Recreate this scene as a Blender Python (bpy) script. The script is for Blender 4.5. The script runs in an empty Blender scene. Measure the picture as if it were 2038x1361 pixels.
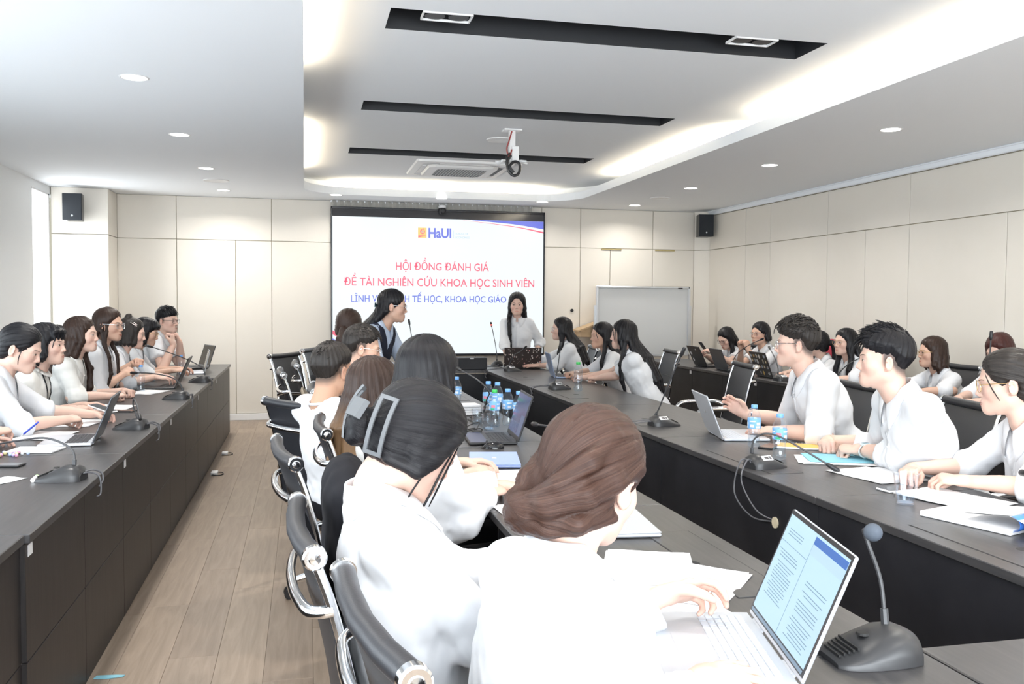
import bpy, bmesh, math, random
import numpy as np
from mathutils import Vector, Matrix
random.seed(7)
rng = np.random.default_rng(11)
scene = bpy.context.scene
COL = scene.collection
PI = math.pi
def rad(a): return a*PI/180.0

# ------------------------------------------------------------------ camera
def setup_camera():
    yaw, pitch, roll = 0.22898, 0.04355, -0.0068725
    f = Vector((math.sin(yaw)*math.cos(pitch), math.cos(yaw)*math.cos(pitch), -math.sin(pitch)))
    r = Vector((math.cos(yaw), -math.sin(yaw), 0))
    d = f.cross(r)
    r2 = r*math.cos(roll)+d*math.sin(roll)
    d2 = -r*math.sin(roll)+d*math.cos(roll)
    cd = bpy.data.cameras.new('camera')
    cd.sensor_width = 36.0
    cd.lens = 1774.0*36.0/2038.0
    cd.clip_start = 0.02
    cam = bpy.data.objects.new('camera', cd)
    M = Matrix((( r2.x, -d2.x, -f.x, 0), (r2.y, -d2.y, -f.y, 0), (r2.z, -d2.z, -f.z, 1.45), (0, 0, 0, 1)))
    cam.matrix_world = M
    COL.objects.link(cam)
    scene.camera = cam
setup_camera()

# ------------------------------------------------------------------ world, exposure, daylight
scene.view_settings.view_transform = 'Standard'
scene.view_settings.look = 'None'
scene.view_settings.gamma = 1.0
scene.view_settings.use_curve_mapping = False
scene.view_settings.exposure = 0.62
w = bpy.data.worlds.new('daylight'); scene.world = w; w.use_nodes = True
bg = w.node_tree.nodes['Background']
bg.inputs[0].default_value = (0.80, 0.90, 1.0, 1); bg.inputs[1].default_value = 1.6
scene.cycles.max_bounces = 7
scene.cycles.diffuse_bounces = 4
scene.cycles.glossy_bounces = 3
scene.cycles.transmission_bounces = 6
scene.cycles.transparent_max_bounces = 24
scene.cycles.caustics_reflective = False
scene.cycles.caustics_refractive = False
scene.cycles.sample_clamp_indirect = 6.0

def area_light(name, loc, target, sx, sy, power, color=(1,1,1)):
    l = bpy.data.lights.new(name, 'AREA'); l.shape = 'RECTANGLE'
    l.size = sx; l.size_y = sy; l.energy = power; l.color = color
    o = bpy.data.objects.new(name, l); COL.objects.link(o)
    o.location = loc
    o.rotation_euler = (Vector(target)-Vector(loc)).to_track_quat('-Z', 'Y').to_euler()
    return o
# daylight through the window row of the left wall; the rear one is added fill, tilted up like bounced flash
area_light('window_light_side', (-2.62, 3.2, 1.55), (3, 3.4, 2.5), 6.0, 1.7, 95, (0.82, 0.92, 1.0))
area_light('rear_fill_light', (1.0, -1.95, 1.65), (1.2, 4.0, 3.6), 5.6, 1.9, 270, (0.87, 0.94, 1.0))
area_light('window_light_far', (-2.60, 10.42, 1.35), (2, 9.6, 1.3), 0.6, 2.3, 13, (0.90, 0.96, 1.0))

# ------------------------------------------------------------------ materials
def principled(name, color, rough=0.5, metal=0.0, spec=0.5, **kw):
    m = bpy.data.materials.new(name); m.use_nodes = True
    b = m.node_tree.nodes['Principled BSDF']
    b.inputs['Base Color'].default_value = (*color, 1)
    b.inputs['Roughness'].default_value = rough
    b.inputs['Metallic'].default_value = metal
    b.inputs['Specular IOR Level'].default_value = spec
    for k, v in kw.items():
        b.inputs[k.replace('_', ' ')].default_value = v
    m.diffuse_color = (*color, 1)
    return m
def node(m, t, **kw):
    n = m.node_tree.nodes.new(t)
    for k, v in kw.items(): setattr(n, k, v)
    return n
def link(m, a, b): m.node_tree.links.new(a, b)
def bsdf(m): return m.node_tree.nodes['Principled BSDF']
def add_noise_color(m, c1, c2, scale=(1,1,1), nscale=5.0, detail=4.0, rough=0.6, coord='Object', lo=0.35, hi=0.65):
    tc = node(m, 'ShaderNodeTexCoord'); mp = node(m, 'ShaderNodeMapping')
    mp.inputs['Scale'].default_value = scale
    nz = node(m, 'ShaderNodeTexNoise'); nz.inputs['Scale'].default_value = nscale
    nz.inputs['Detail'].default_value = detail; nz.inputs['Roughness'].default_value = rough
    cr = node(m, 'ShaderNodeValToRGB')
    cr.color_ramp.elements[0].position = lo; cr.color_ramp.elements[0].color = (*c1, 1)
    cr.color_ramp.elements[1].position = hi; cr.color_ramp.elements[1].color = (*c2, 1)
    link(m, tc.outputs[coord], mp.inputs[0]); link(m, mp.outputs[0], nz.inputs[0])
    link(m, nz.outputs[0], cr.inputs[0]); link(m, cr.outputs[0], bsdf(m).inputs['Base Color'])
    return nz, mp
def add_bump(m, nscale, strength, dist=0.002, scale=(1,1,1), coord='Object', detail=3.0):
    tc = node(m, 'ShaderNodeTexCoord'); mp = node(m, 'ShaderNodeMapping')
    mp.inputs['Scale'].default_value = scale
    nz = node(m, 'ShaderNodeTexNoise'); nz.inputs['Scale'].default_value = nscale; nz.inputs['Detail'].default_value = detail
    bp = node(m, 'ShaderNodeBump'); bp.inputs['Strength'].default_value = strength; bp.inputs['Distance'].default_value = dist
    link(m, tc.outputs[coord], mp.inputs[0]); link(m, mp.outputs[0], nz.inputs[0])
    link(m, nz.outputs[0], bp.inputs['Height']); link(m, bp.outputs[0], bsdf(m).inputs['Normal'])
def emissive(name, color, strength):
    m = principled(name, tuple(c*0.06 for c in color), 0.5)
    bsdf(m).inputs['Emission Color'].default_value = (*color, 1)
    bsdf(m).inputs['Emission Strength'].default_value = strength
    return m

M = {}
M['ceiling'] = principled('ceiling_paint', (0.895, 0.925, 0.96), 0.85, spec=0.2)
M['panel'] = principled('cream_wall_panel', (0.80, 0.74, 0.64), 0.55, spec=0.3)
add_noise_color(M['panel'], (0.765, 0.722, 0.65), (0.79, 0.748, 0.68), nscale=1.3)
add_bump(M['panel'], 300, 0.05, 0.0006)
M['joint'] = principled('panel_joint', (0.42, 0.37, 0.28), 0.8)
M['white_paint'] = principled('white_paint', (0.84, 0.85, 0.85), 0.7, spec=0.3)
M['blind'] = principled('white_roller_blind', (0.86, 0.87, 0.86), 0.9, spec=0.1)
add_bump(M['blind'], 260, 0.08, 0.0008)
M['daylight'] = emissive('daylit_glass', (0.95, 0.98, 1.0), 2.2)
M['skirting'] = principled('white_skirting', (0.86, 0.86, 0.86), 0.35)
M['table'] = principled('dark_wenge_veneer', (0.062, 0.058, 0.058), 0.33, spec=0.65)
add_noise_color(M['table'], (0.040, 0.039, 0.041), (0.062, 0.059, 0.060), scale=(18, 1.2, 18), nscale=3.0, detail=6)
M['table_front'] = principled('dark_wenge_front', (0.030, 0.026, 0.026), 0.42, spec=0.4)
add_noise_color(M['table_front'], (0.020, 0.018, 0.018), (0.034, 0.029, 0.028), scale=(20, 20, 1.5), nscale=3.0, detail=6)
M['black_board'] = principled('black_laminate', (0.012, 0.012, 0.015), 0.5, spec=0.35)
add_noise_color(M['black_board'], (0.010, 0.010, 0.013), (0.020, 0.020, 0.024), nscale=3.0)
M['leather'] = principled('black_leather', (0.022, 0.023, 0.028), 0.42, spec=0.5)
add_bump(M['leather'], 220, 0.25, 0.0012)
M['chrome'] = principled('chrome', (0.86, 0.87, 0.89), 0.10, 1.0)
M['alu'] = principled('brushed_aluminium', (0.70, 0.72, 0.75), 0.32, 1.0)
M['black_plastic'] = principled('black_plastic', (0.018, 0.018, 0.020), 0.38, spec=0.5)
M['grey_plastic'] = principled('charcoal_plastic', (0.045, 0.046, 0.050), 0.42, spec=0.5)
M['white_plastic'] = principled('white_plastic', (0.82, 0.82, 0.82), 0.4)
M['paper'] = principled('white_paper', (0.80, 0.80, 0.81), 0.8, spec=0.2)
M['rubber'] = principled('black_rubber', (0.012, 0.012, 0.012), 0.7)
M['slot'] = principled('matt_black_recess', (0.012, 0.013, 0.016), 0.55)
M['grey_cloth'] = principled('grey_pelmet_fabric', (0.42, 0.41, 0.38), 0.9, spec=0.1)
M['lamp'] = emissive('lamp_diffuser', (1.0, 0.96, 0.90), 9.0)
M['led_strip'] = emissive('warm_led_strip', (1.0, 0.80, 0.50), 6.0)

# ------------------------------------------------------------------ mesh builder
class MB:
    def __init__(s): s.v = []; s.f = []; s.m = []; s.n = 0
    def add(s, vs, fs, mi=0):
        o = s.n; s.v.extend([tuple(p) for p in vs]); s.n += len(vs)
        for f in fs: s.f.append(tuple(i+o for i in f)); s.m.append(mi)
        return s
    def box(s, c, size, mi=0, rot=None, taper=1.0):
        x, y, z = size[0]/2, size[1]/2, size[2]/2
        vs = [Vector((a*x*(taper if cc > 0 else 1), b*y*(taper if cc > 0 else 1), cc*z)) for cc in (-1, 1) for a, b in ((-1,-1),(1,-1),(1,1),(-1,1))]
        if rot is not None: vs = [rot @ v for v in vs]
        vs = [v+Vector(c) for v in vs]
        return s.add(vs, [(3,2,1,0),(4,5,6,7),(0,1,5,4),(1,2,6,5),(2,3,7,6),(3,0,4,7)], mi)
    def rbox(s, c, size, r=0.004, mi=0, rot=None):
        # box with chamfered edges
        hx, hy, hz = size[0]/2, size[1]/2, size[2]/2
        r = min(r, hx*.98, hy*.98, hz*.98)
        vs = []; 
        for sx in (-1,1):
            for sy in (-1,1):
                for sz in (-1,1):
                    vs += [Vector((sx*hx, sy*(hy-r), sz*(hz-r))), Vector((sx*(hx-r), sy*hy, sz*(hz-r))), Vector((sx*(hx-r), sy*(hy-r), sz*hz))]
        def I(sx, sy, sz, k): return ((sx>0)*4+(sy>0)*2+(sz>0))*3+k
        fs = []
        for sg in (-1,1):
            a = [I(sg,-1,-1,0), I(sg,1,-1,0), I(sg,1,1,0), I(sg,-1,1,0)]; fs.append(a if sg>0 else a[::-1])
            a = [I(-1,sg,-1,1), I(-1,sg,1,1), I(1,sg,1,1), I(1,sg,-1,1)]; fs.append(a if sg>0 else a[::-1])
            a = [I(-1,-1,sg,2), I(1,-1,sg,2), I(1,1,sg,2), I(-1,1,sg,2)]; fs.append(a if sg>0 else a[::-1])
        for a_ in (-1,1):
            for b_ in (-1,1):
                fs.append([I(a_,b_,-1,0), I(a_,b_,1,0), I(a_,b_,1,1), I(a_,b_,-1,1)] if a_*b_<0 else [I(a_,b_,-1,1), I(a_,b_,1,1), I(a_,b_,1,0), I(a_,b_,-1,0)])
                fs.append([I(a_,-1,b_,0), I(a_,1,b_,0), I(a_,1,b_,2), I(a_,-1,b_,2)] if a_*b_>0 else [I(a_,-1,b_,2), I(a_,1,b_,2), I(a_,1,b_,0), I(a_,-1,b_,0)])
                fs.append([I(-1,a_,b_,1), I(1,a_,b_,1), I(1,a_,b_,2), I(-1,a_,b_,2)] if a_*b_<0 else [I(-1,a_,b_,2), I(1,a_,b_,2), I(1,a_,b_,1), I(-1,a_,b_,1)])
        for sx in (-1,1):
            for sy in (-1,1):
                for sz in (-1,1):
                    t = [I(sx,sy,sz,0), I(sx,sy,sz,1), I(sx,sy,sz,2)]
                    fs.append(t if sx*sy*sz>0 else t[::-1])
        if rot is not None: vs = [rot @ v for v in vs]
        vs = [v+Vector(c) for v in vs]
        return s.add(vs, fs, mi)
    def cyl(s, p0, p1, r0, r1=None, n=16, mi=0, caps=True):
        r1 = r0 if r1 is None else r1
        p0, p1 = Vector(p0), Vector(p1); d = (p1-p0).normalized()
        a = d.orthogonal().normalized(); b = d.cross(a)
        vs = []
        for p, r in ((p0, r0), (p1, r1)):
            for i in range(n):
                t = 2*PI*i/n; vs.append(p+a*math.cos(t)*r+b*math.sin(t)*r)
        fs = [(i, (i+1)%n, n+(i+1)%n, n+i) for i in range(n)]
        if caps: fs += [tuple(range(n-1,-1,-1)), tuple(range(n, 2*n))]
        return s.add(vs, fs, mi)
    def tube(s, pts, r, n=8, mi=0, closed=False, rs=None, flat=1.0, up=None):
        pts = [Vector(p) for p in pts]; N = len(pts)
        vs = []; prev = None
        for i, p in enumerate(pts):
            if closed: t = pts[(i+1)%N]-pts[i-1]
            else: t = pts[min(i+1,N-1)]-pts[max(i-1,0)]
            t.normalize()
            if prev is None:
                a = (Vector(up)-t*Vector(up).dot(t)).normalized() if up is not None else t.orthogonal().normalized()
            else:
                a = prev-t*prev.dot(t)
                a = a.normalized() if a.length > 1e-6 else t.orthogonal().normalized()
            prev = a; b = t.cross(a); rr = rs[i] if rs else r
            for k in range(n):
                u = 2*PI*k/n; vs.append(p+a*math.cos(u)*rr*flat+b*math.sin(u)*rr)
        fs = []
        for i in range(N if closed else N-1):
            j = (i+1) % N
            for k in range(n):
                k2 = (k+1) % n; fs.append((i*n+k, i*n+k2, j*n+k2, j*n+k))
        if not closed: fs += [tuple(range(n-1,-1,-1)), tuple(range((N-1)*n, N*n))]
        return s.add(vs, fs, mi)
    def lathe(s, prof, c=(0,0,0), n=20, mi=0, axis=None):
        vs = []; R = axis if axis is not None else Matrix.Identity(3)
        for r, z in prof:
            for k in range(n):
                u = 2*PI*k/n; vs.append(Vector(c)+R@Vector((r*math.cos(u), r*math.sin(u), z)))
        fs = []
        for i in range(len(prof)-1):
            for k in range(n):
                k2 = (k+1)%n; fs.append((i*n+k, i*n+k2, (i+1)*n+k2, (i+1)*n+k))
        if prof[0][0] > 1e-6 and abs(prof[-1][1]-prof[0][1]) > 2e-3: fs.append(tuple(range(n-1,-1,-1)))
        if prof[-1][0] > 1e-6 and abs(prof[-1][1]-prof[0][1]) > 2e-3: fs.append(tuple(range((len(prof)-1)*n, len(prof)*n)))
        return s.add(vs, fs, mi)
    def prism(s, poly, z0, z1, mi=0):
        n = len(poly); vs = [(x, y, z0) for x, y in poly]+[(x, y, z1) for x, y in poly]
        fs = [tuple(range(n-1,-1,-1)), tuple(range(n, 2*n))]+[(i, (i+1)%n, n+(i+1)%n, n+i) for i in range(n)]
        return s.add(vs, fs, mi)
    def grid(s, P, mi=0, flip=False):
        # P[i][j] points
        a, b = len(P), len(P[0]); vs = [p for row in P for p in row]
        fs = []
        for i in range(a-1):
            for j in range(b-1):
                q = (i*b+j, (i+1)*b+j, (i+1)*b+j+1, i*b+j+1); fs.append(q[::-1] if flip else q)
        return s.add(vs, fs, mi)
    def mesh(s, name, mats, smooth=False, angle=None):
        me = bpy.data.meshes.new(name)
        me.from_pydata(s.v, [], s.f)
        mats = mats if isinstance(mats, (list, tuple)) else [mats]
        for m in mats: me.materials.append(m)
        if len(mats) > 1: me.polygons.foreach_set('material_index', s.m)
        if smooth:
            me.polygons.foreach_set('use_smooth', [True]*len(me.polygons))
            if angle: me.set_sharp_from_angle(angle=rad(angle))
        me.update()
        return me
    def build(s, name, mats, parent=None, loc=None, rot=None, smooth=False, angle=40):
        return link_obj(name, s.mesh(name, mats, smooth, angle), parent, loc, rot)
def link_obj(name, me, parent=None, loc=None, rot=None):
    o = bpy.data.objects.new(name, me); COL.objects.link(o)
    if parent is not None: o.parent = parent
    if loc is not None: o.location = loc
    if rot is not None: o.rotation_euler = rot
    return o
def tag(o, label=None, cat=None, group=None, kind=None):
    if label: o['label'] = label
    if cat: o['category'] = cat
    if group: o['group'] = group
    if kind: o['kind'] = kind
    return o
def thing(name, label, cat, loc=(0,0,0), rz=0.0, group=None):
    o = bpy.data.objects.new(name, None); COL.objects.link(o)
    o.empty_display_size = 0.1
    o.location = loc; o.rotation_euler = (0, 0, rz)
    return tag(o, label, cat, group)
def dup(root, loc=None, rz=None, label=None):
    def cp(o, par):
        c = o.copy(); COL.objects.link(c)
        if par is not None: c.parent = par
        for ch in o.children: cp(ch, c)
        return c
    c = cp(root, None)
    if loc is not None: c.location = loc
    if rz is not None: c.rotation_euler = (0, 0, rz)
    if label: c['label'] = label
    return c
def spline(pts, n=8):
    P = [Vector(p) for p in pts]; out = []
    for i in range(len(P)-1):
        p0 = P[max(i-1,0)]; p1 = P[i]; p2 = P[i+1]; p3 = P[min(i+2,len(P)-1)]
        for k in range(n):
            t = k/n
            out.append(0.5*((2*p1)+(p2-p0)*t+(2*p0-5*p1+4*p2-p3)*t*t+(3*p1-p0-3*p2+p3)*t**3))
    out.append(P[-1]); return out
def text_mesh(body, width=None, height=None, depth=0.0, align='CENTER', bold=0.0, space=1.0):
    cu = bpy.data.curves.new('lettering', 'FONT'); cu.body = body; cu.size = 1.0
    cu.align_x = 'LEFT'; cu.extrude = depth; cu.offset = bold; cu.space_character = space; cu.resolution_u = 3
    o = bpy.data.objects.new('lettering', cu); COL.objects.link(o)
    bpy.context.view_layer.update()
    dg = bpy.context.evaluated_depsgraph_get()
    me = bpy.data.meshes.new_from_object(o.evaluated_get(dg))
    bpy.data.objects.remove(o); bpy.data.curves.remove(cu)
    co = np.empty(len(me.vertices)*3, np.float32); me.vertices.foreach_get('co', co); co = co.reshape(-1,3)
    x0, x1 = co[:,0].min(), co[:,0].max(); 
    sx = width/(x1-x0) if width else 1.0
    sy = height/0.70 if height else sx
    if not width: sx = sy
    co[:,0] = (co[:,0]-x0)*sx; co[:,1] *= sy
    if align == 'CENTER': co[:,0] -= (x1-x0)*sx/2
    me.vertices.foreach_set('co', co.ravel()); me.update()
    return me
# ------------------------------------------------------------------ room shell
H = 2.70; YF = 11.30; XR = 5.33; XL = -2.72; YB = -2.05
def structure(name, mb, mats, parent=None, smooth=False):
    o = mb.build(name, mats, parent, smooth=smooth)
    if parent is None: o['kind'] = 'structure'
    return o
# floor: slab plus planks
floor = structure('floor', MB().box(((XL+XR)/2, (YB+YF)/2, -0.06), (XR-XL+0.6, YF-YB+0.6, 0.10)), principled('floor_underlay', (0.16, 0.12, 0.09), 0.8))
PLANKS = []
for k, (c1, c2) in enumerate([((0.225,0.17,0.125),(0.315,0.245,0.185)), ((0.235,0.18,0.135),(0.335,0.26,0.20)), ((0.215,0.162,0.122),(0.30,0.232,0.178)), ((0.245,0.188,0.14),(0.345,0.268,0.205))]):
    m = principled('oak_plank', c2, 0.42, spec=0.35)
    nz, mp = add_noise_color(m, c1, c2, scale=(9, 0.7, 9), nscale=2.2, detail=9, rough=0.62, coord='Object', lo=0.30, hi=0.66)
    nz.inputs['Distortion'].default_value = 1.4
    add_bump(m, 4, 0.08, 0.001, scale=(40, 2, 40))
    PLANKS.append(m)
PW, PL = 0.19, 1.22
plank_meshes = {}
rest = MB()
col = 0; x = XL-0.1
pr_ = random.Random(3)
while x < XR+0.1:
    y = YB-pr_.random()*PL
    while y < YF:
        y1 = min(y+PL, YF)
        if y1 > YB:
            ya = max(y, YB)
            k = pr_.randrange(4)
            inview = (-1.05 < x < 0.75 and y1 > 2.3)
            if inview:
                L = round(y1-ya, 3)
                key = (k, L)
                if key not in plank_meshes:
                    plank_meshes[key] = MB().rbox((0, 0, 0), (PW-0.0006, L-0.0008, 0.012), 0.0008).mesh('plank', PLANKS[k])
                o = link_obj('plank', plank_meshes[key], floor, (x+PW/2, (ya+y1)/2, -0.006))
            else:
                rest.box((x+PW/2, (ya+y1)/2, -0.006), (PW-0.0016, y1-ya-0.0016, 0.012), k)
        y = y1
    x += PW
rp = rest.build('laid_planks', PLANKS, floor); rp['kind'] = 'stuff'

def wall_panels(parent, rects, place, thick=0.018, gap=0.007):
    for (a0, a1, z0, z1) in rects:
        mb = MB().rbox((0, 0, 0), (a1-a0-gap, thick, z1-z0-gap), 0.002)
        o = mb.build('panel', M['panel'], parent)
        place(o, (a0+a1)/2, (z0+z1)/2)
ZP = 2.185
# far wall
wf = structure('wall_far', MB().box(((XL+XR)/2, YF+0.06, 1.4), (XR-XL+0.6, 0.10, 3.2)), M['joint'])
def on_far(o, a, z): o.location = (a, YF+0.003, z)
farx = [-2.14, -1.481, -0.386, 0.34, 1.25, 2.15, 3.02, 3.55, 4.568, 5.165]
farx_low = [-2.14, -1.481, -0.809, -0.386, 0.34, 1.25, 2.15, 3.02, 3.55, 3.966, 4.568, 5.165]
wall_panels(wf, [(a, b, ZP, H) for a, b in zip(farx, farx[1:])]+[(a, b, 0.08, ZP) for a, b in zip(farx_low, farx_low[1:])], on_far)
for cx in (3.98, 4.74):
    MB().rbox((cx, YF-0.012, ZP-0.012), (0.28, 0.02, 0.016), 0.002).build('finger_pull', principled('brass_pull', (0.55,0.45,0.22), 0.35, 0.6), wf)
MB().cyl((3.44, YF-0.02, 1.36), (3.44, YF, 1.36), 0.022, n=14).build('door_knob', M['black_plastic'], wf, smooth=True)
# corner filler on the right
cf = structure('trim_1', MB().box((0,0,0),(0.01,0.01,0.01)), M['panel'])
cf.location = (5.25, YF+0.02, 0.2)
fl = MB()
for z0, z1 in ((0.08, ZP-0.003), (ZP+0.004, H)):
    fl.prism([(5.168, YF), (XR+0.03, YF-0.14), (XR+0.03, YF+0.02), (5.168, YF+0.02)], z0, z1)
fl.build('corner_panel', M['panel'], cf).location = (-5.25, -(YF+0.02), -0.2)
# right wall
wr = structure('wall_right', MB().box((XR+0.07, (YB+YF)/2, 1.4), (0.10, YF-YB+0.4, 3.2)), M['joint'])
def on_right(o, a, z): o.location = (XR+0.012, a, z); o.rotation_euler = (0, 0, PI/2)
ry = [YB, 0.2, 1.9, 3.4, 5.15, 7.077, 8.374, 9.554, 10.154, YF-0.14]
ry_low = [YB, 0.2, 1.9, 3.4, 4.65, 5.92, 7.077, 7.725, 8.374, 9.554, 10.154, YF-0.14]
wall_panels(wr, [(a, b, ZP, H-0.06) for a, b in zip(ry, ry[1:])]+[(a, b, 0.08, ZP) for a, b in zip(ry_low, ry_low[1:])], on_right)
t2 = structure('trim_2', MB().rbox((XR-0.012, (YB+YF-0.14)/2, H-0.03), (0.035, YF-0.14-YB, 0.055), 0.008).rbox((XR-0.03, (YB+YF-0.14)/2, H-0.008), (0.03, YF-0.14-YB, 0.014), 0.004), M['ceiling'])
# left wall with the column
CY = 10.80
wl = structure('wall_left', MB().box((XL-0.06, (YB+YF)/2, 2.665), (0.10, YF-YB+0.4, 0.10)).box((XL-0.06, (YB+YF)/2, 0.35), (0.10, YF-YB+0.4, 0.72)).box((XL-0.06, 8.87, 1.6625), (0.10, 2.46, 1.905)).box((XL-0.06, 5.02, 1.6625), (0.10, 0.16, 1.905)).box((XL-0.06, 2.22, 1.6625), (0.10, 0.16, 1.905)).box((XL-0.06, -1.3, 1.6625), (0.10, 1.6, 1.905)), M['white_paint'])
colm = structure('wall_column', MB().box(((XL-2.14)/2-0.02, (CY+YF)/2+0.05, 1.35), (abs(XL+2.14)-0.02, YF-CY+0.06, 2.69)), M['joint'])
for z0, z1 in ((0.08, ZP), (ZP, H)):
    MB().rbox(((XL-2.135)/2, CY-0.003, (z0+z1)/2), (abs(XL+2.135)-0.0, 0.018, z1-z0-0.007), 0.002).build('panel', M['panel'], colm)
    MB().rbox((-2.147, (CY+YF)/2, (z0+z1)/2), (0.018, YF-CY-0.01, z1-z0-0.007), 0.002).build('panel', M['panel'], colm)
# windows: daylit strip beside the column, then blinds along the left wall
def window(name, y0, y1, z0, z1, blind=True):
    root = structure(name, MB().box((XL-0.05, y0+0.02, (z0+z1)/2), (0.07, 0.04, z1-z0)).box((XL-0.05, y1-0.02, (z0+z1)/2), (0.07, 0.04, z1-z0)).box((XL-0.05, (y0+y1)/2, z0+0.02), (0.07, y1-y0, 0.04)).box((XL-0.05, (y0+y1)/2, z1-0.02), (0.07, y1-y0, 0.04)), M['white_plastic'])
    MB().box((XL-0.06, (y0+y1)/2, (z0+z1)/2), (0.008, y1-y0-0.06, z1-z0-0.06)).build('pane', M['daylight'], root)
    if blind:
        MB().box((XL+0.012, (y0+y1)/2, (z0+H)/2), (0.004, y1-y0+0.28, H-z0)).cyl((XL+0.03, y0-0.13, H-0.03), (XL+0.03, y1+0.13, H-0.03), 0.022, n=12).build('blind', M['blind'], root)
    return root
window('window_1', 10.10, 10.79, 0.12, 2.64, blind=False)
window('window_2', 5.1, 7.65, 0.72, 2.60)
window('window_3', 2.3, 4.95, 0.72, 2.60)
window('window_4', -0.5, 2.15, 0.72, 2.60)
# rear wall; its glowing window is added as fill behind the camera
wb = structure('wall_rear', MB().box(((XL+XR)/2, YB-0.06, 0.35), (XR-XL+0.4, 0.10, 0.72)).box(((XL+XR)/2, YB-0.06, 2.68), (XR-XL+0.4, 0.10, 0.16)).box((-2.3, YB-0.06, 1.65), (0.8, 0.10, 2.0)).box((4.7, YB-0.06, 1.65), (1.3, 0.10, 2.0)), M['panel'])
wn = structure('added_rear_window', MB().box((1.07, YB-0.05, 0.73), (5.95, 0.07, 0.05)).box((1.07, YB-0.05, 2.58), (5.95, 0.07, 0.05)).box((-0.9, YB-0.05, 1.65), (0.05, 0.07, 1.9)).box((1.07, YB-0.05, 1.65), (0.05, 0.07, 1.9)).box((3.05, YB-0.05, 1.65), (0.05, 0.07, 1.9)), M['white_plastic'])
for cx in (-1.4, 0.08, 2.06, 3.55):
    MB().box((cx, YB-0.06, 1.65), (0.97 if cx in (-1.4, 3.55) else 1.92, 0.008, 1.8)).build('pane', M['daylight'], wn)
# skirting
structure('baseboard_far', MB().rbox(((-2.14+5.17)/2, YF-0.014, 0.04), (7.31, 0.02, 0.08), 0.003), M['skirting'])
structure('baseboard_right', MB().rbox((XR-0.008, (YB+YF-0.14)/2, 0.04), (0.02, YF-0.14-YB, 0.08), 0.003), M['skirting'])

# ------------------------------------------------------------------ ceiling with raised tray
TX0, TX1, TY0, TY1, TR = 0.0, 3.24, -1.2, 10.64, 0.55
ZU = 2.88
def tray_outline(x0, x1, y0, y1, r, n=10):
    pts = []
    for cx, cy, a0 in ((x1-r, y1-r, 0), (x0+r, y1-r, 90), (x0+r, y0+r, 180), (x1-r, y0+r, 270)):
        for k in range(n+1):
            a = rad(a0+90*k/n); pts.append((cx+r*math.cos(a), cy+r*math.sin(a)))
    return pts
inner = tray_outline(TX0, TX1, TY0, TY1, TR)
def ring(mb, A, zA, B, zB, mi=0, flip=False):
    n = len(A); vs = [(x, y, zA) for x, y in A]+[(x, y, zB) for x, y in B]
    fs = [((i+1)%n, i, n+i, n+(i+1)%n) for i in range(n)]
    if flip: fs = [f[::-1] for f in fs]
    mb.add(vs, fs, mi)
cb = MB()
# lower ceiling built as strips
X0, X1, Y0, Y1 = XL-0.1, XR+0.1, YB-0.1, YF+0.05
n4 = 11
corner_sets = [inner[0:11], inner[11:22], inner[22:33], inner[33:44]]
rc = [(X1, Y1), (X0, Y1), (X0, Y0), (X1, Y0)]
def flat(poly): cb.add([(x, y, H) for x, y in poly], [tuple(range(len(poly)-1, -1, -1))])
for k, (cs, c) in enumerate(zip(corner_sets, rc)):
    a, b = cs[0], cs[-1]
    flat(cs+([(b[0], c[1]), c, (c[0], a[1])] if k in (0, 2) else [(c[0], b[1]), c, (a[0], c[1])]))
flat([(TX0+TR, TY1), (TX1-TR, TY1), (TX1-TR, Y1), (TX0+TR, Y1)][::1])
flat([(TX0+TR, Y0), (TX1-TR, Y0), (TX1-TR, TY0), (TX0+TR, TY0)])
flat([(X0, TY0+TR), (TX0, TY0+TR), (TX0, TY1-TR), (X0, TY1-TR)])
flat([(TX1, TY0+TR), (X1, TY0+TR), (X1, TY1-TR), (TX1, TY1-TR)])
LIP = 0.085
lipi = tray_outline(TX0-0.035, TX1+0.035, TY0-0.035, TY1+0.035, TR+0.035)
trof = tray_outline(TX0-0.26, TX1+0.26, TY0-0.26, TY1+0.26, TR+0.26)
ring(cb, inner, H, inner, H+LIP, flip=False)
ring(cb, inner, H+LIP, lipi, H+LIP)
ring(cb, lipi, H+LIP, lipi, H+0.03)
ring(cb, lipi, H+0.03, trof, H+0.03)
ring(cb, trof, H+0.03, trof, ZU)
# upper ceiling with slots cut out
SX0, SX1 = 0.415, 2.79
slots = [(-0.9, -0.58), (0.2, 0.52), (2.34, 2.67), (4.42, 4.755), (6.475, 6.78), (8.45, 8.78)]
ys = [TY0-0.27]+[v for s in slots for v in s]+[TY1+0.27]
def up(x0, x1, y0, y1): cb.add([(x0, y0, ZU), (x0, y1, ZU), (x1, y1, ZU), (x1, y0, ZU)], [(0,1,2,3)])
up(TX0-0.27, SX0, ys[0], ys[-1]); up(SX1, TX1+0.27, ys[0], ys[-1])
for a, b in zip(ys[0::2], ys[1::2]): up(SX0, SX1, a, b)
ceiling = structure('ceiling', cb, M['ceiling'])
SD = 0.13
for (a, b) in slots:
    m = MB()
    m.add([(SX0,a,ZU),(SX1,a,ZU),(SX1,b,ZU),(SX0,b,ZU),(SX0,a,ZU+SD),(SX1,a,ZU+SD),(SX1,b,ZU+SD),(SX0,b,ZU+SD)], [(0,4,5,1),(1,5,6,2),(2,6,7,3),(3,7,4,0),(4,7,6,5)])
    m.build('recessed_slot', M['slot'], ceiling)
roofm = MB().box(((X0+X1)/2, (Y0+Y1)/2, 3.15), (X1-X0, Y1-Y0, 0.06)).build('ceiling_slab', M['ceiling'], ceiling)
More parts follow.
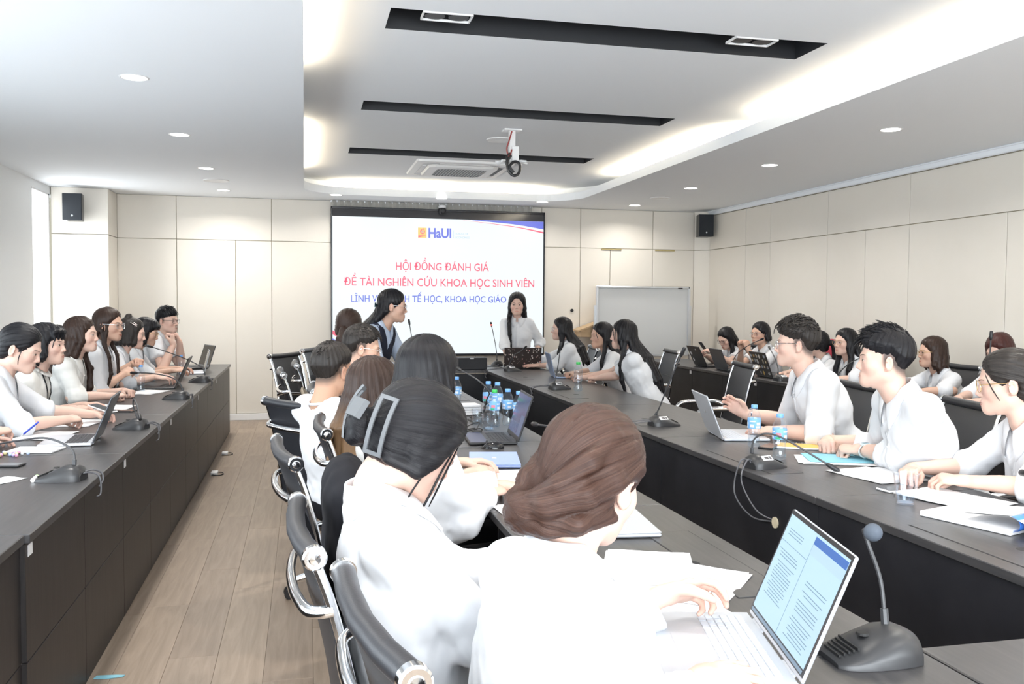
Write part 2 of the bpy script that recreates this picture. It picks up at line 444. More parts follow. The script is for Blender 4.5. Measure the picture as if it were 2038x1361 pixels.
# warm light strips lying in the cove
led = MB()
def strip(x0, y0, x1, y1): 
    dx, dy = x1-x0, y1-y0; L = math.hypot(dx, dy)
    led.box(((x0+x1)/2, (y0+y1)/2, H+0.045), (max(abs(dx), 0.03), max(abs(dy), 0.03), 0.02))
def cove_light(x0, y0, x1, y1, p):
    L = math.hypot(x1-x0, y1-y0); 
    a = area_light('cove_light', ((x0+x1)/2, (y0+y1)/2, H+0.065), ((x0+x1)/2, (y0+y1)/2, 5), max(abs(x1-x0), 0.04), max(abs(y1-y0), 0.04), p, (1.0, 0.84, 0.62))
    a.rotation_euler = (PI, 0, 0)
segs = [(TX1+0.13, 0.5, TX1+0.13, 2.6), (TX1+0.13, 2.75, TX1+0.13, 6.0), (TX1+0.13, 6.7, TX1+0.13, 9.3),
        (TX0-0.13, 0.0, TX0-0.13, 2.6), (TX0-0.13, 2.75, TX0-0.13, 5.45), (TX0-0.13, 7.3, TX0-0.13, 9.7),
        (0.45, TY1+0.13, 1.75, TY1+0.13), (2.0, TY1+0.13, 2.8, TY1+0.13)]
for sg in segs:
    strip(*sg); L = math.hypot(sg[2]-sg[0], sg[3]-sg[1]); cove_light(*sg, 7.0*L)
led.build('light_strip', M['led_strip'], ceiling)

# ------------------------------------------------------------------ ceiling fittings
def downlight(x, y, label, power=9, spot=True):
    t = thing('downlight', label, 'downlight', (x, y, H), 0, 'recessed ceiling downlights')
    MB().lathe([(0.066, -0.001), (0.074, -0.004), (0.080, -0.001), (0.080, 0.0)], n=24).build('rim', M['white_plastic'], t, smooth=True)
    MB().lathe([(0.0, -0.0025), (0.040, -0.0025), (0.066, -0.0015)], n=24).build('diffuser', M['lamp'], t)
    l = bpy.data.lights.new('downlight_beam', 'AREA'); l.shape = 'DISK'; l.size = 0.13; l.energy = power; l.color = (1.0, 0.96, 0.90); l.spread = rad(150)
    lo = bpy.data.objects.new('downlight_beam', l); COL.objects.link(lo); lo.location = (x, y, H-0.012)
left_names = ['nearest of the left ceiling row', 'second from the camera in the left ceiling row', 'third from the camera in the left ceiling row', 'in the left ceiling row, beside the far wall']
for (x, y), nm in zip([(-0.926,5.41),(-0.912,7.167),(-0.898,8.9),(-0.884,10.6)], left_names): downlight(x, y, 'round white recessed downlight '+nm)
for (x, y), nm in zip([(0.364,10.93),(1.606,10.93),(2.86,10.93)], ['above the left end of the screen', 'above the middle of the screen', 'above the right end of the screen']): downlight(x, y-0.25, 'round white recessed downlight '+nm, 5)
for (x, y), nm in zip([(4.064,5.62),(4.065,7.317),(4.063,8.986),(4.084,10.72)], ['nearest in the right ceiling row', 'second from the camera in the right ceiling row', 'third from the camera in the right ceiling row', 'in the right ceiling row, beside the far wall']): downlight(x, y, 'round white recessed downlight '+nm, 6 if y > 10 else 9)
for (x, y) in [(-0.93,3.6),(-0.93,1.8),(4.06,3.9),(4.06,2.1),(4.06,0.3),(-0.93,0.0)]:
    l = bpy.data.lights.new('downlight_beam', 'AREA'); l.shape = 'DISK'; l.size = 0.13; l.energy = 9; l.color = (1.0,0.96,0.90); l.spread = rad(150)
    lo = bpy.data.objects.new('downlight_beam', l); COL.objects.link(lo); lo.location = (x, y, H-0.012)
def twin_spot(x, y, label):
    t = thing('spotlight', label, 'spotlight', (x, y, ZU), 0, 'twin spotlights in the black slot')
    MB().rbox((0, 0, 0.0), (0.25, 0.012, 0.012), 0.002).build('frame', M['white_plastic'], t)
    fr = MB()
    for sx in (-1, 1): fr.box((sx*0.122, 0.06, 0), (0.008, 0.12, 0.012))
    fr.box((0, 0.12, 0), (0.25, 0.008, 0.012)); fr.build('side_frame', M['white_plastic'], t)
    for sx in (-1, 1):
        h = MB().lathe([(0.052, 0.0), (0.052, 0.05), (0.03, 0.09)], (sx*0.06, 0.062, 0.0), n=18).build('lamp_can', M['black_plastic'], t, smooth=True)
        MB().lathe([(0.0, 0.004), (0.045, 0.004)], (sx*0.06, 0.062, 0.0), n=18).build('lamp_face', M['lamp'], h)
    l = bpy.data.lights.new('spot_beam', 'AREA'); l.shape = 'DISK'; l.size = 0.1; l.energy = 6; l.color = (1.0,0.95,0.88); l.spread = rad(100)
    lo = bpy.data.objects.new('spot_beam', l); COL.objects.link(lo); lo.location = (x, y+0.06, ZU-0.02)
twin_spot(0.70, 4.432, 'white framed twin spotlight at the left end of the near black slot')
twin_spot(2.375, 4.432, 'white framed twin spotlight at the right end of the near black slot')
for sx_ in (0.685, 2.33):
    for sy_ in (2.3, 0.25):
        l = bpy.data.lights.new('spot_beam', 'AREA'); l.shape = 'DISK'; l.size = 0.1; l.energy = 6; l.color = (1.0,0.95,0.88); l.spread = rad(120)
        lo = bpy.data.objects.new('spot_beam', l); COL.objects.link(lo); lo.location = (sx_, sy_, ZU-0.02)
def round_vent(name, x, y, z, r, label, cat):
    t = thing(name, label, cat, (x, y, z))
    MB().lathe([(r*0.90, -0.004), (r*0.97, -0.008), (r, 0.0)], n=32).build('rim', M['white_plastic'], t, smooth=True)
    MB().lathe([(0.0, -0.003), (r*0.90, -0.004)], n=32).build('grille', principled('speaker_mesh', (0.62,0.64,0.68), 0.8), t)
round_vent('ceiling_speaker', 1.68, 7.70, ZU, 0.125, 'round white speaker grille in the raised ceiling behind the projector mount', 'speaker')
round_vent('ceiling_speaker', -0.887, 9.76, H, 0.13, 'round grey ceiling speaker between the left downlights', 'speaker')
round_vent('ceiling_speaker', 4.09, 9.90, H, 0.12, 'round grey ceiling speaker between the right downlights', 'speaker')
# ceiling cassette air conditioner
ac = thing('air_conditioner', 'white square ceiling cassette air conditioner with grey grille', 'air conditioner', (1.60, 9.42, ZU))
b = MB(); o1 = 0.50
def sq(h, z, c=0.06):
    return [(-h+c,-h,z),(h-c,-h,z),(h,-h+c,z),(h,h-c,z),(h-c,h,z),(-h+c,h,z),(-h,h-c,z),(-h,-h+c,z)]
def sqring(mb, A, B):
    n = len(A); mb.add(A+B, [(i, n+i, n+(i+1)%n, (i+1)%n) for i in range(n)])
sqring(b, sq(0.50, 0.0, .01), sq(0.495, -0.022, .02)); sqring(b, sq(0.495, -0.022, .02), sq(0.43, -0.030)); 
b.build('frame', M['white_plastic'], ac)
b = MB(); sqring(b, sq(0.37, -0.026), sq(0.355, -0.052)); sqring(b, sq(0.355, -0.052), sq(0.26, -0.056)); b.build('front_panel', M['white_plastic'], ac)
b = MB(); A = sq(0.43, -0.028); B = sq(0.37, -0.024); sqring(b, A, B); b.build('air_channel', M['ceiling'], ac)
g = MB(); g.box((0, 0, -0.046), (0.52, 0.52, 0.004)); g.build('filter', principled('ac_filter', (0.34,0.36,0.38), 0.8), ac)
g = MB()
for k in range(17): g.box((-0.25+k*0.03125, 0, -0.052), (0.006, 0.52, 0.008))
gr = g.build('grille', principled('ac_grille', (0.52,0.53,0.54), 0.6), ac); gr['kind'] = 'stuff'
for k in range(4):
    R = Matrix.Rotation(k*PI/2, 3, 'Z')
    m = MB(); m.box(R@Vector((0, 0.40, -0.030)), (0.52, 0.05, 0.006) if k % 2 == 0 else (0.05, 0.52, 0.006)); m.build('louvre', M['slot'] if k in (0, 3) else M['white_plastic'], ac)
# projector mount with hanging cable
pm = thing('projector_mount', 'empty white projector ceiling bracket with hanging black cable loop', 'projector mount', (1.675, 7.24, ZU))
MB().rbox((0, 0, -0.006), (0.15, 0.11, 0.012), 0.003).build('ceiling_plate', M['white_plastic'], pm)
MB().rbox((0.0, 0, -0.135), (0.050, 0.05, 0.27), 0.004).rbox((0.02, -0.02, -0.20), (0.06, 0.05, 0.12), 0.004).build('drop_pole', M['white_plastic'], pm)
arm = MB()
for a in (5, 40, 140, 175, 220, 320):
    arm.tube([(0, 0, -0.262), (0.09*math.cos(rad(a)), 0.09*math.sin(rad(a)), -0.262), (0.135*math.cos(rad(a)), 0.135*math.sin(rad(a)), -0.270)], 0.010, 6)
arm.build('spider_arm', M['white_plastic'], pm)
MB().tube(spline([(-0.02, -0.05, -0.22), (-0.05, -0.06, -0.27), (-0.045, -0.065, -0.34), (0.0, -0.07, -0.385), (0.045, -0.07, -0.36), (0.05, -0.065, -0.29), (0.01, -0.06, -0.27), (-0.03, -0.06, -0.31), (0.0, -0.07, -0.36)]), 0.012, 8).tube(spline([(-0.03, -0.05, -0.20), (-0.06, -0.06, -0.24), (-0.055, -0.06, -0.30), (-0.01, -0.07, -0.36)]), 0.009, 8).build('black_cable', M['black_plastic'], pm, smooth=True)
MB().tube(spline([(-0.01, -0.04, -0.02), (-0.035, -0.05, -0.10), (-0.055, -0.055, -0.17), (-0.035, -0.055, -0.23), (-0.01, -0.045, -0.17)]), 0.006, 6).build('red_wire', principled('red_wire', (0.30,0.04,0.04), 0.5), pm, smooth=True)
# wall loudspeakers
def wall_speaker(loc, rz, label):
    t = thing('wall_speaker', label, 'loudspeaker', loc, rz, 'wall loudspeakers')
    MB().prism([(-0.098, 0.0), (0.098, 0.0), (0.075, 0.19), (-0.075, 0.19)], -0.145, 0.145).build('cabinet', M['black_plastic'], t)
    MB().rbox((0, -0.006, 0), (0.196, 0.014, 0.286), 0.006).build('grille', principled('speaker_cloth', (0.018,0.022,0.028), 0.8), t)
    MB().lathe([(0.0, 0.0), (0.011, 0.0)], (0, -0.0145, -0.095), n=12, axis=Matrix.Rotation(PI/2, 3, 'X')).build('badge', M['alu'], t)
    MB().box((0, 0.22, 0.0), (0.05, 0.08, 0.07)).build('bracket', M['black_plastic'], t)
wall_speaker((-2.449, 10.55, 2.462), 0.0, 'black wall loudspeaker on the column by the bright window')
wall_speaker((5.17, 10.93, 2.492), -0.12, 'black wall loudspeaker in the corner above the whiteboard')
# ------------------------------------------------------------------ LED wall with the slide
SXL, SXR, SZB, SZT = 0.32, 3.035, 0.78, 2.62
scr = thing('led_screen', 'large lit presentation screen on the far wall showing red and blue lettering', 'screen', ((SXL+SXR)/2, 11.20, 0))
sw = SXR-SXL; scx = (SXL+SXR)/2
fr = MB()
fr.rbox((0, 0.04, SZT-0.012), (sw, 0.10, 0.03), 0.004).rbox((0, 0.04, SZB+0.01), (sw, 0.10, 0.03), 0.004)
for sx in (-1, 1): fr.rbox((sx*(sw/2-0.008), 0.04, (SZB+SZT)/2), (0.018, 0.10, SZT-SZB), 0.003)
fr.box((0, 0.06, (SZB+SZT)/2), (sw-0.02, 0.06, SZT-SZB-0.02))
fr.build('frame', principled('screen_frame', (0.012, 0.014, 0.02), 0.25), scr)
MB().box((0, 0.012, 2.555), (sw-0.03, 0.02, 0.10)).build('black_band', principled('screen_black_band', (0.05,0.05,0.055), 0.12), scr)
SC = 0.66
def slide_mat(n, c, k): m = emissive(n, c, k); bsdf(m).inputs['Base Color'].default_value = (0.03, 0.03, 0.03, 1); bsdf(m).inputs['Roughness'].default_value = 0.4; return m
MB().box((0, 0.012, (SZB+2.504)/2), (sw-0.03, 0.02, 2.504-SZB)).build('slide', slide_mat('slide_white', (0.87, 0.955, 1.0), SC), scr)
mred = slide_mat('slide_red', (0.93, 0.13, 0.22), SC*0.95); mblue = slide_mat('slide_blue', (0.13, 0.17, 0.78), SC*0.95)
mwhite = slide_mat('slide_pure_white', (1,1,1), SC*1.05); mteal = slide_mat('slide_teal', (0.45, 0.66, 0.80), SC*0.9)
myel = slide_mat('slide_yellow', (0.98, 0.62, 0.16), SC)
def slide_text(body, x0, x1, zbase, cap, mat, bold=0.012, name='lettering'):
    me = text_mesh(body, width=(x1-x0), height=cap, depth=0.0005, align='LEFT', bold=bold)
    me.materials.append(mat)
    link_obj(name, me, scr, (x0-scx, -0.0015, zbase), (PI/2, 0, 0))
slide_text('HỘI ĐỒNG ĐÁNH GIÁ', 1.115, 2.300, 1.855, 0.098, mred, 0.010, 'heading_text')
slide_text('ĐỀ TÀI NGHIÊN CỨU KHOA HỌC SINH VIÊN', 0.475, 2.900, 1.655, 0.098, mred, 0.010, 'heading_text')
slide_text('LĨNH VỰC KINH TẾ HỌC, KHOA HỌC GIÁO DỤC', 0.562, 2.775, 1.455, 0.082, mblue, 0.010, 'heading_text')
slide_text('HaUI', 1.522, 1.812, 2.268, 0.118, mblue, 0.03, 'heading_text')
slide_text('SCHOOL OF', 1.868, 2.030, 2.312, 0.024, mteal, 0.0, 'small_text')
slide_text('ECONOMICS', 1.868, 2.045, 2.264, 0.024, mteal, 0.0, 'small_text')
MB().box((1.842-scx, -0.001, 2.315), (0.004, 0.001, 0.10)).build('divider_line', mteal, scr)
# emblem: yellow square, red ring with a flame tip, blue centre, red wedge
MB().rbox((1.445-scx, -0.001, 2.325), (0.108, 0.003, 0.128), 0.001).build('emblem_square', myel, scr)
em = MB(); R_ = 0.031
outer = []; inn = []
for k in range(29):
    a = rad(110+k*320/28); wdt = 0.013*(1-0.7*k/28)+0.003
    outer.append((1.447-scx+math.cos(a)*R_, -0.004, 2.340+math.sin(a)*R_)); inn.append((1.447-scx+math.cos(a)*(R_-wdt), -0.004, 2.340+math.sin(a)*(R_-wdt)))
em.add(outer+inn, [(i, i+1, 30+i, 29+i) for i in range(28)])
em.add([(1.395-scx, -0.004, 2.262), (1.395-scx, -0.004, 2.290), (1.495-scx, -0.004, 2.292)], [(0,1,2)])
em.add([(1.435-scx, -0.004, 2.368), (1.460-scx, -0.004, 2.384), (1.455-scx, -0.004, 2.362)], [(0,1,2)])
em.build('emblem_ring', mred, scr)
em = MB()
for k in range(6):
    a = rad(60*k); em.box((1.447-scx+0.008*math.cos(a), -0.004, 2.340+0.008*math.sin(a)), (0.006, 0.001, 0.006))
em.build('emblem_flower', mblue, scr)
# corner swooshes
def swoosh(P, Q, mat):
    m = MB(); A = spline(P, 6); B = spline(Q, 6)
    m.add([(a.x-scx, -0.002, a.y) for a in A]+[(b.x-scx, -0.002, b.y) for b in B], [(i, i+1, len(A)+i+1, len(A)+i) for i in range(len(A)-1)])
    m.build('swoosh', mat, scr)
v2 = lambda x, z: (x, z, 0)
swoosh([v2(2.05,2.503), v2(2.5,2.503), v2(3.018,2.503)], [v2(2.05,2.50), v2(2.62,2.46), v2(3.018,2.405)], mblue)
swoosh([v2(2.05,2.498), v2(2.62,2.457), v2(3.018,2.402)], [v2(2.05,2.495), v2(2.62,2.437), v2(3.018,2.375)], mwhite)
swoosh([v2(1.95,2.497), v2(2.62,2.436), v2(3.018,2.373)], [v2(1.95,2.4955), v2(2.62,2.426), v2(3.018,2.352)], mred)
swoosh([v2(0.338,1.10), v2(0.62,0.97), v2(0.9,0.885)], [v2(0.338,1.05), v2(0.60,0.93), v2(0.9,0.865)], mred)
swoosh([v2(0.338,1.0), v2(0.50,0.92), v2(0.62,0.84)], [v2(0.338,0.80), v2(0.45,0.80), v2(0.62,0.80)], mblue)
swoosh([v2(0.90,0.925), v2(1.1,0.905), v2(1.25,0.90)], [v2(0.90,0.91), v2(1.1,0.892), v2(1.25,0.888)], mred)
# pleated pelmet over the screen, webcam on its top edge
pel = thing('pleated_valance', 'grey pleated fabric valance hanging above the screen', 'valance', (1.60, 11.24, 2.55))
pts = []
N = 150
P = [[(-1.27+2.54*i/N, -0.012*math.sin(i*2*PI/5.0)-0.01, z) for z in (0.0, 0.148)] for i in range(N+1)]
MB().grid(P).build('pleated_fabric', M['grey_cloth'], pel, smooth=True)
MB().box((0, 0.01, 0.14), (2.56, 0.02, 0.018)).build('track', M['alu'], pel)
wc = thing('webcam', 'small black conference camera on the top edge of the screen', 'camera', (1.69, 11.16, 2.60))
MB().lathe([(0.0, -0.05), (0.035, -0.045), (0.05, -0.02), (0.05, 0.02), (0.035, 0.04), (0.0, 0.045)], n=18).build('camera_body', M['black_plastic'], wc, smooth=True)
MB().cyl((0, -0.02, -0.005), (0, -0.056, -0.005), 0.022, n=16).build('lens', M['slot'], wc, smooth=True)
MB().lathe([(0.0, 0.075), (0.04, 0.07), (0.05, 0.05), (0.045, 0.035)], n=18).build('top_cover', M['white_plastic'], wc, smooth=True)
MB().box((0, 0.03, -0.02), (0.05, 0.08, 0.02)).build('clamp', M['black_plastic'], wc)

# ------------------------------------------------------------------ tables
TT = 0.76
def long_table(label, x0, x1, y0, y1, front, group, two_rows=True, hatch=None, stickers=False, mat=None, seams=2, hatch_x=None):
    """front: +1 panel on the +x side, -1 panel on the -x side"""
    mat = mat or M['table_front']
    t = thing('conference_table', label, 'table', ((x0+x1)/2, (y0+y1)/2, 0), 0, group)
    w, d = x1-x0, y1-y0
    top = MB().rbox((0, 0, TT-0.014), (w, d-0.003, 0.028), 0.0025).build('tabletop', M['table'], t)
    xf = front*(w/2-0.022)
    for k in range(seams):
        a, b = -d/2+k*d/seams, -d/2+(k+1)*d/seams
        for z0, z1 in (((0.012, 0.372), (0.376, TT-0.03)) if two_rows else ((0.012, TT-0.03),)):
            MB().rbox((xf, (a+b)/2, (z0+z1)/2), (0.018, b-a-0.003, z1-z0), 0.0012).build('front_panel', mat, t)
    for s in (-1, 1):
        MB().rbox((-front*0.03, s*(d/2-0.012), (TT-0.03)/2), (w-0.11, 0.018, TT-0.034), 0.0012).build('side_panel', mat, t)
    if hatch is not None:
        hx = hatch_x if hatch_x is not None else front*(w/2-0.135)
        h = MB().rbox((hx, hatch, TT+0.0006), (0.14, 0.60, 0.0022), 0.0008).build('cable_hatch', M['table'], t)
        MB().lathe([(0.0, 0.0), (0.022, 0.0)], (hx-front*0.062, hatch-0.02, TT+0.0019), n=14).build('cable_notch', M['slot'], h)
        gp = MB()
        for a, b, c, e in ((hx, hatch-0.302, 0.146, 0.003), (hx, hatch+0.302, 0.146, 0.003)): gp.box((a, b, TT+0.0003), (c, e, 0.0008))
        for s in (-1, 1): gp.box((hx+s*0.0715, hatch, TT+0.0003), (0.003, 0.606, 0.0008))
        gp.build('hatch_gap', M['slot'], t)
    if stickers:
        s = MB().box((front*(w/2-0.0115), -d/2+0.045, TT-0.055), (0.001, 0.045, 0.035)).build('inventory_label', M['paper'], t)
    return t
for k, (a, b) in enumerate([(-0.05, 1.40), (1.40, 2.85), (2.85, 4.30), (4.30, 5.75), (5.75, 7.20), (7.20, 8.65), (8.65, 10.22)]):
    nm = ['behind the camera', 'nearest, cut by the picture edge', 'under the first microphone unit', 'under the second microphone unit', 'under the clasped hands', 'under the black laptop', 'farthest, ending near the far wall'][k]
    off = -0.014 if k < 2 else 0.0
    long_table('dark wenge table of the left row, '+nm, -1.46+off, -0.79+off, a, b, +1, 'left row of tables', stickers=True)
for k, (a, b) in enumerate([(-0.05, 1.40), (1.40, 2.85), (2.85, 4.30), (4.30, 5.75), (5.75, 7.20), (7.20, 8.94)]):
    nm = ['behind the camera', 'holding the clear plastic cup', 'holding two water bottles', 'holding the silver laptop seen from behind', 'holding the bottle with a green cap', 'farthest, at the patterned laptop'][k]
    long_table('dark table of the right row, '+nm, 1.79 if k < 4 else 1.81, 2.46, a, b, -1, 'right row of tables', two_rows=False, hatch=0.0, mat=M['black_board'], seams=1)
for k, (a, b) in enumerate([(0.10, 1.54), (1.54, 2.85), (2.85, 4.30), (4.30, 5.75), (5.75, 7.20), (7.20, 8.94)]):
    nm = ['under the large open laptop, nearest', 'beside the woman with the hair bun', 'under the blue folder', 'under the dark laptop and bottles', 'beside the man in spectacles', 'farthest, near the screen'][k]
    long_table('dark table of the middle row, '+nm, 0.60, 1.20, a, b, +1, 'middle row of tables', two_rows=False, hatch=0.0 if k in (1,2,4) else None, mat=M['black_board'], seams=1)
def cross_table(label, x0, x1, y0, y1, fy, group, seams=1):
    t = thing('conference_table', label, 'table', ((x0+x1)/2, (y0+y1)/2, 0), 0, group)
    w, d = x1-x0, y1-y0
    MB().rbox((0, 0, TT-0.014), (w-0.003, d-0.003, 0.028), 0.0025).build('tabletop', M['table'], t)
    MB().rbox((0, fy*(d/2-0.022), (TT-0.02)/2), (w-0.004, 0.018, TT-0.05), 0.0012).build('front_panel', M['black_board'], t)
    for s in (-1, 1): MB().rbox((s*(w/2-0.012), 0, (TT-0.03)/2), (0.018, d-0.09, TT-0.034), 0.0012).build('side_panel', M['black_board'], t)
    return t
cross_table('dark table joining the rows in front of the standing woman', 1.20, 2.46, 8.95, 9.72, -1, 'cross tables')
cross_table('dark table before the screen behind the bending woman', 0.35, 1.20, 8.95, 9.72, -1, 'cross tables')
cross_table('dark table joining the middle and right rows beside the large laptop', 1.205, 1.785, 0.80, 1.54, 1, 'cross tables')
for k, (a, b) in enumerate([(3.25, 4.70), (4.70, 6.15), (6.15, 7.60), (7.60, 9.05), (9.05, 10.50)]):
    nm = ['nearest, by the right wall', 'in front of the woman with a brown bob', 'under the laptop covered in stickers', 'under the plain slate laptop', 'farthest, before the whiteboard'][k]
    long_table('dark table of the back row, '+nm, 4.13, 4.70, a, b, -1, 'back row of tables', two_rows=False, mat=M['black_board'], seams=2, stickers=True)

# ------------------------------------------------------------------ whiteboard and lectern
wbd = thing('whiteboard', 'mobile whiteboard with aluminium frame near the far right corner', 'whiteboard', (4.277, 10.86, 0))
MB().box((0, 0.01, 1.225), (1.24, 0.012, 0.87)).build('board', principled('whiteboard_surface', (0.66, 0.67, 0.67), 0.25), wbd)
f_ = MB()
f_.rbox((0, 0, 1.665), (1.28, 0.03, 0.026), 0.004).rbox((0, 0, 0.785), (1.28, 0.03, 0.026), 0.004)
for s in (-1, 1): f_.rbox((s*0.632, 0, 1.225), (0.03, 0.03, 0.90), 0.004)
f_.build('frame', M['alu'], wbd)
for s in (-1, 1):
    l_ = MB().rbox((s*0.658, 0.02, 0.75), (0.022, 0.03, 1.36), 0.003).build('stand_post', M['alu'], wbd)
    MB().rbox((s*0.658, 0.02, 0.06), (0.03, 0.50, 0.03), 0.004).build('foot', M['alu'], wbd)
MB().rbox((0, -0.05, 0.78), (0.9, 0.08, 0.015), 0.004).build('pen_tray', M['alu'], wbd)
MB().rbox((0.50, -0.02, 1.655), (0.06, 0.015, 0.015), 0.003).build('magnet', M['black_plastic'], wbd)
lec = thing('lectern', 'light wooden lectern with slanted top behind the whiteboard edge', 'lectern', (3.71, 11.13, 0))
wood = principled('maple_wood', (0.52, 0.36, 0.20), 0.45)
add_noise_color(wood, (0.46, 0.31, 0.17), (0.58, 0.41, 0.24), scale=(2, 2, 14), nscale=2.5, detail=6)
MB().rbox((0.10, 0.04, 0.52), (0.16, 0.20, 1.04), 0.004).rbox((0.08, 0.02, 0.02), (0.42, 0.38, 0.04), 0.004).build('post', wood, lec)
m_ = MB(); m_.add([(-0.27,-0.16,1.09),(0.27,-0.16,1.28),(0.27,0.14,1.28),(-0.27,0.14,1.09),(-0.27,-0.16,1.11),(0.27,-0.16,1.30),(0.27,0.14,1.30),(-0.27,0.14,1.11)], [(0,3,2,1),(4,5,6,7),(0,1,5,4),(1,2,6,5),(2,3,7,6),(3,0,4,7)]); m_.build('slanted_top', wood, lec)
m_ = MB(); m_.prism([(-0.24,-0.14),(0.24,-0.14),(0.24,0.12),(-0.24,0.12)], 1.02, 1.05); m_.add([(-0.24,-0.14,1.05),(0.24,-0.14,1.05),(0.24,-0.14,1.27),(-0.24,-0.14,1.10),(-0.24,0.12,1.05),(0.24,0.12,1.05),(0.24,0.12,1.27),(-0.24,0.12,1.10)], [(0,1,2,3),(4,7,6,5),(0,3,7,4),(1,5,6,2)]); m_.build('neck_box', wood, lec)

# ------------------------------------------------------------------ office chairs
def make_chair(label):
    t = thing('office_chair', label, 'chair')
    HW = 0.240
    prof = spline([(0.225, 0.425), (0.20, 0.452), (0.05, 0.435), (-0.12, 0.425), (-0.205, 0.455), (-0.235, 0.54), (-0.262, 0.70), (-0.300, 0.865), (-0.335, 0.965)], 6)
    # sling: seat and back
    def sling(i0, i1, name):
        P = []
        for i in range(i0, i1+1):
            y, z = prof[i].x, prof[i].y
            tn = prof[min(i+1, len(prof)-1)]-prof[max(i-1, 0)]; nx, nz = -tn.y, tn.x
            L = math.hypot(nx, nz); nx, nz = nx/L, nz/L
            row = []
            for j in range(13):
                u = -1+2*j/12; sag = 0.020*(1-u*u)
                row.append((u*(HW-0.012), y+nx*sag, z+nz*sag))
            P.append(row)
        Q = [[(x, y+0.0, z) for x, y, z in r] for r in P]
        m = MB().grid(P)
        off = []
        for i, r in enumerate(P):
            ii = i0+i; tn = prof[min(ii+1, len(prof)-1)]-prof[max(ii-1, 0)]; nx, nz = -tn.y, tn.x; L = math.hypot(nx, nz)
            off.append([(x, y+nx/L*0.012, z+nz/L*0.012) for x, y, z in r])
        m.grid(off, flip=True)
        for A, B in ((P[0], off[0]), (P[-1], off[-1])): m.grid([A, B])
        for c in (0, -1): m.grid([[r[c] for r in P], [r[c] for r in off]])
        o = m.build(name, M['leather'], t, smooth=True, angle=60)
        return o
    sling(0, 24, 'seat'); sling(25, len(prof)-1, 'backrest')
    ss = MB(); 
    i = 37; y, z = prof[i].x, prof[i].y
    ss.tube([(-HW+0.015, y+0.003, z), (-HW*0.5, y-0.012, z), (0, y-0.018, z), (HW*0.5, y-0.012, z), (HW-0.015, y+0.003, z)], 0.004, 6)
    ss.build('back_seam', M['leather'], t, smooth=True)
    # top roll
    pt = prof[-1]
    MB().tube([(-HW+0.004, pt.x, pt.y+0.006), (-HW*0.55, pt.x-0.012, pt.y+0.002), (0, pt.x-0.018, pt.y), (HW*0.55, pt.x-0.012, pt.y+0.002), (HW-0.004, pt.x, pt.y+0.006)], 0.021, 14).build('top_roll', M['leather'], t, smooth=True)
    for s in (-1, 1):
        rail = MB().tube([(s*HW, p.x, p.y) for p in prof], 0.011, 8, flat=0.75)
        r_ = rail.build('side_rail', M['chrome'], t, smooth=True)
        e = MB().lathe([(0.0, 0.014), (0.010, 0.013), (0.012, 0.010), (0.020, 0.010), (0.0235, 0.006), (0.0235, -0.010)], (s*(HW+0.006), pt.x, pt.y+0.006), n=18, axis=Matrix.Rotation(s*PI/2, 3, 'Y'))
        e.build('end_cap', M['chrome'], r_, smooth=True)
        arm = spline([(s*(HW+0.012), -0.245, 0.635), (s*(HW+0.028), -0.20, 0.655), (s*(HW+0.032), -0.08, 0.660), (s*(HW+0.032), 0.06, 0.655), (s*(HW+0.030), 0.125, 0.625), (s*(HW+0.028), 0.125, 0.575), (s*(HW+0.024), 0.07, 0.52), (s*(HW+0.015), 0.02, 0.455)], 6)
        a_ = MB().tube(arm, 0.0125, 10, flat=1.25).build('armrest', M['chrome'], t, smooth=True)
        MB().tube([(p.x, p.y, p.z-0.012) for p in arm[7:26]], 0.011, 8, flat=1.2).build('arm_pad', M['black_plastic'], a_, smooth=True)
    br = MB()
    for (y, z) in ((0.02, 0.415), (-0.235, 0.52)):
        br.tube([(-HW, y, z), (-HW*0.5, y-0.008, z-0.014), (0, y-0.012, z-0.02), (HW*0.5, y-0.008, z-0.014), (HW, y, z)], 0.010, 8)
    br.build('cross_brace', M['chrome'], t, smooth=True)
    by, bz = -0.300, 0.868
    bow = spline([(-HW-0.004, by, bz), (-HW*0.99, by-0.022, bz-0.004), (-HW*0.84, by-0.046, bz-0.010), (-HW*0.4, by-0.060, bz-0.014), (0, by-0.063, bz-0.016), (HW*0.4, by-0.060, bz-0.014), (HW*0.84, by-0.046, bz-0.010), (HW*0.99, by-0.022, bz-0.004), (HW+0.004, by, bz)], 5)
    MB().tube(bow, 0.0098, 10, flat=1.3).build('back_bow', M['chrome'], t, smooth=True)
    MB().cyl((0, -0.02, 0.14), (0, -0.02, 0.30), 0.026, n=16).cyl((0, -0.02, 0.28), (0, -0.02, 0.40), 0.016, n=14).build('gas_column', M['chrome'], t, smooth=True)
    MB().rbox((0, -0.02, 0.385), (0.12, 0.22, 0.045), 0.01).build('tilt_box', M['black_plastic'], t)
    MB().tube([(-0.04, -0.02, 0.385), (-0.20, -0.05, 0.38), (-0.235, -0.055, 0.375)], 0.006, 6).build('lever', M['black_plastic'], t)
    MB().lathe([(0.045, 0.10), (0.05, 0.12), (0.04, 0.16), (0.028, 0.17)], (0, -0.02, 0), n=16).build('hub', M['chrome'], t, smooth=True)
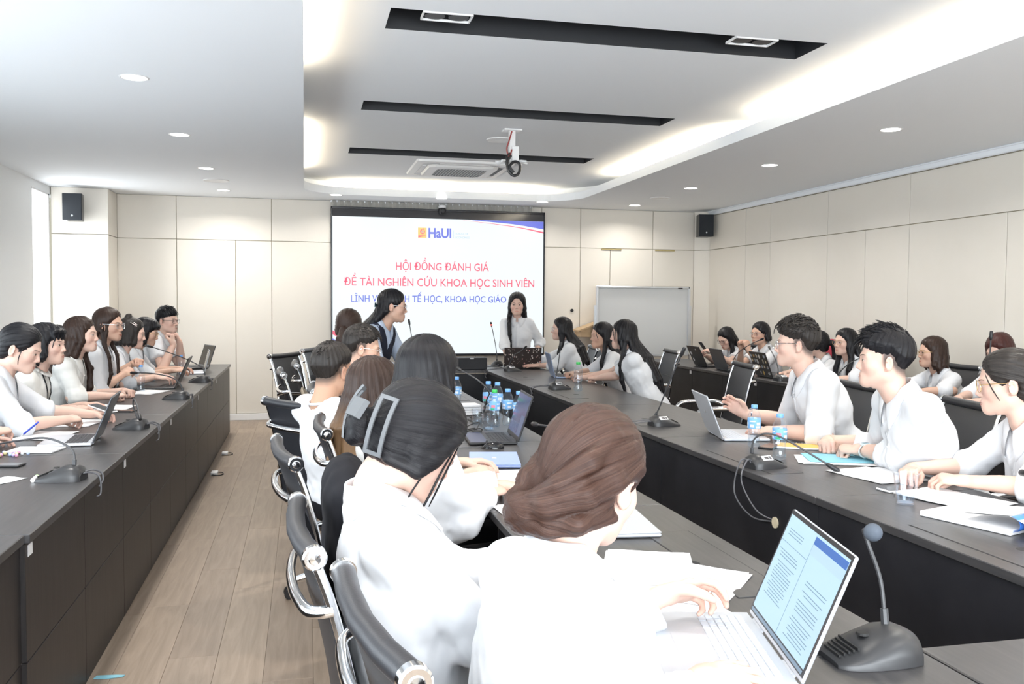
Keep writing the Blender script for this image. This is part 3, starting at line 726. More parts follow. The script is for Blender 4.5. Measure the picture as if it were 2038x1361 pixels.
    for k in range(5):
        a = rad(72*k+18); dx, dy = math.cos(a), math.sin(a)
        leg = MB().tube([(dx*0.03, -0.02+dy*0.03, 0.135), (dx*0.16, -0.02+dy*0.16, 0.118), (dx*0.285, -0.02+dy*0.285, 0.085)], 0.018, 8, rs=[0.024, 0.019, 0.013]).build('leg', M['chrome'], t, smooth=True)
        c = MB(); px, py = dx*0.29, -0.02+dy*0.29; ax = Vector((-dy, dx, 0))
        for s in (-1, 1): c.cyl(Vector((px, py, 0.0275))+ax*(s*0.008), Vector((px, py, 0.0275))+ax*(s*0.026), 0.0275, n=14)
        c.cyl((px, py, 0.05), (px, py, 0.085), 0.008, n=8)
        c.build('caster', M['black_plastic'], leg, smooth=True)
    return t
chair0 = None
def chair(x, y, heading, label, group='aluminium office chairs with black leather'):
    """x, y: middle of the top roll; heading in degrees, 0 = facing +x"""
    global chair0
    rz = rad(heading)-PI/2
    cx = x+0.335*math.cos(rad(heading)); cy = y+0.335*math.sin(rad(heading))
    if chair0 is None:
        chair0 = make_chair(label); c = chair0; c.location = (cx, cy, 0); c.rotation_euler = (0, 0, rz)
    else: c = dup(chair0, (cx, cy, 0), rz, label)
    c['group'] = group
    return c
chair(0.10, 1.35, 8, 'black leather chrome chair under the woman with the brown hair bun')
chair(0.00, 1.935, 4, 'black leather chrome chair under the woman wearing a hair claw')
chair(-0.06, 2.93, 8, 'black leather chrome chair beside the aisle, behind the woman with straight black hair')
chair(0.07, 3.52, 2, 'black leather chrome chair behind the woman with long brown hair')
chair(-0.02, 4.26, 42, 'swivelled black leather chrome chair behind the man in the white tee shirt')
chair(0.05, 5.02, 0, 'black leather chrome chair under the man in spectacles and black vest')
chair(-0.15, 6.20, 4, 'black leather chrome chair beside the aisle, second row of bars behind the man in white')
chair(-0.065, 7.02, 2, 'black leather chrome chair with a beige strap bag, beside the bending woman')
chair(-0.175, 8.24, -30, 'black leather chrome chair turned sideways with its back to the far left wall panels')
chair(0.06, 9.15, -20, 'black leather chrome chair at the lower left corner of the screen')
chair(3.64, 8.45, 174, 'empty black leather chrome chair facing left before the slate laptop')
chair(3.40, 6.45, 172, 'empty black leather chrome chair beside the young man with round spectacles')
chair(3.42, 9.9, 182, 'black leather chrome chair behind the woman with glasses beside the whiteboard')
chair(3.08, 9.28, 172, 'black leather chrome chair between the woman in clear glasses and the whiteboard')
chair(3.22, 4.68, 172, 'black leather chair behind the young man with round spectacles')
chair(3.18, 3.72, 170, 'black leather chair behind the young man with swept black hair')
chair(3.22, 2.85, 172, 'black leather chair behind the seated woman at the right edge')
chair(5.10, 6.10, 176, 'black leather chrome chair beside the woman with a brown bob, by the wall')
chair(5.12, 7.05, 180, 'black leather chair under the woman with round glasses and long black hair')
chair(5.12, 8.35, 180, 'black leather chair under the woman with her hands clasped')
chair(5.12, 9.30, 180, 'black leather chair under the woman looking at her phone')
chair(5.12, 7.60, 180, 'black leather chair under the woman with a ponytail by the red bag')
chair(5.14, 5.15, 180, 'black leather chair under the woman with reddish hair')
for yy, who in ((4.35, 'writing with the blue pen'), (5.05, 'holding a phone over the table'), (5.9, 'with the black ribbon tie'), (6.45, 'with long brown hair and clasped hands'), (7.0, 'with metal glasses holding a bottle'), (7.62, 'with the silver hair clip'), (8.28, 'with a black bob and pale glasses')):
    chair(-2.0, yy, 0, 'black leather chair under the person '+who)
chair(-1.9, 8.9, -8, 'black leather chair under the young man resting his chin')
# ------------------------------------------------------------------ implicit surfaces for figures
F32 = np.float32
def A(*v): return np.array(v, F32)
def nrm(v): v = np.asarray(v, float); return v/(np.linalg.norm(v)+1e-12)
def sph(P, c, r): return np.sqrt(((P-np.asarray(c, F32))**2).sum(1))-F32(r)
def ell(P, c, r, R=None):
    q = P-np.asarray(c, F32)
    if R is not None: q = q @ np.asarray(R, F32)
    r = np.asarray(r, F32)
    k0 = np.sqrt(((q/r)**2).sum(1)); k1 = np.sqrt(((q/(r*r))**2).sum(1))+F32(1e-9)
    return k0*(k0-1)/k1
def cone(P, a, b, ra, rb):
    a = np.asarray(a, F32); b = np.asarray(b, F32); ab = b-a; q = P-a
    t = np.clip((q@ab)/F32((ab@ab)+1e-12), 0, 1)
    return np.sqrt(((q-t[:, None]*ab)**2).sum(1))-(F32(ra)+F32(rb-ra)*t)
def smin(a, b, k):
    h = np.clip(0.5+0.5*(b-a)/k, 0, 1); return b+(a-b)*h-k*h*(1-h)
def smax(a, b, k): return -smin(-a, -b, k)
def chain(P, pts, rs, k=0.0):
    d = None
    for i in range(len(pts)-1):
        c = cone(P, pts[i], pts[i+1], rs[i], rs[i+1]); d = c if d is None else (smin(d, c, k) if k else np.minimum(d, c))
    return d
class Waves:
    def __init__(s, seed, n=6, lo=40, hi=95, squash=(1,1,1)):
        r = np.random.default_rng(seed); s.k = []; s.ph = r.random(n)*6.28
        for i in range(n):
            v = nrm(r.normal(size=3)*np.array(squash)); s.k.append(v*(lo+(hi-lo)*r.random()))
        s.k = np.array(s.k, F32); s.ph = s.ph.astype(F32)
    def __call__(s, P):
        return (1-np.abs(np.sin((P@s.k.T)+s.ph))).mean(1)-0.36
def polygonize(fn, lo, hi, h, B=4):
    """surface nets over a blockwise refined grid"""
    lo = np.asarray(lo, float); hi = np.asarray(hi, float)
    nb = np.maximum(np.ceil((hi-lo)/(h*B)).astype(int), 1); n = nb*B+1
    cc = [lo[i]+(np.arange(nb[i])+0.5)*h*B for i in range(3)]
    G = np.stack(np.meshgrid(*cc, indexing='ij'), -1).reshape(-1, 3).astype(F32)
    dc = fn(G).reshape(nb)
    near = np.abs(dc) < h*B*1.25
    D = np.repeat(np.repeat(np.repeat(dc, B, 0), B, 1), B, 2)
    D = np.pad(D, ((0,1),(0,1),(0,1)), mode='edge').astype(F32)
    mk = np.repeat(np.repeat(np.repeat(near, B, 0), B, 1), B, 2); mk = np.pad(mk, ((0,1),(0,1),(0,1)), mode='edge')
    m2 = mk.copy(); m2[1:] |= mk[:-1]; m2[:, 1:] |= mk[:, :-1]; m2[:, :, 1:] |= mk[:, :, :-1]
    idx = np.argwhere(m2); P = (lo+idx*h).astype(F32)
    D[m2] = fn(P)
    D = np.where(D == 0, F32(1e-7), D)
    D[0], D[-1] = np.abs(D[0])+1e-4, np.abs(D[-1])+1e-4
    D[:, 0], D[:, -1] = np.abs(D[:, 0])+1e-4, np.abs(D[:, -1])+1e-4
    D[:, :, 0], D[:, :, -1] = np.abs(D[:, :, 0])+1e-4, np.abs(D[:, :, -1])+1e-4
    S = D < 0
    c8 = [S[i:n[0]-1+i, j:n[1]-1+j, k:n[2]-1+k] for i in (0,1) for j in (0,1) for k in (0,1)]
    s_ = sum(c.astype(np.int8) for c in c8); act = (s_ > 0) & (s_ < 8)
    ci = np.argwhere(act)
    if len(ci) == 0: return np.zeros((0,3)), np.zeros((0,4), int)
    vid = -np.ones(n-1, int); vid[act] = np.arange(len(ci))
    acc = np.zeros((len(ci), 3)); cnt = np.zeros(len(ci))
    offs = [(i, j, k) for i in (0,1) for j in (0,1) for k in (0,1)]
    for a in offs:
        for ax in range(3):
            if a[ax] == 1: continue
            b = list(a); b[ax] = 1
            da = D[ci[:,0]+a[0], ci[:,1]+a[1], ci[:,2]+a[2]]; db = D[ci[:,0]+b[0], ci[:,1]+b[1], ci[:,2]+b[2]]
            x = (da < 0) != (db < 0); t = np.where(x, da/(da-db+1e-12), 0)
            p = np.array(a, float)[None]+np.zeros((len(ci), 3)); p[:, ax] += t
            acc[x] += p[x]; cnt[x] += 1
    V = lo+(ci+acc/cnt[:, None])*h
    quads = []
    for ax in range(3):
        u, v = (ax+1) % 3, (ax+2) % 3
        sl0 = [slice(None)]*3; sl1 = [slice(None)]*3; sl0[ax] = slice(0, -1); sl1[ax] = slice(1, None)
        s0, s1 = S[tuple(sl0)], S[tuple(sl1)]
        e = np.argwhere(s0 != s1)
        e = e[(e[:, u] > 0) & (e[:, v] > 0) & (e[:, u] < n[u]-1) & (e[:, v] < n[v]-1)]
        if len(e) == 0: continue
        def g(du, dv):
            q = e.copy(); q[:, u] -= du; q[:, v] -= dv; return vid[q[:,0], q[:,1], q[:,2]]
        Q = np.stack([g(1,1), g(0,1), g(0,0), g(1,0)], 1)
        inside_first = s0[e[:,0], e[:,1], e[:,2]]
        Q[~inside_first] = Q[~inside_first][:, ::-1]
        quads.append(Q)
    return V, np.concatenate(quads)
def np_mesh(name, V, Q, mats, mi=None, attrs=None, tris=None):
    me = bpy.data.meshes.new(name)
    me.vertices.add(len(V)); me.vertices.foreach_set('co', np.asarray(V, F32).ravel())
    m = len(Q); me.loops.add(m*4); me.loops.foreach_set('vertex_index', np.asarray(Q, np.int32).ravel())
    me.polygons.add(m); me.polygons.foreach_set('loop_start', np.arange(m, dtype=np.int32)*4)
    me.polygons.foreach_set('use_smooth', np.ones(m, bool))
    for mt in mats: me.materials.append(mt)
    if mi is not None: me.polygons.foreach_set('material_index', np.asarray(mi, np.int32))
    for k, (kind, arr) in (attrs or {}).items():
        at = me.attributes.new(k, kind, 'POINT')
        if kind == 'FLOAT_COLOR':
            c4 = np.ones((len(V), 4), F32); c4[:, :3] = arr; at.data.foreach_set('color', c4.ravel())
        elif kind == 'FLOAT_VECTOR': at.data.foreach_set('vector', np.asarray(arr, F32).ravel())
        else: at.data.foreach_set('value', np.asarray(arr, F32))
    me.update(calc_edges=True); me.validate()
    return me
class Parts:
    """several quad meshes joined into one"""
    def __init__(s): s.V = []; s.Q = []; s.T = []; s.n = 0
    def add(s, V, Q, tint=None):
        V = np.asarray(V, float); s.V.append(V); s.Q.append(np.asarray(Q, int)+s.n); s.n += len(V)
        s.T.append(np.ones((len(V), 3)) if tint is None else (np.tile(np.asarray(tint, float), (len(V), 1)) if np.ndim(tint) == 1 else tint))
    def get(s): return np.concatenate(s.V), np.concatenate(s.Q), np.concatenate(s.T)
def gridq(a, b):
    i, j = np.meshgrid(np.arange(a-1), np.arange(b-1), indexing='ij'); i = i.ravel(); j = j.ravel()
    return np.stack([i*b+j, (i+1)*b+j, (i+1)*b+j+1, i*b+j+1], 1)

def sstep(a, b, x): t = np.clip((x-a)/(b-a), 0, 1); return t*t*(3-2*t)
# ------------------------------------------------------------------ head template (forward +y, right +x)
def head_sdf(P, male):
    X = P.copy(); X[:, 0] = np.abs(X[:, 0])            # symmetric
    j = 1.06 if male else 1.0
    d = ell(X, (0, -0.014, 0.032), (0.074, 0.094, 0.084))
    d = smin(d, ell(X, (0, 0.026, -0.026), (0.0605, 0.064, 0.085)), 0.03)
    d = smin(d, cone(X, (0.040*j, 0.006, -0.066), (0.012*j, 0.066, -0.094), 0.0250*j, 0.0195*j), 0.034)
    d = smin(d, sph(X, (0.0, 0.073, -0.0955), 0.0165*j), 0.024)
    d = smin(d, sph(X, (0.040, 0.054, -0.030), 0.0235), 0.026)
    d = smin(d, cone(X, (0.012, 0.083, 0.012), (0.042, 0.068, 0.014), 0.0095*j, 0.010), 0.016)
    d = smin(d, ell(X, (0, 0.0755, -0.069), (0.028, 0.0155, 0.021)), 0.018)
    d = smax(d, -sph(X, (0.031, 0.102, -0.003), 0.0165), 0.012)
    d = smin(d, sph(X, (0.031, 0.0745, -0.004), 0.0135), 0.005)
    d = smin(d, cone(X, (0.0, 0.084, 0.004), (0.0, 0.1015, -0.034), 0.0065, 0.0088), 0.010)
    d = smin(d, sph(X, (0.0105, 0.0935, -0.0395), 0.0078), 0.006)
    d = smax(d, -sph(X, (0.0062, 0.0985, -0.0475), 0.0030), 0.003)
    d = smin(d, ell(X, (0, 0.0885, -0.0655), (0.0215, 0.0070, 0.0046)), 0.006)
    d = smin(d, ell(X, (0, 0.0875, -0.0755), (0.0180, 0.0075, 0.0054)), 0.006)
    d = smax(d, -ell(X, (0, 0.0965, -0.0702), (0.0225, 0.008, 0.0014)), 0.0025)
    # ear
    c, s_ = math.cos(0.5), math.sin(0.5); R = np.array([[c, s_, 0], [-s_, c, 0], [0, 0, 1]])
    e = ell(X, (0.0795, -0.012, -0.014), (0.0085, 0.0185, 0.031), R)
    e = smax(e, -ell(X, (0.088, -0.008, -0.010), (0.0075, 0.0115, 0.020), R), 0.004)
    e = smin(e, sph(X, (0.0745, -0.003, -0.039), 0.0075), 0.006)
    d = smin(d, e, 0.007)
    nr = 0.056 if male else 0.047
    neck = cone(X, (0, -0.024, -0.05), (0, -0.034, -0.165), nr, nr*1.03)
    neck = smin(neck, cone(X, (0, -0.034, -0.165), (0, -0.034, -0.225), nr*1.03, nr*1.35), 0.03)
    neck = smin(neck, cone(X, (0.042, -0.02, -0.06), (0.012, 0.012, -0.185), 0.012, 0.012), 0.018)
    d = smin(d, neck, 0.018)
    return d
def project_front(x, z, male, y0=0.125, steps=40):
    x = np.asarray(x, F32); z = np.asarray(z, F32); y = np.full_like(x, y0)
    for _ in range(steps):
        dd = head_sdf(np.stack([x, y, z], 1), male); y = y-np.clip(dd, -0.002, 0.02)*F32(0.8)
    return y
HEADS = {}
def head_template(male, h):
    key = (male, h)
    if key in HEADS: return HEADS[key]
    pt = Parts()
    V, Q = polygonize(lambda P: head_sdf(P, male), (-0.105, -0.135, -0.245), (0.105, 0.130, 0.130), h)
    t = np.ones((len(V), 3))
    bl = np.exp(-(((np.abs(V[:,0])-0.042)/0.022)**2+((V[:,2]+0.038)/0.022)**2))*(V[:,1] > 0.02)*0.20
    ear = np.exp(-((np.abs(V[:,0])-0.083)/0.012)**2)*(np.abs(V[:,2]+0.014) < 0.04)*0.12
    nose = np.exp(-((V[:,0]/0.014)**2+((V[:,2]+0.036)/0.012)**2))*(V[:,1] > 0.08)*0.10
    eyes = np.exp(-(((np.abs(V[:,0])-0.031)/0.020)**2+((V[:,2]-0.002)/0.014)**2))*(V[:,1] > 0.04)*0.13
    q = (bl+ear+nose)[:, None]; t = t*(1-q*np.array([0.05, 0.55, 0.50])); t = t*(1-eyes[:, None]*np.array([0.75, 1.0, 1.0]))
    if male:      # close-cropped hair shading into the neck and temples
        lowz = np.interp(V[:, 1], [-0.12, -0.070, -0.042, -0.02, 0.02, 0.05], [-0.050, -0.048, -0.030, 0.004, 0.006, 0.020])
        k = sstep(-0.042, 0.004, V[:, 2]-lowz)*(1-sstep(0.005, 0.022, V[:, 1]))*(np.abs(V[:, 0]) < 0.0785)
        t = t*(1-k[:, None]*np.array([0.80, 0.78, 0.76]))
    pt.add(V, Q, t)
    # lips
    for up in (True, False):
        u = np.linspace(-1, 1, 17); v = np.linspace(0, 1, 5); U, W = np.meshgrid(u, v, indexing='ij')
        wd = 0.0225 if up else 0.020
        x = U*wd
        if up:
            top = 0.0066*(1-np.abs(U)**1.7)*(1-0.18*np.exp(-(U/0.16)**2)); z = -0.0702+W*top
        else: z = -0.0705-W*0.0088*(1-np.abs(U)**2.2)
        y = project_front(x.ravel(), z.ravel(), male)+0.0008
        pt.add(np.stack([x.ravel(), y, z.ravel()], 1), gridq(17, 5) if not up else gridq(17, 5)[:, ::-1], (0.86, 0.50, 0.50) if not male else (0.84, 0.60, 0.58))
    for s in (-1, 1):
        # eyes: almond patches with iris and lash line
        u = np.linspace(-1, 1, 15); v = np.linspace(-1, 1, 9); U, W = np.meshgrid(u, v, indexing='ij')
        hgt = np.where(W > 0, 0.0055*(1-np.abs(U)**2.3), 0.0040*(1-np.abs(U)**2.0))
        x = 0.031+U*0.0145; z = -0.004+W*hgt+U*0.0012
        y = project_front(x.ravel(), z.ravel(), male)+0.0007
        tc = np.tile(np.array([0.85, 1.05, 1.15]), (x.size, 1))
        rr = np.hypot(x.ravel()-0.0310, z.ravel()+0.0035)
        tc[rr < 0.0069] = (0.10, 0.09, 0.08)
        tc[(W.ravel() > 0.60)] = (0.08, 0.07, 0.07)
        tc[(np.abs(U.ravel()) > 0.93)] = (0.35, 0.28, 0.26)
        pt.add(np.stack([s*x.ravel(), y, z.ravel()], 1), gridq(15, 9) if s < 0 else gridq(15, 9)[:, ::-1], tc)
        # brow
        u = np.linspace(0, 1, 12); v = np.linspace(-1, 1, 3); U, W = np.meshgrid(u, v, indexing='ij')
        x = 0.0135+U*0.035; zc = 0.0150+0.0062*np.sin(U*2.2)-0.0035*U; z = zc+W*(0.0030 if male else 0.0021)*(1-0.6*U)*np.minimum(1, U*6+0.4)
        y = project_front(x.ravel(), z.ravel(), male)+0.0011*(1-np.abs(W.ravel())*0.8)
        pt.add(np.stack([s*x.ravel(), y, z.ravel()], 1), gridq(12, 3) if s < 0 else gridq(12, 3)[:, ::-1], (0.10, 0.09, 0.09) if male else (0.13, 0.11, 0.10))
    HEADS[key] = pt.get(); return HEADS[key]

# ------------------------------------------------------------------ right arm template: wrist at origin, fingers +y, palm facing -z, thumb on -x
def arm_sdf(P, pose, arm_r):
    d = smin(ell(P, (0.000, 0.046, 0.0), (0.0395, 0.052, 0.0155)), ell(P, (0.004, 0.070, 0.0), (0.0385, 0.026, 0.0135)), 0.010)
    curl = dict(flat=(0.08, 0.14, 0.08), relaxed=(0.38, 0.55, 0.35), fist=(1.25, 1.55, 0.95), hold=(0.75, 0.85, 0.55), pinch=(0.62, 0.80, 0.50), type=(0.30, 0.70, 0.45))[pose]
    spread = 0.09 if pose in ('flat', 'type') else 0.035
    base = [(-0.029, 0.083, 0.002), (-0.0095, 0.089, 0.0035), (0.0105, 0.086, 0.003), (0.0285, 0.077, 0.0)]
    L = [(0.040, 0.025, 0.019), (0.044, 0.028, 0.020), (0.041, 0.026, 0.019), (0.032, 0.020, 0.017)]
    rr = [0.0088, 0.0090, 0.0085, 0.0076]
    fin = None
    for f in range(4):
        p = np.array(base[f]); a = 0.0; sx = (f-1.4)*spread
        pts = [p-np.array([0, 0.025, 0.002]), p]
        for s in range(3):
            cs = curl[s]*(1.0+(f-1.5)*0.07)
            if pose == 'pinch' and f >= 2: cs *= 1.25
            a += cs
            dirv = np.array([math.sin(sx)*math.cos(a), math.cos(sx)*math.cos(a), -math.sin(a)])
            p = p+dirv*L[f][s]; pts.append(p)
        r = rr[f]; c = chain(P, pts, [r*1.15, r*1.08, r, r*0.92, r*0.80], 0.003)
        fin = c if fin is None else smin(fin, c, 0.0025)
    d = smin(d, fin, 0.007)
    tb = dict(flat=[(-0.024, 0.020, -0.003), (-0.047, 0.047, -0.008), (-0.062, 0.074, -0.010), (-0.067, 0.097, -0.011)],
              relaxed=[(-0.024, 0.020, -0.004), (-0.043, 0.046, -0.017), (-0.047, 0.074, -0.026), (-0.041, 0.096, -0.033)],
              fist=[(-0.024, 0.022, -0.004), (-0.043, 0.048, -0.020), (-0.034, 0.074, -0.036), (-0.014, 0.086, -0.043)],
              hold=[(-0.024, 0.020, -0.005), (-0.040, 0.042, -0.025), (-0.037, 0.066, -0.045), (-0.027, 0.084, -0.056)],
              pinch=[(-0.024, 0.020, -0.005), (-0.041, 0.045, -0.024), (-0.037, 0.072, -0.042), (-0.029, 0.092, -0.055)],
              type=[(-0.024, 0.020, -0.003), (-0.044, 0.046, -0.014), (-0.050, 0.073, -0.022), (-0.046, 0.094, -0.028)])[pose]
    d = smin(d, chain(P, tb, [0.016, 0.0130, 0.0105, 0.0082], 0.004), 0.009)
    a = arm_r
    fo = chain(P, [(0, -0.26, 0), (0, -0.20, 0.002), (0, -0.115, 0.003), (0, -0.03, 0.001), (0, 0.015, 0)], [0.0405*a, 0.0415*a, 0.0370*a, 0.0275*a, 0.0245*a])
    X = P*np.array([0.90, 1, 1.12], F32)
    fo2 = chain(X, [(0, -0.04, 0.001), (0, 0.02, 0)], [0.0265*a, 0.024*a], 0.01)
    d = smin(d, smin(fo, fo2, 0.01), 0.014)
    return d
ARMS = {}
def arm_template(pose, h, male):
    key = (pose, h, male)
    if key not in ARMS:
        V, Q = polygonize(lambda P: arm_sdf(P, pose, 1.08 if male else 0.93), (-0.085, -0.305, -0.135), (0.065, 0.215, 0.055), h)
        t = np.ones((len(V), 3)); k = np.clip((V[:,1]-0.05)/0.1, 0, 1)[:, None]; t = t*(1-k*np.array([0.0, 0.10, 0.10]))
        ARMS[key] = (V, Q, t)
    return ARMS[key]
def frame(y, z_hint):
    y = nrm(y); z = np.asarray(z_hint, float); z = nrm(z-y*(z@y)); x = np.cross(y, z)
    return np.stack([x, y, z], 1)      # columns

# ------------------------------------------------------------------ materials of people
def skin_mat(name, c):
    m = principled(name, c, 0.48, spec=0.35)
    at = node(m, 'ShaderNodeAttribute'); at.attribute_name = 'tint'
    mx = node(m, 'ShaderNodeMix'); mx.data_type = 'RGBA'; mx.blend_type = 'MULTIPLY'; mx.inputs[0].default_value = 1.0
    mx.inputs[6].default_value = (*c, 1); link(m, at.outputs['Color'], mx.inputs[7]); link(m, mx.outputs[2], bsdf(m).inputs['Base Color'])
    bsdf(m).inputs['Subsurface Weight'].default_value = 0.10; bsdf(m).inputs['Subsurface Radius'].default_value = (0.012, 0.005, 0.003); bsdf(m).inputs['Subsurface Scale'].default_value = 0.5
    return m
SKIN = {'fair': skin_mat('fair_skin', (0.70, 0.475, 0.385)), 'warm': skin_mat('warm_skin', (0.62, 0.395, 0.295)), 'tan': skin_mat('tan_skin', (0.53, 0.315, 0.215))}
def hair_mat(name, c_dark, c_light, tip=None):
    m = principled(name, c_dark, 0.29, spec=0.22)
    at = node(m, 'ShaderNodeAttribute'); at.attribute_name = 'strand'
    mp = node(m, 'ShaderNodeMapping'); mp.inputs['Scale'].default_value = (26, 5, 1)
    nz = node(m, 'ShaderNodeTexNoise'); nz.inputs['Scale'].default_value = 1.0; nz.inputs['Detail'].default_value = 6; nz.inputs['Roughness'].default_value = 0.72
    link(m, at.outputs['Vector'], mp.inputs[0]); link(m, mp.outputs[0], nz.inputs[0])
    cr = node(m, 'ShaderNodeValToRGB'); cr.color_ramp.elements[0].position = 0.34; cr.color_ramp.elements[1].position = 0.68
    cr.color_ramp.elements[0].color = (*c_dark, 1); cr.color_ramp.elements[1].color = (*c_light, 1)
    link(m, nz.outputs[0], cr.inputs[0]); out = cr.outputs[0]
    if tip:
        sx = node(m, 'ShaderNodeSeparateXYZ'); link(m, at.outputs['Vector'], sx.inputs[0])
        mr = node(m, 'ShaderNodeMapRange'); mr.inputs[1].default_value = tip[1]; mr.inputs[2].default_value = tip[2]
        link(m, sx.outputs['Z'], mr.inputs[0])
        mx = node(m, 'ShaderNodeMix'); mx.data_type = 'RGBA'; link(m, mr.outputs[0], mx.inputs[0]); link(m, out, mx.inputs[6]); mx.inputs[7].default_value = (*tip[0], 1); out = mx.outputs[2]
    link(m, out, bsdf(m).inputs['Base Color'])
    bp = node(m, 'ShaderNodeBump'); bp.inputs['Strength'].default_value = 0.45; bp.inputs['Distance'].default_value = 0.004
    link(m, nz.outputs[0], bp.inputs['Height']); link(m, bp.outputs[0], bsdf(m).inputs['Normal'])
    return m
HAIR = {'black': hair_mat('black_hair', (0.005, 0.005, 0.007), (0.019, 0.018, 0.020)),
        'darkbrown': hair_mat('dark_brown_hair', (0.016, 0.009, 0.007), (0.055, 0.032, 0.024)),
        'brown': hair_mat('brown_hair', (0.026, 0.012, 0.009), (0.085, 0.045, 0.033)),
        'reddish': hair_mat('reddish_brown_hair', (0.030, 0.010, 0.009), (0.085, 0.030, 0.025)),
        'ombre': hair_mat('brown_hair_with_light_ends', (0.022, 0.013, 0.010), (0.070, 0.043, 0.034), ((0.33, 0.19, 0.09), 0.05, 0.36)),
        'offblack': hair_mat('off_black_hair', (0.012, 0.010, 0.010), (0.050, 0.043, 0.038))}
def cloth_mat(name, c, bump=0.12, rough=0.85):
    m = principled(name, c, rough, spec=0.2)
    tc = node(m, 'ShaderNodeTexCoord')
    a = node(m, 'ShaderNodeTexNoise'); a.noise_type = 'RIDGED_MULTIFRACTAL'; a.inputs['Scale'].default_value = 5.5; a.inputs['Detail'].default_value = 3.0; a.inputs['Distortion'].default_value = 0.9
    b1 = node(m, 'ShaderNodeBump'); b1.inputs['Strength'].default_value = bump*2.2; b1.inputs['Distance'].default_value = 0.010
    link(m, tc.outputs['Object'], a.inputs[0]); link(m, a.outputs[0], b1.inputs['Height']); link(m, b1.outputs[0], bsdf(m).inputs['Normal'])
    return m
CLOTH = {'white': cloth_mat('white_cotton', (0.74, 0.75, 0.775)), 'cream': cloth_mat('cream_blouse_fabric', (0.74, 0.725, 0.69)), 'paleblue': cloth_mat('pale_blue_cotton', (0.50, 0.58, 0.72)),
         'black': cloth_mat('black_fabric', (0.012, 0.012, 0.015)), 'navy': cloth_mat('navy_wool', (0.018, 0.020, 0.034)), 'ivory': cloth_mat('ivory_satin', (0.72, 0.71, 0.68), 0.12, 0.6)}
M['lens'] = principled('spectacle_lens', (0.95, 0.97, 1.0), 0.02, spec=0.5)
def glassy(name, color, mixf, rough=0.03):
    m = bpy.data.materials.new(name); m.use_nodes = True; nt = m.node_tree; nt.nodes.clear()
    o = nt.nodes.new('ShaderNodeOutputMaterial'); mx = nt.nodes.new('ShaderNodeMixShader'); t = nt.nodes.new('ShaderNodeBsdfTransparent'); g = nt.nodes.new('ShaderNodeBsdfGlossy')
    g.inputs['Roughness'].default_value = rough; g.inputs['Color'].default_value = (1, 1, 1, 1); t.inputs['Color'].default_value = (*color, 1)
    lw = nt.nodes.new('ShaderNodeLayerWeight'); lw.inputs['Blend'].default_value = 0.5
    pw = nt.nodes.new('ShaderNodeMath'); pw.operation = 'POWER'; pw.inputs[1].default_value = 3.0; nt.links.new(lw.outputs['Facing'], pw.inputs[0])
    ml = nt.nodes.new('ShaderNodeMath'); ml.operation = 'MULTIPLY_ADD'; ml.inputs[1].default_value = mixf*1.6; ml.inputs[2].default_value = 0.035; nt.links.new(pw.outputs[0], ml.inputs[0])
    nt.links.new(ml.outputs[0], mx.inputs[0]); nt.links.new(t.outputs[0], mx.inputs[1]); nt.links.new(g.outputs[0], mx.inputs[2]); nt.links.new(mx.outputs[0], o.inputs[0])
    return m
M['lens'] = glassy('spectacle_lens', (0.97, 0.98, 1.0), 0.10)
FRAMES = {'silver': M['chrome'], 'black': M['black_plastic'], 'gold': principled('gold_wire', (0.75, 0.52, 0.25), 0.25, 1.0)}

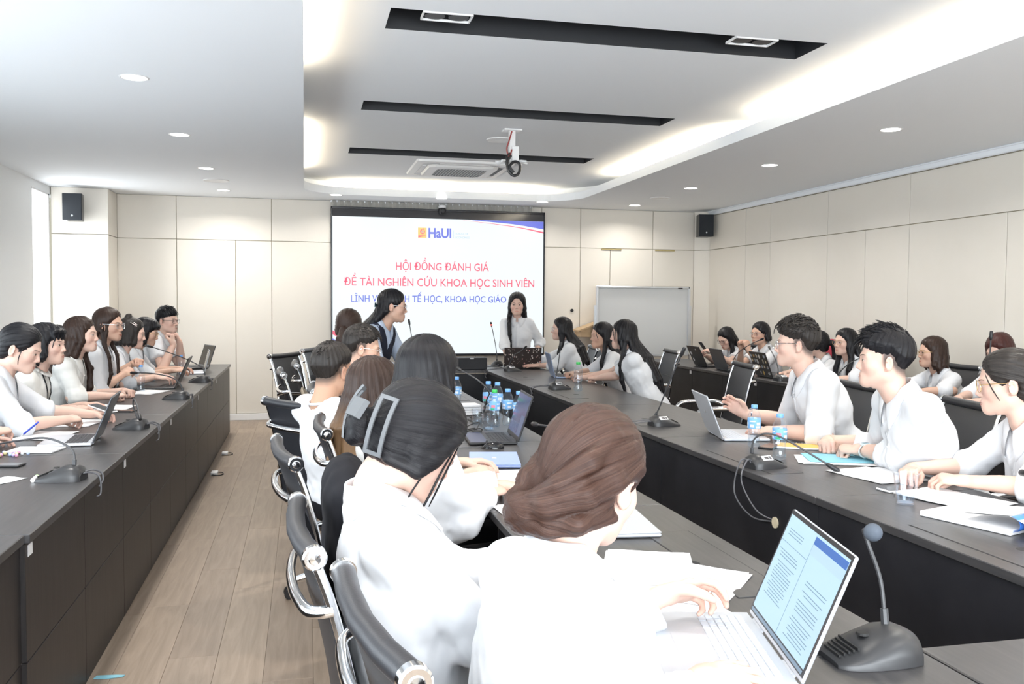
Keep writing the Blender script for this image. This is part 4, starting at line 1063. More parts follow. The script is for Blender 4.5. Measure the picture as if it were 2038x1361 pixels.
# ------------------------------------------------------------------ hair (head-local implicit surface)
def build_hair(style, seed, male, locks, hres, pole, opts):
    wv = Waves(seed, 5, 60, 150, (1, 1, 0.35))
    r = np.random.default_rng(seed)
    grow = opts.get('grow', 0.0)
    def strand(P):
        # swirl coordinate round the pole axis, and distance along the strand
        ax = nrm(pole); e1 = nrm(np.cross(ax, [0.3, 0.9, 0.1])); e2 = np.cross(ax, e1); c = np.array([0, -0.015, 0.02])
        q = P-c
        return np.arctan2(q@e2, q@e1), q@ax
    def fn(P):
        X = P.copy(); X[:, 0] = np.abs(X[:, 0])
        if style == 'short':
            d = ell(P, (0, -0.010, 0.040), (0.081+grow*0.8, 0.103+grow*0.8, 0.087+grow))
            d = smin(d, ell(P, (0, -0.050, -0.010), (0.068, 0.054, 0.066)), 0.03)
            sl_ = opts.get('side', 0.0)
            low = np.interp(X[:, 1], [-0.12, -0.070, -0.042, -0.02, 0.02, 0.05], [-0.052, -0.050, -0.030, 0.004+sl_, 0.006+sl_, 0.020]).astype(F32)
            d = d+F32(0.0125+grow)*(1-np.clip((P[:, 2]-low)/0.062, 0, 1)**1.0)*F32(0.92)
            cut = ell(P, (0, 0.124, opts.get('face_z', -0.040)), (0.088, 0.084, 0.100))
            d = d+F32(0.009)*(1-np.clip(cut/0.03, 0, 1))
            d = smax(d, -cut, 0.005)
            d = smax(d, low-X[:, 2], 0.006)
            d = smax(d, -sph(X, (0.086, -0.010, -0.020), 0.027), 0.005)
            if locks is not None: 
                for pts, rs in locks: d = smin(d, chain(P, pts, rs, 0.006), 0.010)
        else:
            d = ell(P, (0, -0.014, 0.034), (0.0855+grow, 0.1055+grow, 0.0925+grow))
            d = smin(d, ell(P, (0, -0.050, -0.030), (0.070+grow, 0.058+grow, 0.072)), 0.035)
            fz = opts.get('face_z', -0.036)
            cut = ell(P, ((opts.get('part') or 0.0)*0.010, 0.124, fz), (0.073, 0.103, 0.107))
            d = d+F32(0.0095)*(1-np.clip(cut/0.035, 0, 1))
            d = smax(d, -cut, 0.006)
            if opts.get('part') is not None:       # parting groove
                px = opts['part']*0.022
                g = np.abs(P[:, 0]-px); d = d+F32(0.0045)*np.exp(-(g/0.004)**2)*(P[:, 2] > 0.08)
            low = np.interp(X[:, 1], [-0.12, -0.05, -0.03, 0.0, 0.03, 0.06], [-0.085, -0.085, -0.060, -0.045, -0.02, 0.01]).astype(F32)
            d = smax(d, low-X[:, 2], 0.012)
            if not opts.get('ears', False): d = smin(d, ell(X, (0.079, -0.008, -0.018), (0.017, 0.034, 0.046)), 0.012)
            if opts.get('ears', False): d = smax(d, -sph(X, (0.086, -0.008, -0.020), 0.031), 0.008)
            if locks is not None:
                for pts, rs in locks: d = smin(d, chain(P, pts, rs, 0.010), 0.012)
        th, al = strand(P)
        amp = opts.get('amp', 0.0016)
        d = d+F32(amp)*(np.sin(th*23+al*14+seed)+0.7*np.sin(th*41-al*9+seed*2))+F32(0.003)*wv(P)*opts.get('messy', 0.5)
        return d
    lo = np.array([-0.125, -0.15, -0.13]); hi = np.array([0.125, 0.125, 0.16])
    if locks is not None:
        allp = np.concatenate([np.asarray(l[0], float) for l in locks]); lo = np.minimum(lo, allp.min(0)-0.06); hi = np.maximum(hi, allp.max(0)+0.06)
    V, Q = polygonize(fn, lo, hi, hres)
    th, al = strand(V)
    st = np.stack([th, al, np.clip(-V[:, 2], 0, 1)], 1)
    return V, Q, st
def tube_quads(pts, rs, n=4):
    P = spline(pts, 3 if len(pts) <= 3 else 5); N = len(P); R = [rs*(0.35+0.65*math.sin(PI*min(max((i+0.6)/N, 0), 1))) for i in range(N)]
    mb = MB(); mb.tube(P, rs, n, rs=R)
    q = [f for f in mb.f if len(f) == 4]
    return np.array([tuple(v) for v in mb.v]), np.array(q)

def person(label, head, hh, hp=0, hr=0, th=0, lean=0.15, male=False, skin='fair', hair='black', style='long', hopt=None,
           right=None, left=None, rpose='relaxed', lpose='relaxed', rdir=None, ldir=None, rnorm=None, lnorm=None,
           sleeve='elbow', cloth='white', collar='shirt', glasses=None, near=False, stand=False, bottoms='black', seed=1,
           scale=1.0, wide=1.0, hairlen=0.30, front=(0, 0), loose=0.016, shirt_res=None, body_near=None, shoulder_raise=0.0, wisps=(), hem=None, fold=0.8, back=False, legs_fwd=0.42, neckback=0.0, neck_open=0.0):
    hopt = hopt or {}
    Hc = np.array(head, float); a = rad(hh); p = rad(hp); ro = rad(hr)
    fw = np.array([math.cos(a)*math.cos(p), math.sin(a)*math.cos(p), -math.sin(p)])
    rt0 = np.array([math.sin(a), -math.cos(a), 0]); up0 = np.cross(rt0, fw)
    rt = rt0*math.cos(ro)-up0*math.sin(ro); upv = rt0*math.sin(ro)+up0*math.cos(ro)
    HR = np.stack([rt, fw, upv], 1)*scale                       # columns: local x, y, z
    toW = lambda v: np.asarray(v, float)@HR.T+Hc
    toH = lambda v: (np.asarray(v, float)-Hc)@HR/(scale*scale)
    t = rad(th); tf = np.array([math.cos(t), math.sin(t), 0]); tr = np.array([math.sin(t), -math.cos(t), 0]); Z = np.array([0, 0, 1.0])
    piv = toW((0, -0.030, -0.085))
    NB = piv-Z*(0.066 if male else 0.072)*scale-tf*(0.022+0.010*lean/0.15+neckback)
    hz = 0.53 if not stand else 0.86
    HP = np.array([NB[0], NB[1], 0])-tf*lean; HP[2] = hz
    s = nrm(NB-HP); fp = np.cross(s, -tr); fp = nrm(np.cross(s, tr))*1.0
    if fp@tf < 0: fp = -fp
    Ls = np.linalg.norm(NB-HP)
    m_ = 1.0 if not male else 1.12
    sw = (0.134 if not male else 0.160)*wide
    shd = (0.048 if male else 0.060)-shoulder_raise
    SH = {+1: NB-s*shd+tr*sw, -1: NB-s*shd-tr*sw}
    root = thing('person', label, 'person', (HP[0], HP[1], 0), 0)
    off = np.array([HP[0], HP[1], 0.0])
    # ---- arms
    Lu, Lf = (0.275, 0.235) if not male else (0.300, 0.255)
    arms = {}
    for sd, tgt, pose, dr, nm in ((1, right, rpose, rdir, rnorm), (-1, left, lpose, ldir, lnorm)):
        S = SH[sd]
        if tgt is None:
            tgt = HP+tf*0.30+tr*sd*0.13+Z*0.16 if not stand else S-Z*0.50+tf*0.05+tr*sd*0.05
            if dr is None: dr = tf-Z*0.1 if not stand else -Z
        W = np.array(tgt, float); d = W-S; L = np.linalg.norm(d)
        lu, lf = Lu, Lf
        if L > (lu+lf)*0.985:
            k = L/((lu+lf)*0.985)
            if k > 1.22: W = S+d*(1.22/k); d = W-S; L = np.linalg.norm(d); k = 1.22
            lu *= k; lf *= k
        dn = d/L; ca = (lu*lu+L*L-lf*lf)/(2*lu*L); ca = min(1, max(-1, ca))
        pole = -Z*0.85+tr*sd*0.42-tf*0.25
        if stand: pole = -tf*0.7+tr*sd*0.5-Z*0.2
        pl = nrm(pole-dn*(pole@dn))
        E_ = S+dn*lu*ca+pl*lu*math.sqrt(max(0, 1-ca*ca))
        if not stand and tgt is not None and W[2] > 0.74 and E_[2] < 0.80 and (E_-HP)@tf > 0.22: E_[2] = 0.81
        fd = nrm(W-E_)
        hd = nrm(np.asarray(dr, float)) if dr is not None else nrm(fd*np.array([1, 1, 0.25]))
        pn = np.asarray(nm, float) if nm is not None else (-Z+0.25*(-tr*sd))
        arms[sd] = (S, E_, W, fd, hd, pn, pose, lf)
    # ---- body mesh
    body = Parts(); hres = 0.0036 if (near and not back) else 0.0056
    V, Q, T = head_template(male, hres)
    Vw = toW(V)
    TR_ = np.stack([tr, fp, s], 1)
    Vt = (V-np.array([0, -0.034, -0.150]))*scale@TR_.T+NB
    wz = sstep(-0.100, -0.170, V[:, 2])*(V[:, 1] < 0.05)
    Vb = Vw*(1-wz[:, None])+Vt*wz[:, None]
    body.add(Vb-off, Q, T)
    ares = 0.0046 if (near or body_near) else 0.0064
    for sd in (1, -1):
        S, E_, W, fd, hd, pn, pose, lf = arms[sd]
        V, Q, T = arm_template(pose, ares, male); V = V.copy()
        if sd < 0: V[:, 0] *= -1; Q = Q[:, ::-1]
        k = lf/0.235; hs = scale*(1.0 if male else 0.94)
        Rf = frame(fd, -pn); Rh = frame(hd, -pn)
        Vf = V.copy(); Vf[:, 1] *= k; w_ = sstep(-0.040, 0.012, V[:, 1])[:, None]
        Pw = (Vf*hs_vec(hs, k)@Rf.T)*(1-w_)+((V*hs)@Rh.T)*w_+W
        body.add(Pw-off, Q, T)
    core = lambda P: np.minimum.reduce([cone(P, NB-s*0.02, HP, 0.055, 0.095), cone(P, NB-s*0.04, SH[1], 0.04, 0.042), cone(P, NB-s*0.04, SH[-1], 0.04, 0.042),
        cone(P, SH[1], arms[1][1], 0.040, 0.036), cone(P, SH[-1], arms[-1][1], 0.040, 0.036), ell(P, NB-s*0.13+fp*0.015, (0.125*m_, 0.075, 0.12), TR_)])
    allp = np.array([NB, HP, SH[1], SH[-1], arms[1][1], arms[-1][1]])
    V, Q = polygonize(lambda P: core(P), allp.min(0)-0.14, allp.max(0)+0.14, 0.020)
    body.add(V-off, Q)
    # legs
    hipw = 0.088*m_
    if stand:
        legs = [(HP+tr*sd*hipw, np.array([HP[0], HP[1], 0.47])+tr*sd*0.085+tf*0.02, np.array([HP[0], HP[1], 0.08])+tr*sd*0.085-tf*0.01) for sd in (1, -1)]
    else:
        legs = [(HP+tr*sd*hipw, HP+tf*legs_fwd+tr*sd*0.105+Z*0.005, HP*np.array([1,1,0])+tf*(legs_fwd+0.01)+tr*sd*0.11+Z*0.09) for sd in (1, -1)]
    lg = lambda P: np.minimum.reduce([np.minimum(cone(P, h_, k_, 0.065, 0.048), cone(P, k_, f_, 0.048, 0.034)) for h_, k_, f_ in legs])
    lp = np.array([x for l in legs for x in l])
    V, Q = polygonize(lg, lp.min(0)-0.09, lp.max(0)+0.09, 0.022); body.add(V-off, Q)
    V, Q, T = body.get()
    link_obj('body', np_mesh('body', V, Q, [SKIN[skin]], attrs={'tint': ('FLOAT_COLOR', T)}), root)
    # ---- shirt
    wv = Waves(seed+50, 7, 22, 60); wv2 = Waves(seed+90, 5, 55, 110)
    lz = loose
    # sleeve extents
    ext = {'short': ('u', 0.62), 'elbow': ('f', 0.12), 'threequarter': ('f', 0.42), 'long': ('f', 0.90), 'none': ('u', 0.12), 'rolled': ('f', 0.22)}[sleeve]
    sl = {}
    for sd in (1, -1):
        S, E_, W, fd, *_r = arms[sd]
        if ext[0] == 'u': sl[sd] = (S+(E_-S)*ext[1], nrm(E_-S), None)
        else: sl[sd] = (E_+(W-E_)*ext[1], nrm(W-E_), 1)
    def shirt(P):
        ch = ell(P, NB-s*0.175+fp*0.008, (0.150*m_*wide+lz, 0.098*m_+lz, 0.190), TR_)
        d = smin(ch, ell(P, HP+s*0.17+fp*0.005, (0.128*m_*wide+lz, 0.098*m_+lz, 0.17), TR_), 0.06)
        d = smin(d, ell(P, HP+s*0.03, (0.155*m_+lz*0.6, 0.118*m_+lz*0.6, 0.12), TR_), 0.06)
        for sd in (1, -1):
            d = smin(d, cone(P, NB-s*0.012, SH[sd], 0.050*m_, 0.058*m_), 0.03)
        if not male:
            for sd in (1, -1): d = smin(d, sph(P, NB-s*0.205+tr*sd*0.066+fp*0.072, 0.050), 0.045)
        for sd in (1, -1):
            S, E_, W, fd, *_r = arms[sd]; e, dr, f = sl[sd]
            ra, rb, rc_ = (0.052+lz*0.5)*m_, (0.046+lz*0.6)*m_, (0.041+lz*0.7)*m_
            if f is None:
                c = cone(P, S, e+dr*0.03, ra, rb+0.008); c = smax(c, ((P-e.astype(F32))@dr.astype(F32)), 0.004)
            else:
                c = cone(P, E_, e+dr*0.03, rb, rc_)
                c = smax(c, ((P-e.astype(F32))@dr.astype(F32)), 0.004)
                if sleeve in ('rolled', 'elbow', 'threequarter'): c = smin(c, smax(cone(P, e-dr*0.035, e, rc_+0.003, rc_+0.004), (P-e.astype(F32))@dr.astype(F32), 0.004), 0.004)
                c = smin(c, cone(P, S, E_, ra, rb), 0.035)
            d = smin(d, c, 0.028)
        # fold pattern, stronger near the elbows and the waist
        amp = 0.010*np.ones(len(P), F32)
        for sd in (1, -1):
            E_ = arms[sd][1]; amp += 0.020*np.exp(-((P-E_.astype(F32))**2).sum(1)/0.012)
            ax = SH[sd]-s*0.10-tr*sd*0.03; amp += 0.012*np.exp(-((P-ax.astype(F32))**2).sum(1)/0.010)
        wz_ = np.clip(((NB-P)@s)/0.5, 0, 1); amp = amp+0.016*wz_.astype(F32)*wz_.astype(F32)
        for sd in (1, -1):
            e = sl[sd][0].astype(F32); amp = amp*(0.25+0.75*np.clip(((P-e)**2).sum(1)/0.0064, 0, 1))
        d = d+F32(fold)*amp.astype(F32)*(wv(P)*0.75+wv2(P)*0.45)
        if hem is not None: d = smax(d, F32(hem)-((P-HP.astype(F32))@s.astype(F32)), 0.01)
        # neck opening
        nb_, fp_ = NB.astype(F32), fp.astype(F32)
        nrad = 0.060 if not male else 0.066
        d = smax(d, -cone(P, NB-s*0.004, NB+s*0.16, nrad, nrad+0.012), 0.006)
        if collar in ('shirt', 'ruffle') :
            op = 0.055+neck_open
            d = smax(d, -cone(P, NB+fp*0.062+s*0.03, NB+fp*0.128-s*op*1.9, 0.043, 0.004), 0.006)
        return d
    sp = np.array([NB+s*0.05, HP-Z*0.08, SH[1], SH[-1], arms[1][1], arms[-1][1], sl[1][0], sl[-1][0]])
    sres = shirt_res or (0.0090 if near else 0.0130)
    V, Q = polygonize(shirt, sp.min(0)-0.16, sp.max(0)+0.16, sres)
    nm_ = 'shirt'
    so = link_obj(nm_, np_mesh(nm_, V-off, Q, [CLOTH[cloth]]), root)
    def proj(o_, d_, n=26, st=0.0):
        p_ = np.asarray(o_, F32).copy(); d_ = np.asarray(d_, F32)
        for _ in range(n): p_ = p_+d_*np.clip(shirt(p_), -0.02, 0.03)[:, None]*F32(0.85)
        return p_
    # ---- collar
    if collar in ('shirt', 'peter'):
        nphi = 41; g0 = rad(11)
        rows = [[], [], [], [], []]
        rx, ry_ = (0.0585, 0.061) if not male else (0.064, 0.066)
        for i in range(nphi):
            ph = g0+(2*PI-2*g0)*i/(nphi-1); c_, s_ = math.cos(ph), math.sin(ph)
            fr = max(0, c_); 
            base = NB+tr*(s_*rx)+fp*(c_*ry_*1.05+0.002)+s*(0.014-0.040*fr**1.4)
            rad_ = nrm(tr*s_+fp*c_)
            top = base+s*(0.036-0.008*fr)-rad_*0.003+rad_*0.004*fr
            edge = min(i, nphi-1-i)/6.0; tipk = max(0, 1-edge)
            flen = 0.045+0.018*fr; 
            out = nrm(s*0.75+rad_*0.65)
            guess = NB+rad_*(0.086+0.020*fr+0.020*tipk)-s*(0.006+0.050*fr**1.5+0.030*tipk)+tr*np.sign(s_)*0.012*tipk
            rows[0].append(base); rows[1].append(top-rad_*0.0008); rows[2].append(top+rad_*0.004+s*0.001); rows[3].append(guess+out*0.13); rows[4].append(-out)
        fall = proj(np.array(rows[3]), np.array(rows[4])).astype(float)
        outs = -np.array(rows[4]); f1 = fall+outs*0.0085; f0 = fall+outs*0.001
        mid = np.array(rows[2])*0.5+f1*0.5+outs*0.004
        rws = [rows[0], rows[1], rows[2], list(mid), list(f1), list(f0)]
        V = np.array(rws).reshape(-1, 3); Q = gridq(len(rws), nphi)
        link_obj('collar', np_mesh('collar', V-off, Q, [CLOTH[cloth]]), so)
        # placket with buttons down the front
        zs = np.linspace(0.055, 0.36, 18)
        o_ = np.array([[NB-s*z+tr*x+fp*0.22 for x in (-0.0185, -0.0155, 0.0, 0.0155, 0.0185)] for z in zs]).reshape(-1, 3)
        pj = proj(o_, -fp)+fp.astype(F32)*np.tile(np.array([-0.004, 0.0016, 0.0016, 0.0016, -0.004], F32), 18)[:, None]
        link_obj('placket', np_mesh('placket', pj-off.astype(F32), gridq(18, 5), [CLOTH[cloth]]), so)
        if near:
            bt = MB()
            for z in range(2, 18, 4):
                c_ = Vector(pj[z*5+2]-off.astype(F32)); bt.cyl(c_, c_+Vector(fp)*0.0022, 0.0052, n=8)
            b_ = bt.build('shirt_button', M['white_plastic'], so); b_['kind'] = 'stuff'
    elif collar == 'ruffle':
        nphi = 90; rows = [[], [], []]
        for i in range(nphi):
            ph = 2*PI*i/(nphi-1); c_, s_ = math.cos(ph), math.sin(ph); wob = 0.006*math.sin(ph*18)
            rad_ = nrm(tr*s_+fp*c_); b0 = NB+tr*(s_*0.060)+fp*(c_*0.064)+s*(0.010-0.03*max(0, c_))
            rows[0].append(b0); rows[1].append(b0+s*0.030+rad_*(0.006+wob)); rows[2].append(b0+s*0.012+rad_*(0.026+wob*1.6))
        V = np.array(rows).reshape(-1, 3); link_obj('collar', np_mesh('collar', V-off, gridq(3, nphi), [CLOTH[cloth]]), so)
    elif collar == 'round':
        pts = [NB+tr*(math.sin(k/24*2*PI)*0.066)+fp*(math.cos(k/24*2*PI)*0.070)+s*(0.010-0.035*max(0, math.cos(k/24*2*PI)))-off for k in range(24)]
        MB().tube(pts, 0.006, 6, closed=True).build('collar', CLOTH[cloth], so, smooth=True)
    # ---- trousers or skirt, shoes
    bt_ = CLOTH[bottoms]
    if stand and bottoms == 'black' and not male:
        f_ = lambda P: smin(ell(P, HP+Z*0.02, (0.150, 0.112, 0.13)), smax(cone(P, HP, np.array([HP[0], HP[1], 0.20]), 0.135, 0.175), 0.32-P[:, 2], 0.01), 0.05)+F32(0.006)*wv(P)
        V, Q = polygonize(f_, HP-np.array([0.25, 0.25, 0.70]), HP+np.array([0.25, 0.25, 0.22]), 0.014)
        link_obj('skirt', np_mesh('skirt', V-off, Q, [bt_]), root)
    else:
        def f_(P):
            d = ell(P, HP+Z*0.0, (0.165*m_, 0.150, 0.115), np.stack([tr, tf, Z], 1))
            for h_, k_, ft in legs: d = smin(d, smin(cone(P, h_, k_, 0.088*m_, 0.066), cone(P, k_, ft+Z*0.01, 0.064, 0.052), 0.02), 0.03)
            return d+F32(0.010)*wv(P)
        V, Q = polygonize(f_, lp.min(0)-0.14, lp.max(0)+0.20, 0.024)
        link_obj('trousers', np_mesh('trousers', V-off, Q, [bt_]), root)
    for i_, (h_, k_, ft) in enumerate(legs):
        an = ft.copy(); an[2] = 0.04
        f_ = lambda P: smax(smin(smin(ell(P, an+tf*0.055, (0.042, 0.125, 0.036), np.stack([tr, tf, Z], 1)), sph(P, an+Z*0.01-tf*0.015, 0.040), 0.02), cone(P, an, an+Z*0.06, 0.036, 0.036), 0.02), 0.0-P[:, 2], 0.004)
        V, Q = polygonize(f_, an-np.array([0.2, 0.2, 0.06]), an+np.array([0.2, 0.2, 0.14]), 0.014)
        link_obj('shoe', np_mesh('shoe', V-off, Q, [M['black_plastic']]), root)
    # ---- hair
    locks = []; pole = hopt.get('pole', (0, -0.25, 1.0)); L = hairlen; rr_ = np.random.default_rng(seed)
    TW = lambda x, y, z: toH(NB+tr*x+fp*y+s*z)
    st2 = style
    if style in ('long', 'bob'):
        n_ = 11; amax = hopt.get('amax', 118)
        for i in range(n_):
            ph = rad(-amax+2*amax*i/(n_-1)); sn, cs = math.sin(ph), math.cos(ph); j = rr_.normal(size=3)*0.006
            k_ = 1.0 if cs > -0.2 else 0.92
            a0 = np.array([sn*0.068, -cs*0.078-0.014, 0.045]); a1 = np.array([sn*0.0785*k_, -cs*0.088-0.016, -0.045])
            if style == 'bob':
                zz = -hairlen*0.36+0.012*rr_.normal(); e1 = np.array([sn*0.086, -cs*0.086-0.016, zz*0.75]); e2 = np.array([sn*0.076, -cs*0.070-0.012, zz])
                locks.append((np.array([a0, a1, e1, e2]), [0.018, 0.022, 0.022, 0.008])); continue
            b0 = TW(sn*0.085, -cs*0.080-0.008, 0.030)
            if cs < 0.18 and front[0 if sn > 0 else 1] > 0:
                fr_ = front[0 if sn > 0 else 1]; q = np.sign(sn)
                x_ = 0.065+0.03*rr_.random()
                b1 = TW(q*(x_+0.020), 0.112, -0.050); b2 = TW(q*(x_+0.012), 0.154, -0.17); b3 = TW(q*(x_-0.005), 0.158, -0.10-fr_)
                b0 = TW(q*0.088, 0.052, 0.026)
                locks.append((np.array([a0, a1, b0, b1, b2, b3])+np.array([[0,0,0]]*5+[j*2]), [x*hopt.get('fr_r', 1.0) for x in (0.018, 0.021, 0.021, 0.019, 0.017, 0.005)]))
            else:
                cs2 = max(cs, 0.30)
                b1 = TW(sn*0.105, -cs2*0.100-0.028, -0.09); b2 = TW(sn*0.098+j[0], -cs2*0.095-0.038, -0.09-(L-0.09)*0.6); b3 = TW(sn*0.080+j[0]*2, -cs2*0.085-0.040, -L+0.03*rr_.normal())
                locks.append((np.array([a0, a1, b0, b1, b2, b3]), [0.018, 0.023, 0.026, 0.027, 0.023, 0.006]))
    if style == 'bun':
        c = np.array(hopt.get('bun', (0, -0.118, -0.055))); rb = hopt.get('bun_r', 0.024); pole = hopt.get('pole', tuple(c))
        e1 = nrm(np.cross(c, [0, 0, 1])); e2 = nrm(np.cross(c, e1))
        locks.append((np.array([c+(e1*math.cos(u)+e2*math.sin(u))*rb+nrm(c)*0.004*math.sin(2*u) for u in np.linspace(0, 6.28, 14)]), [0.0165+0.003*math.sin(u*3) for u in range(14)]))
        locks.append((np.array([c-nrm(c)*0.03, c+nrm(c)*0.012]), [0.03, 0.017]))
    if style == 'pony':
        c = np.array(hopt.get('tie', (0, -0.118, 0.015))); pole = hopt.get('pole', tuple(c))
        for k in range(5):
            j = rr_.normal(size=3)*0.010
            locks.append((np.array([c*0.92, c+[0, -0.022, 0.0], c+np.array([0, -0.045, -0.06])+j*0.5, c+np.array([0, -0.04, -0.16])+j, c+np.array([0, -0.02, -0.16-hairlen*0.5])+j*1.6]), [0.018, 0.016, 0.024, 0.021, 0.004]))
    wisps = list(wisps)
    if style == 'short':
        nt = hopt.get('tufts', 420 if near else 150)
        for k in range(nt):
            az = rr_.random()*2*PI; el = 0.10+1.4*rr_.random()**0.8
            d0 = np.array([math.cos(az)*math.cos(el), math.sin(az)*math.cos(el), math.sin(el)])
            if d0[1] > 0.62 and d0[2] < 0.50: continue
            p0 = np.array([0, -0.010, 0.040])+d0*np.array([0.080, 0.102, 0.086])
            fl = np.array(hopt.get('flow', (0.3, 1.0, 0.1))); fl = nrm(fl+rr_.normal(size=3)*hopt.get('mess', 0.20)); fl = nrm(fl-d0*(fl@d0)*0.92)
            ln = (0.048+0.040*rr_.random())*hopt.get('tuft_len', 1.0)*(0.40+0.60*max(0, d0[2]))
            wisps.append(([p0-d0*0.004, p0+fl*ln*0.5+d0*hopt.get('lift', 0.003), p0+fl*ln-d0*0.003], 0.0027))
    for lk in hopt.get('locks', []): locks.append((np.asarray(lk[0], float), lk[1]))
    if hopt.get('bangs'):
        for x in np.linspace(-0.055, 0.055, 9):
            z1 = hopt['bangs']+0.006*rr_.normal(); 
            locks.append((np.array([[x*0.75, 0.055, 0.098], [x*1.02, 0.088-abs(x)*0.35, 0.072], [x*1.12, 0.098-abs(x)*0.45, z1]]), [0.012, 0.011, 0.003]))
    hm = 0.0050 if near else 0.0075
    V, Q, st = build_hair('short' if style == 'short' else 'cap', seed, male, locks or None, hm, pole, hopt)
    if len(wisps):
        pv, pq, ps = [V], [Q], [st]; n0 = len(V)
        for pts, r_ in wisps:
            v, q = tube_quads([Vector(x) for x in pts], r_); pv.append(v); pq.append(q+n0); n0 += len(v)
            ps.append(np.stack([np.full(len(v), rr_.random()*6), v[:, 1], np.clip(-v[:, 2], 0, 1)], 1))
        V, Q, st = np.concatenate(pv), np.concatenate(pq), np.concatenate(ps)
    link_obj('hair', np_mesh('hair', toW(V)-off, Q, [HAIR[hair]], attrs={'strand': ('FLOAT_VECTOR', st)}), root)
    # ---- spectacles
    if glasses:
        fm = FRAMES[glasses]; yf = 0.1015; g = MB(); ln = MB()
        for sd in (-1, 1):
            pts = []
            for k in range(20):
                u = 2*PI*k/20; cx, cz = math.cos(u), math.sin(u)
                px = sd*0.0325+0.0245*math.copysign(abs(cx)**0.8, cx); pz = -0.006+0.0205*math.copysign(abs(cz)**0.8, cz)
                pts.append(Vector((px, yf-0.010*(abs(px)/0.055)**2, pz)))
            g.tube(pts, 0.0013, 5, closed=True)
            n0 = len(pts); ln.add(pts+[Vector((sd*0.0325, yf-0.003, -0.006))], [(k, (k+1) % n0, n0) for k in range(n0)])
            g.tube([(sd*0.0565, yf-0.010, 0.002), (sd*0.068, yf-0.020, 0.003), (sd*0.0765, 0.03, 0.003), (sd*0.0790, -0.005, 0.001), (sd*0.0790, -0.022, -0.014)], 0.0014, 5)
        g.tube([(-0.009, yf-0.001, 0.000), (0, yf+0.002, 0.003), (0.009, yf-0.001, 0.000)], 0.0012, 5)
        for o_ in (g, ln): o_.v = [tuple(toW(v)-off) for v in o_.v]
        go = g.build('glasses', fm, root, smooth=True); ln.build('lens', M['lens'], go)
    return dict(root=root, off=off, toW=toW, NB=NB, HP=HP, s=s, fp=fp, tr=tr, tf=tf, arms=arms, proj=proj, shirt=so, SH=SH, fn=shirt, HR=HR)
def hs_vec(hs, k): return np.array([hs, 1.0, hs])
# ------------------------------------------------------------------ the people
CAST = {}
up_ = (0, 0, 1)
CAST['L0'] = person('person in a white shirt at the left picture edge writing with a blue pen', (-1.47, 4.12, 1.20), 5, 20, th=8, lean=0.2, right=(-1.385, 4.63, 0.812), rdir=(0.42, 0.85, 0.0), rpose='pinch', left=(-1.46, 4.52, 0.80), lpose='relaxed', body_near=True, style='long', seed=21)
CAST['L1'] = person('woman in a white shirt with a low black bun looking down at her phone', (-1.424, 5.05, 1.203), -4, 22, th=6, lean=0.22, near=True, right=(-1.235, 5.12, 0.815), rdir=(0.45, 0.85, 0), rpose='hold', rnorm=(-0.2, 0.3, -1), left=(-1.17, 5.40, 0.81), lpose='hold', ldir=(0.6, 0.3, 0), style='bun', hopt=dict(bun=(0.0, -0.110, -0.060), part=0.4, ears=True, face_z=-0.030), seed=22, sleeve='elbow', neck_open=0.02,
    wisps=[([(0.074, 0.030, 0.01), (0.079, 0.032, -0.04), (0.074, 0.040, -0.075)], 0.0030)])
CAST['L2'] = person('woman with a short black bob and a black ribbon tie at her ruffled collar', (-1.464, 5.674, 1.195), -10, 2, th=0, lean=0.18, near=True, right=(-1.36, 5.76, 0.80), left=(-1.34, 5.95, 0.80), rdir=(0.8, 0.5, 0), style='bob', hairlen=0.27, hopt=dict(bangs=0.030, ears=False, amax=112), collar='ruffle', cloth='cream', seed=23,
    wisps=[([(0.072, 0.045, 0.02), (0.078, 0.040, -0.03), (0.074, 0.040, -0.07)], 0.003), ([(0.060, 0.070, 0.03), (0.068, 0.062, -0.02)], 0.003)])
CAST['L3'] = person('woman with long dark brown hair and hands clasped on the left table', (-1.462, 6.50, 1.221), -8, 0, th=0, lean=0.18, near=True, right=(-1.270, 6.46, 0.805), rdir=(0.62, 0.76, 0), rpose='fist', left=(-1.255, 6.80, 0.805), ldir=(0.75, -0.65, 0), lpose='fist', style='long', hair='darkbrown', hairlen=0.30, front=(0.0, 0.24), hopt=dict(part=-0.5, ears=True), sleeve='rolled', cloth='ivory', seed=24, skin='fair')
CAST['L4'] = person('woman with metal glasses and long hair tied back, holding a clear bottle', (-1.39, 7.00, 1.277), -18, 4, th=-4, lean=0.16, right=(-1.315, 7.10, 0.90), rdir=(0.45, 0.60, 0.30), rpose='hold', rnorm=(0.2, 0.9, -0.2), left=(-1.26, 7.32, 0.985), ldir=(0.35, -0.75, 0.1), lpose='fist', style='long', hair='darkbrown', hairlen=0.30, front=(0.22, 0.22), hopt=dict(part=0.2, ears=True, fr_r=0.6), glasses='silver', seed=25, skin='warm')
CAST['L5'] = person('woman with a silver hair clip and top knot typing on the black laptop', (-1.33, 7.54, 1.196), 6, 10, th=0, lean=0.24, right=(-1.15, 7.50, 0.845), rdir=(1, 0.2, -0.1), rpose='type', left=(-1.15, 7.66, 0.845), ldir=(1, -0.2, -0.1), lpose='type', style='bob', hairlen=0.30, hair='offblack', hopt=dict(amax=125, locks=[([(-0.012, -0.035, 0.118), (0.008, -0.050, 0.126), (0.012, -0.035, 0.132), (-0.006, -0.030, 0.130)], [0.017, 0.016, 0.014, 0.012])]), seed=26)
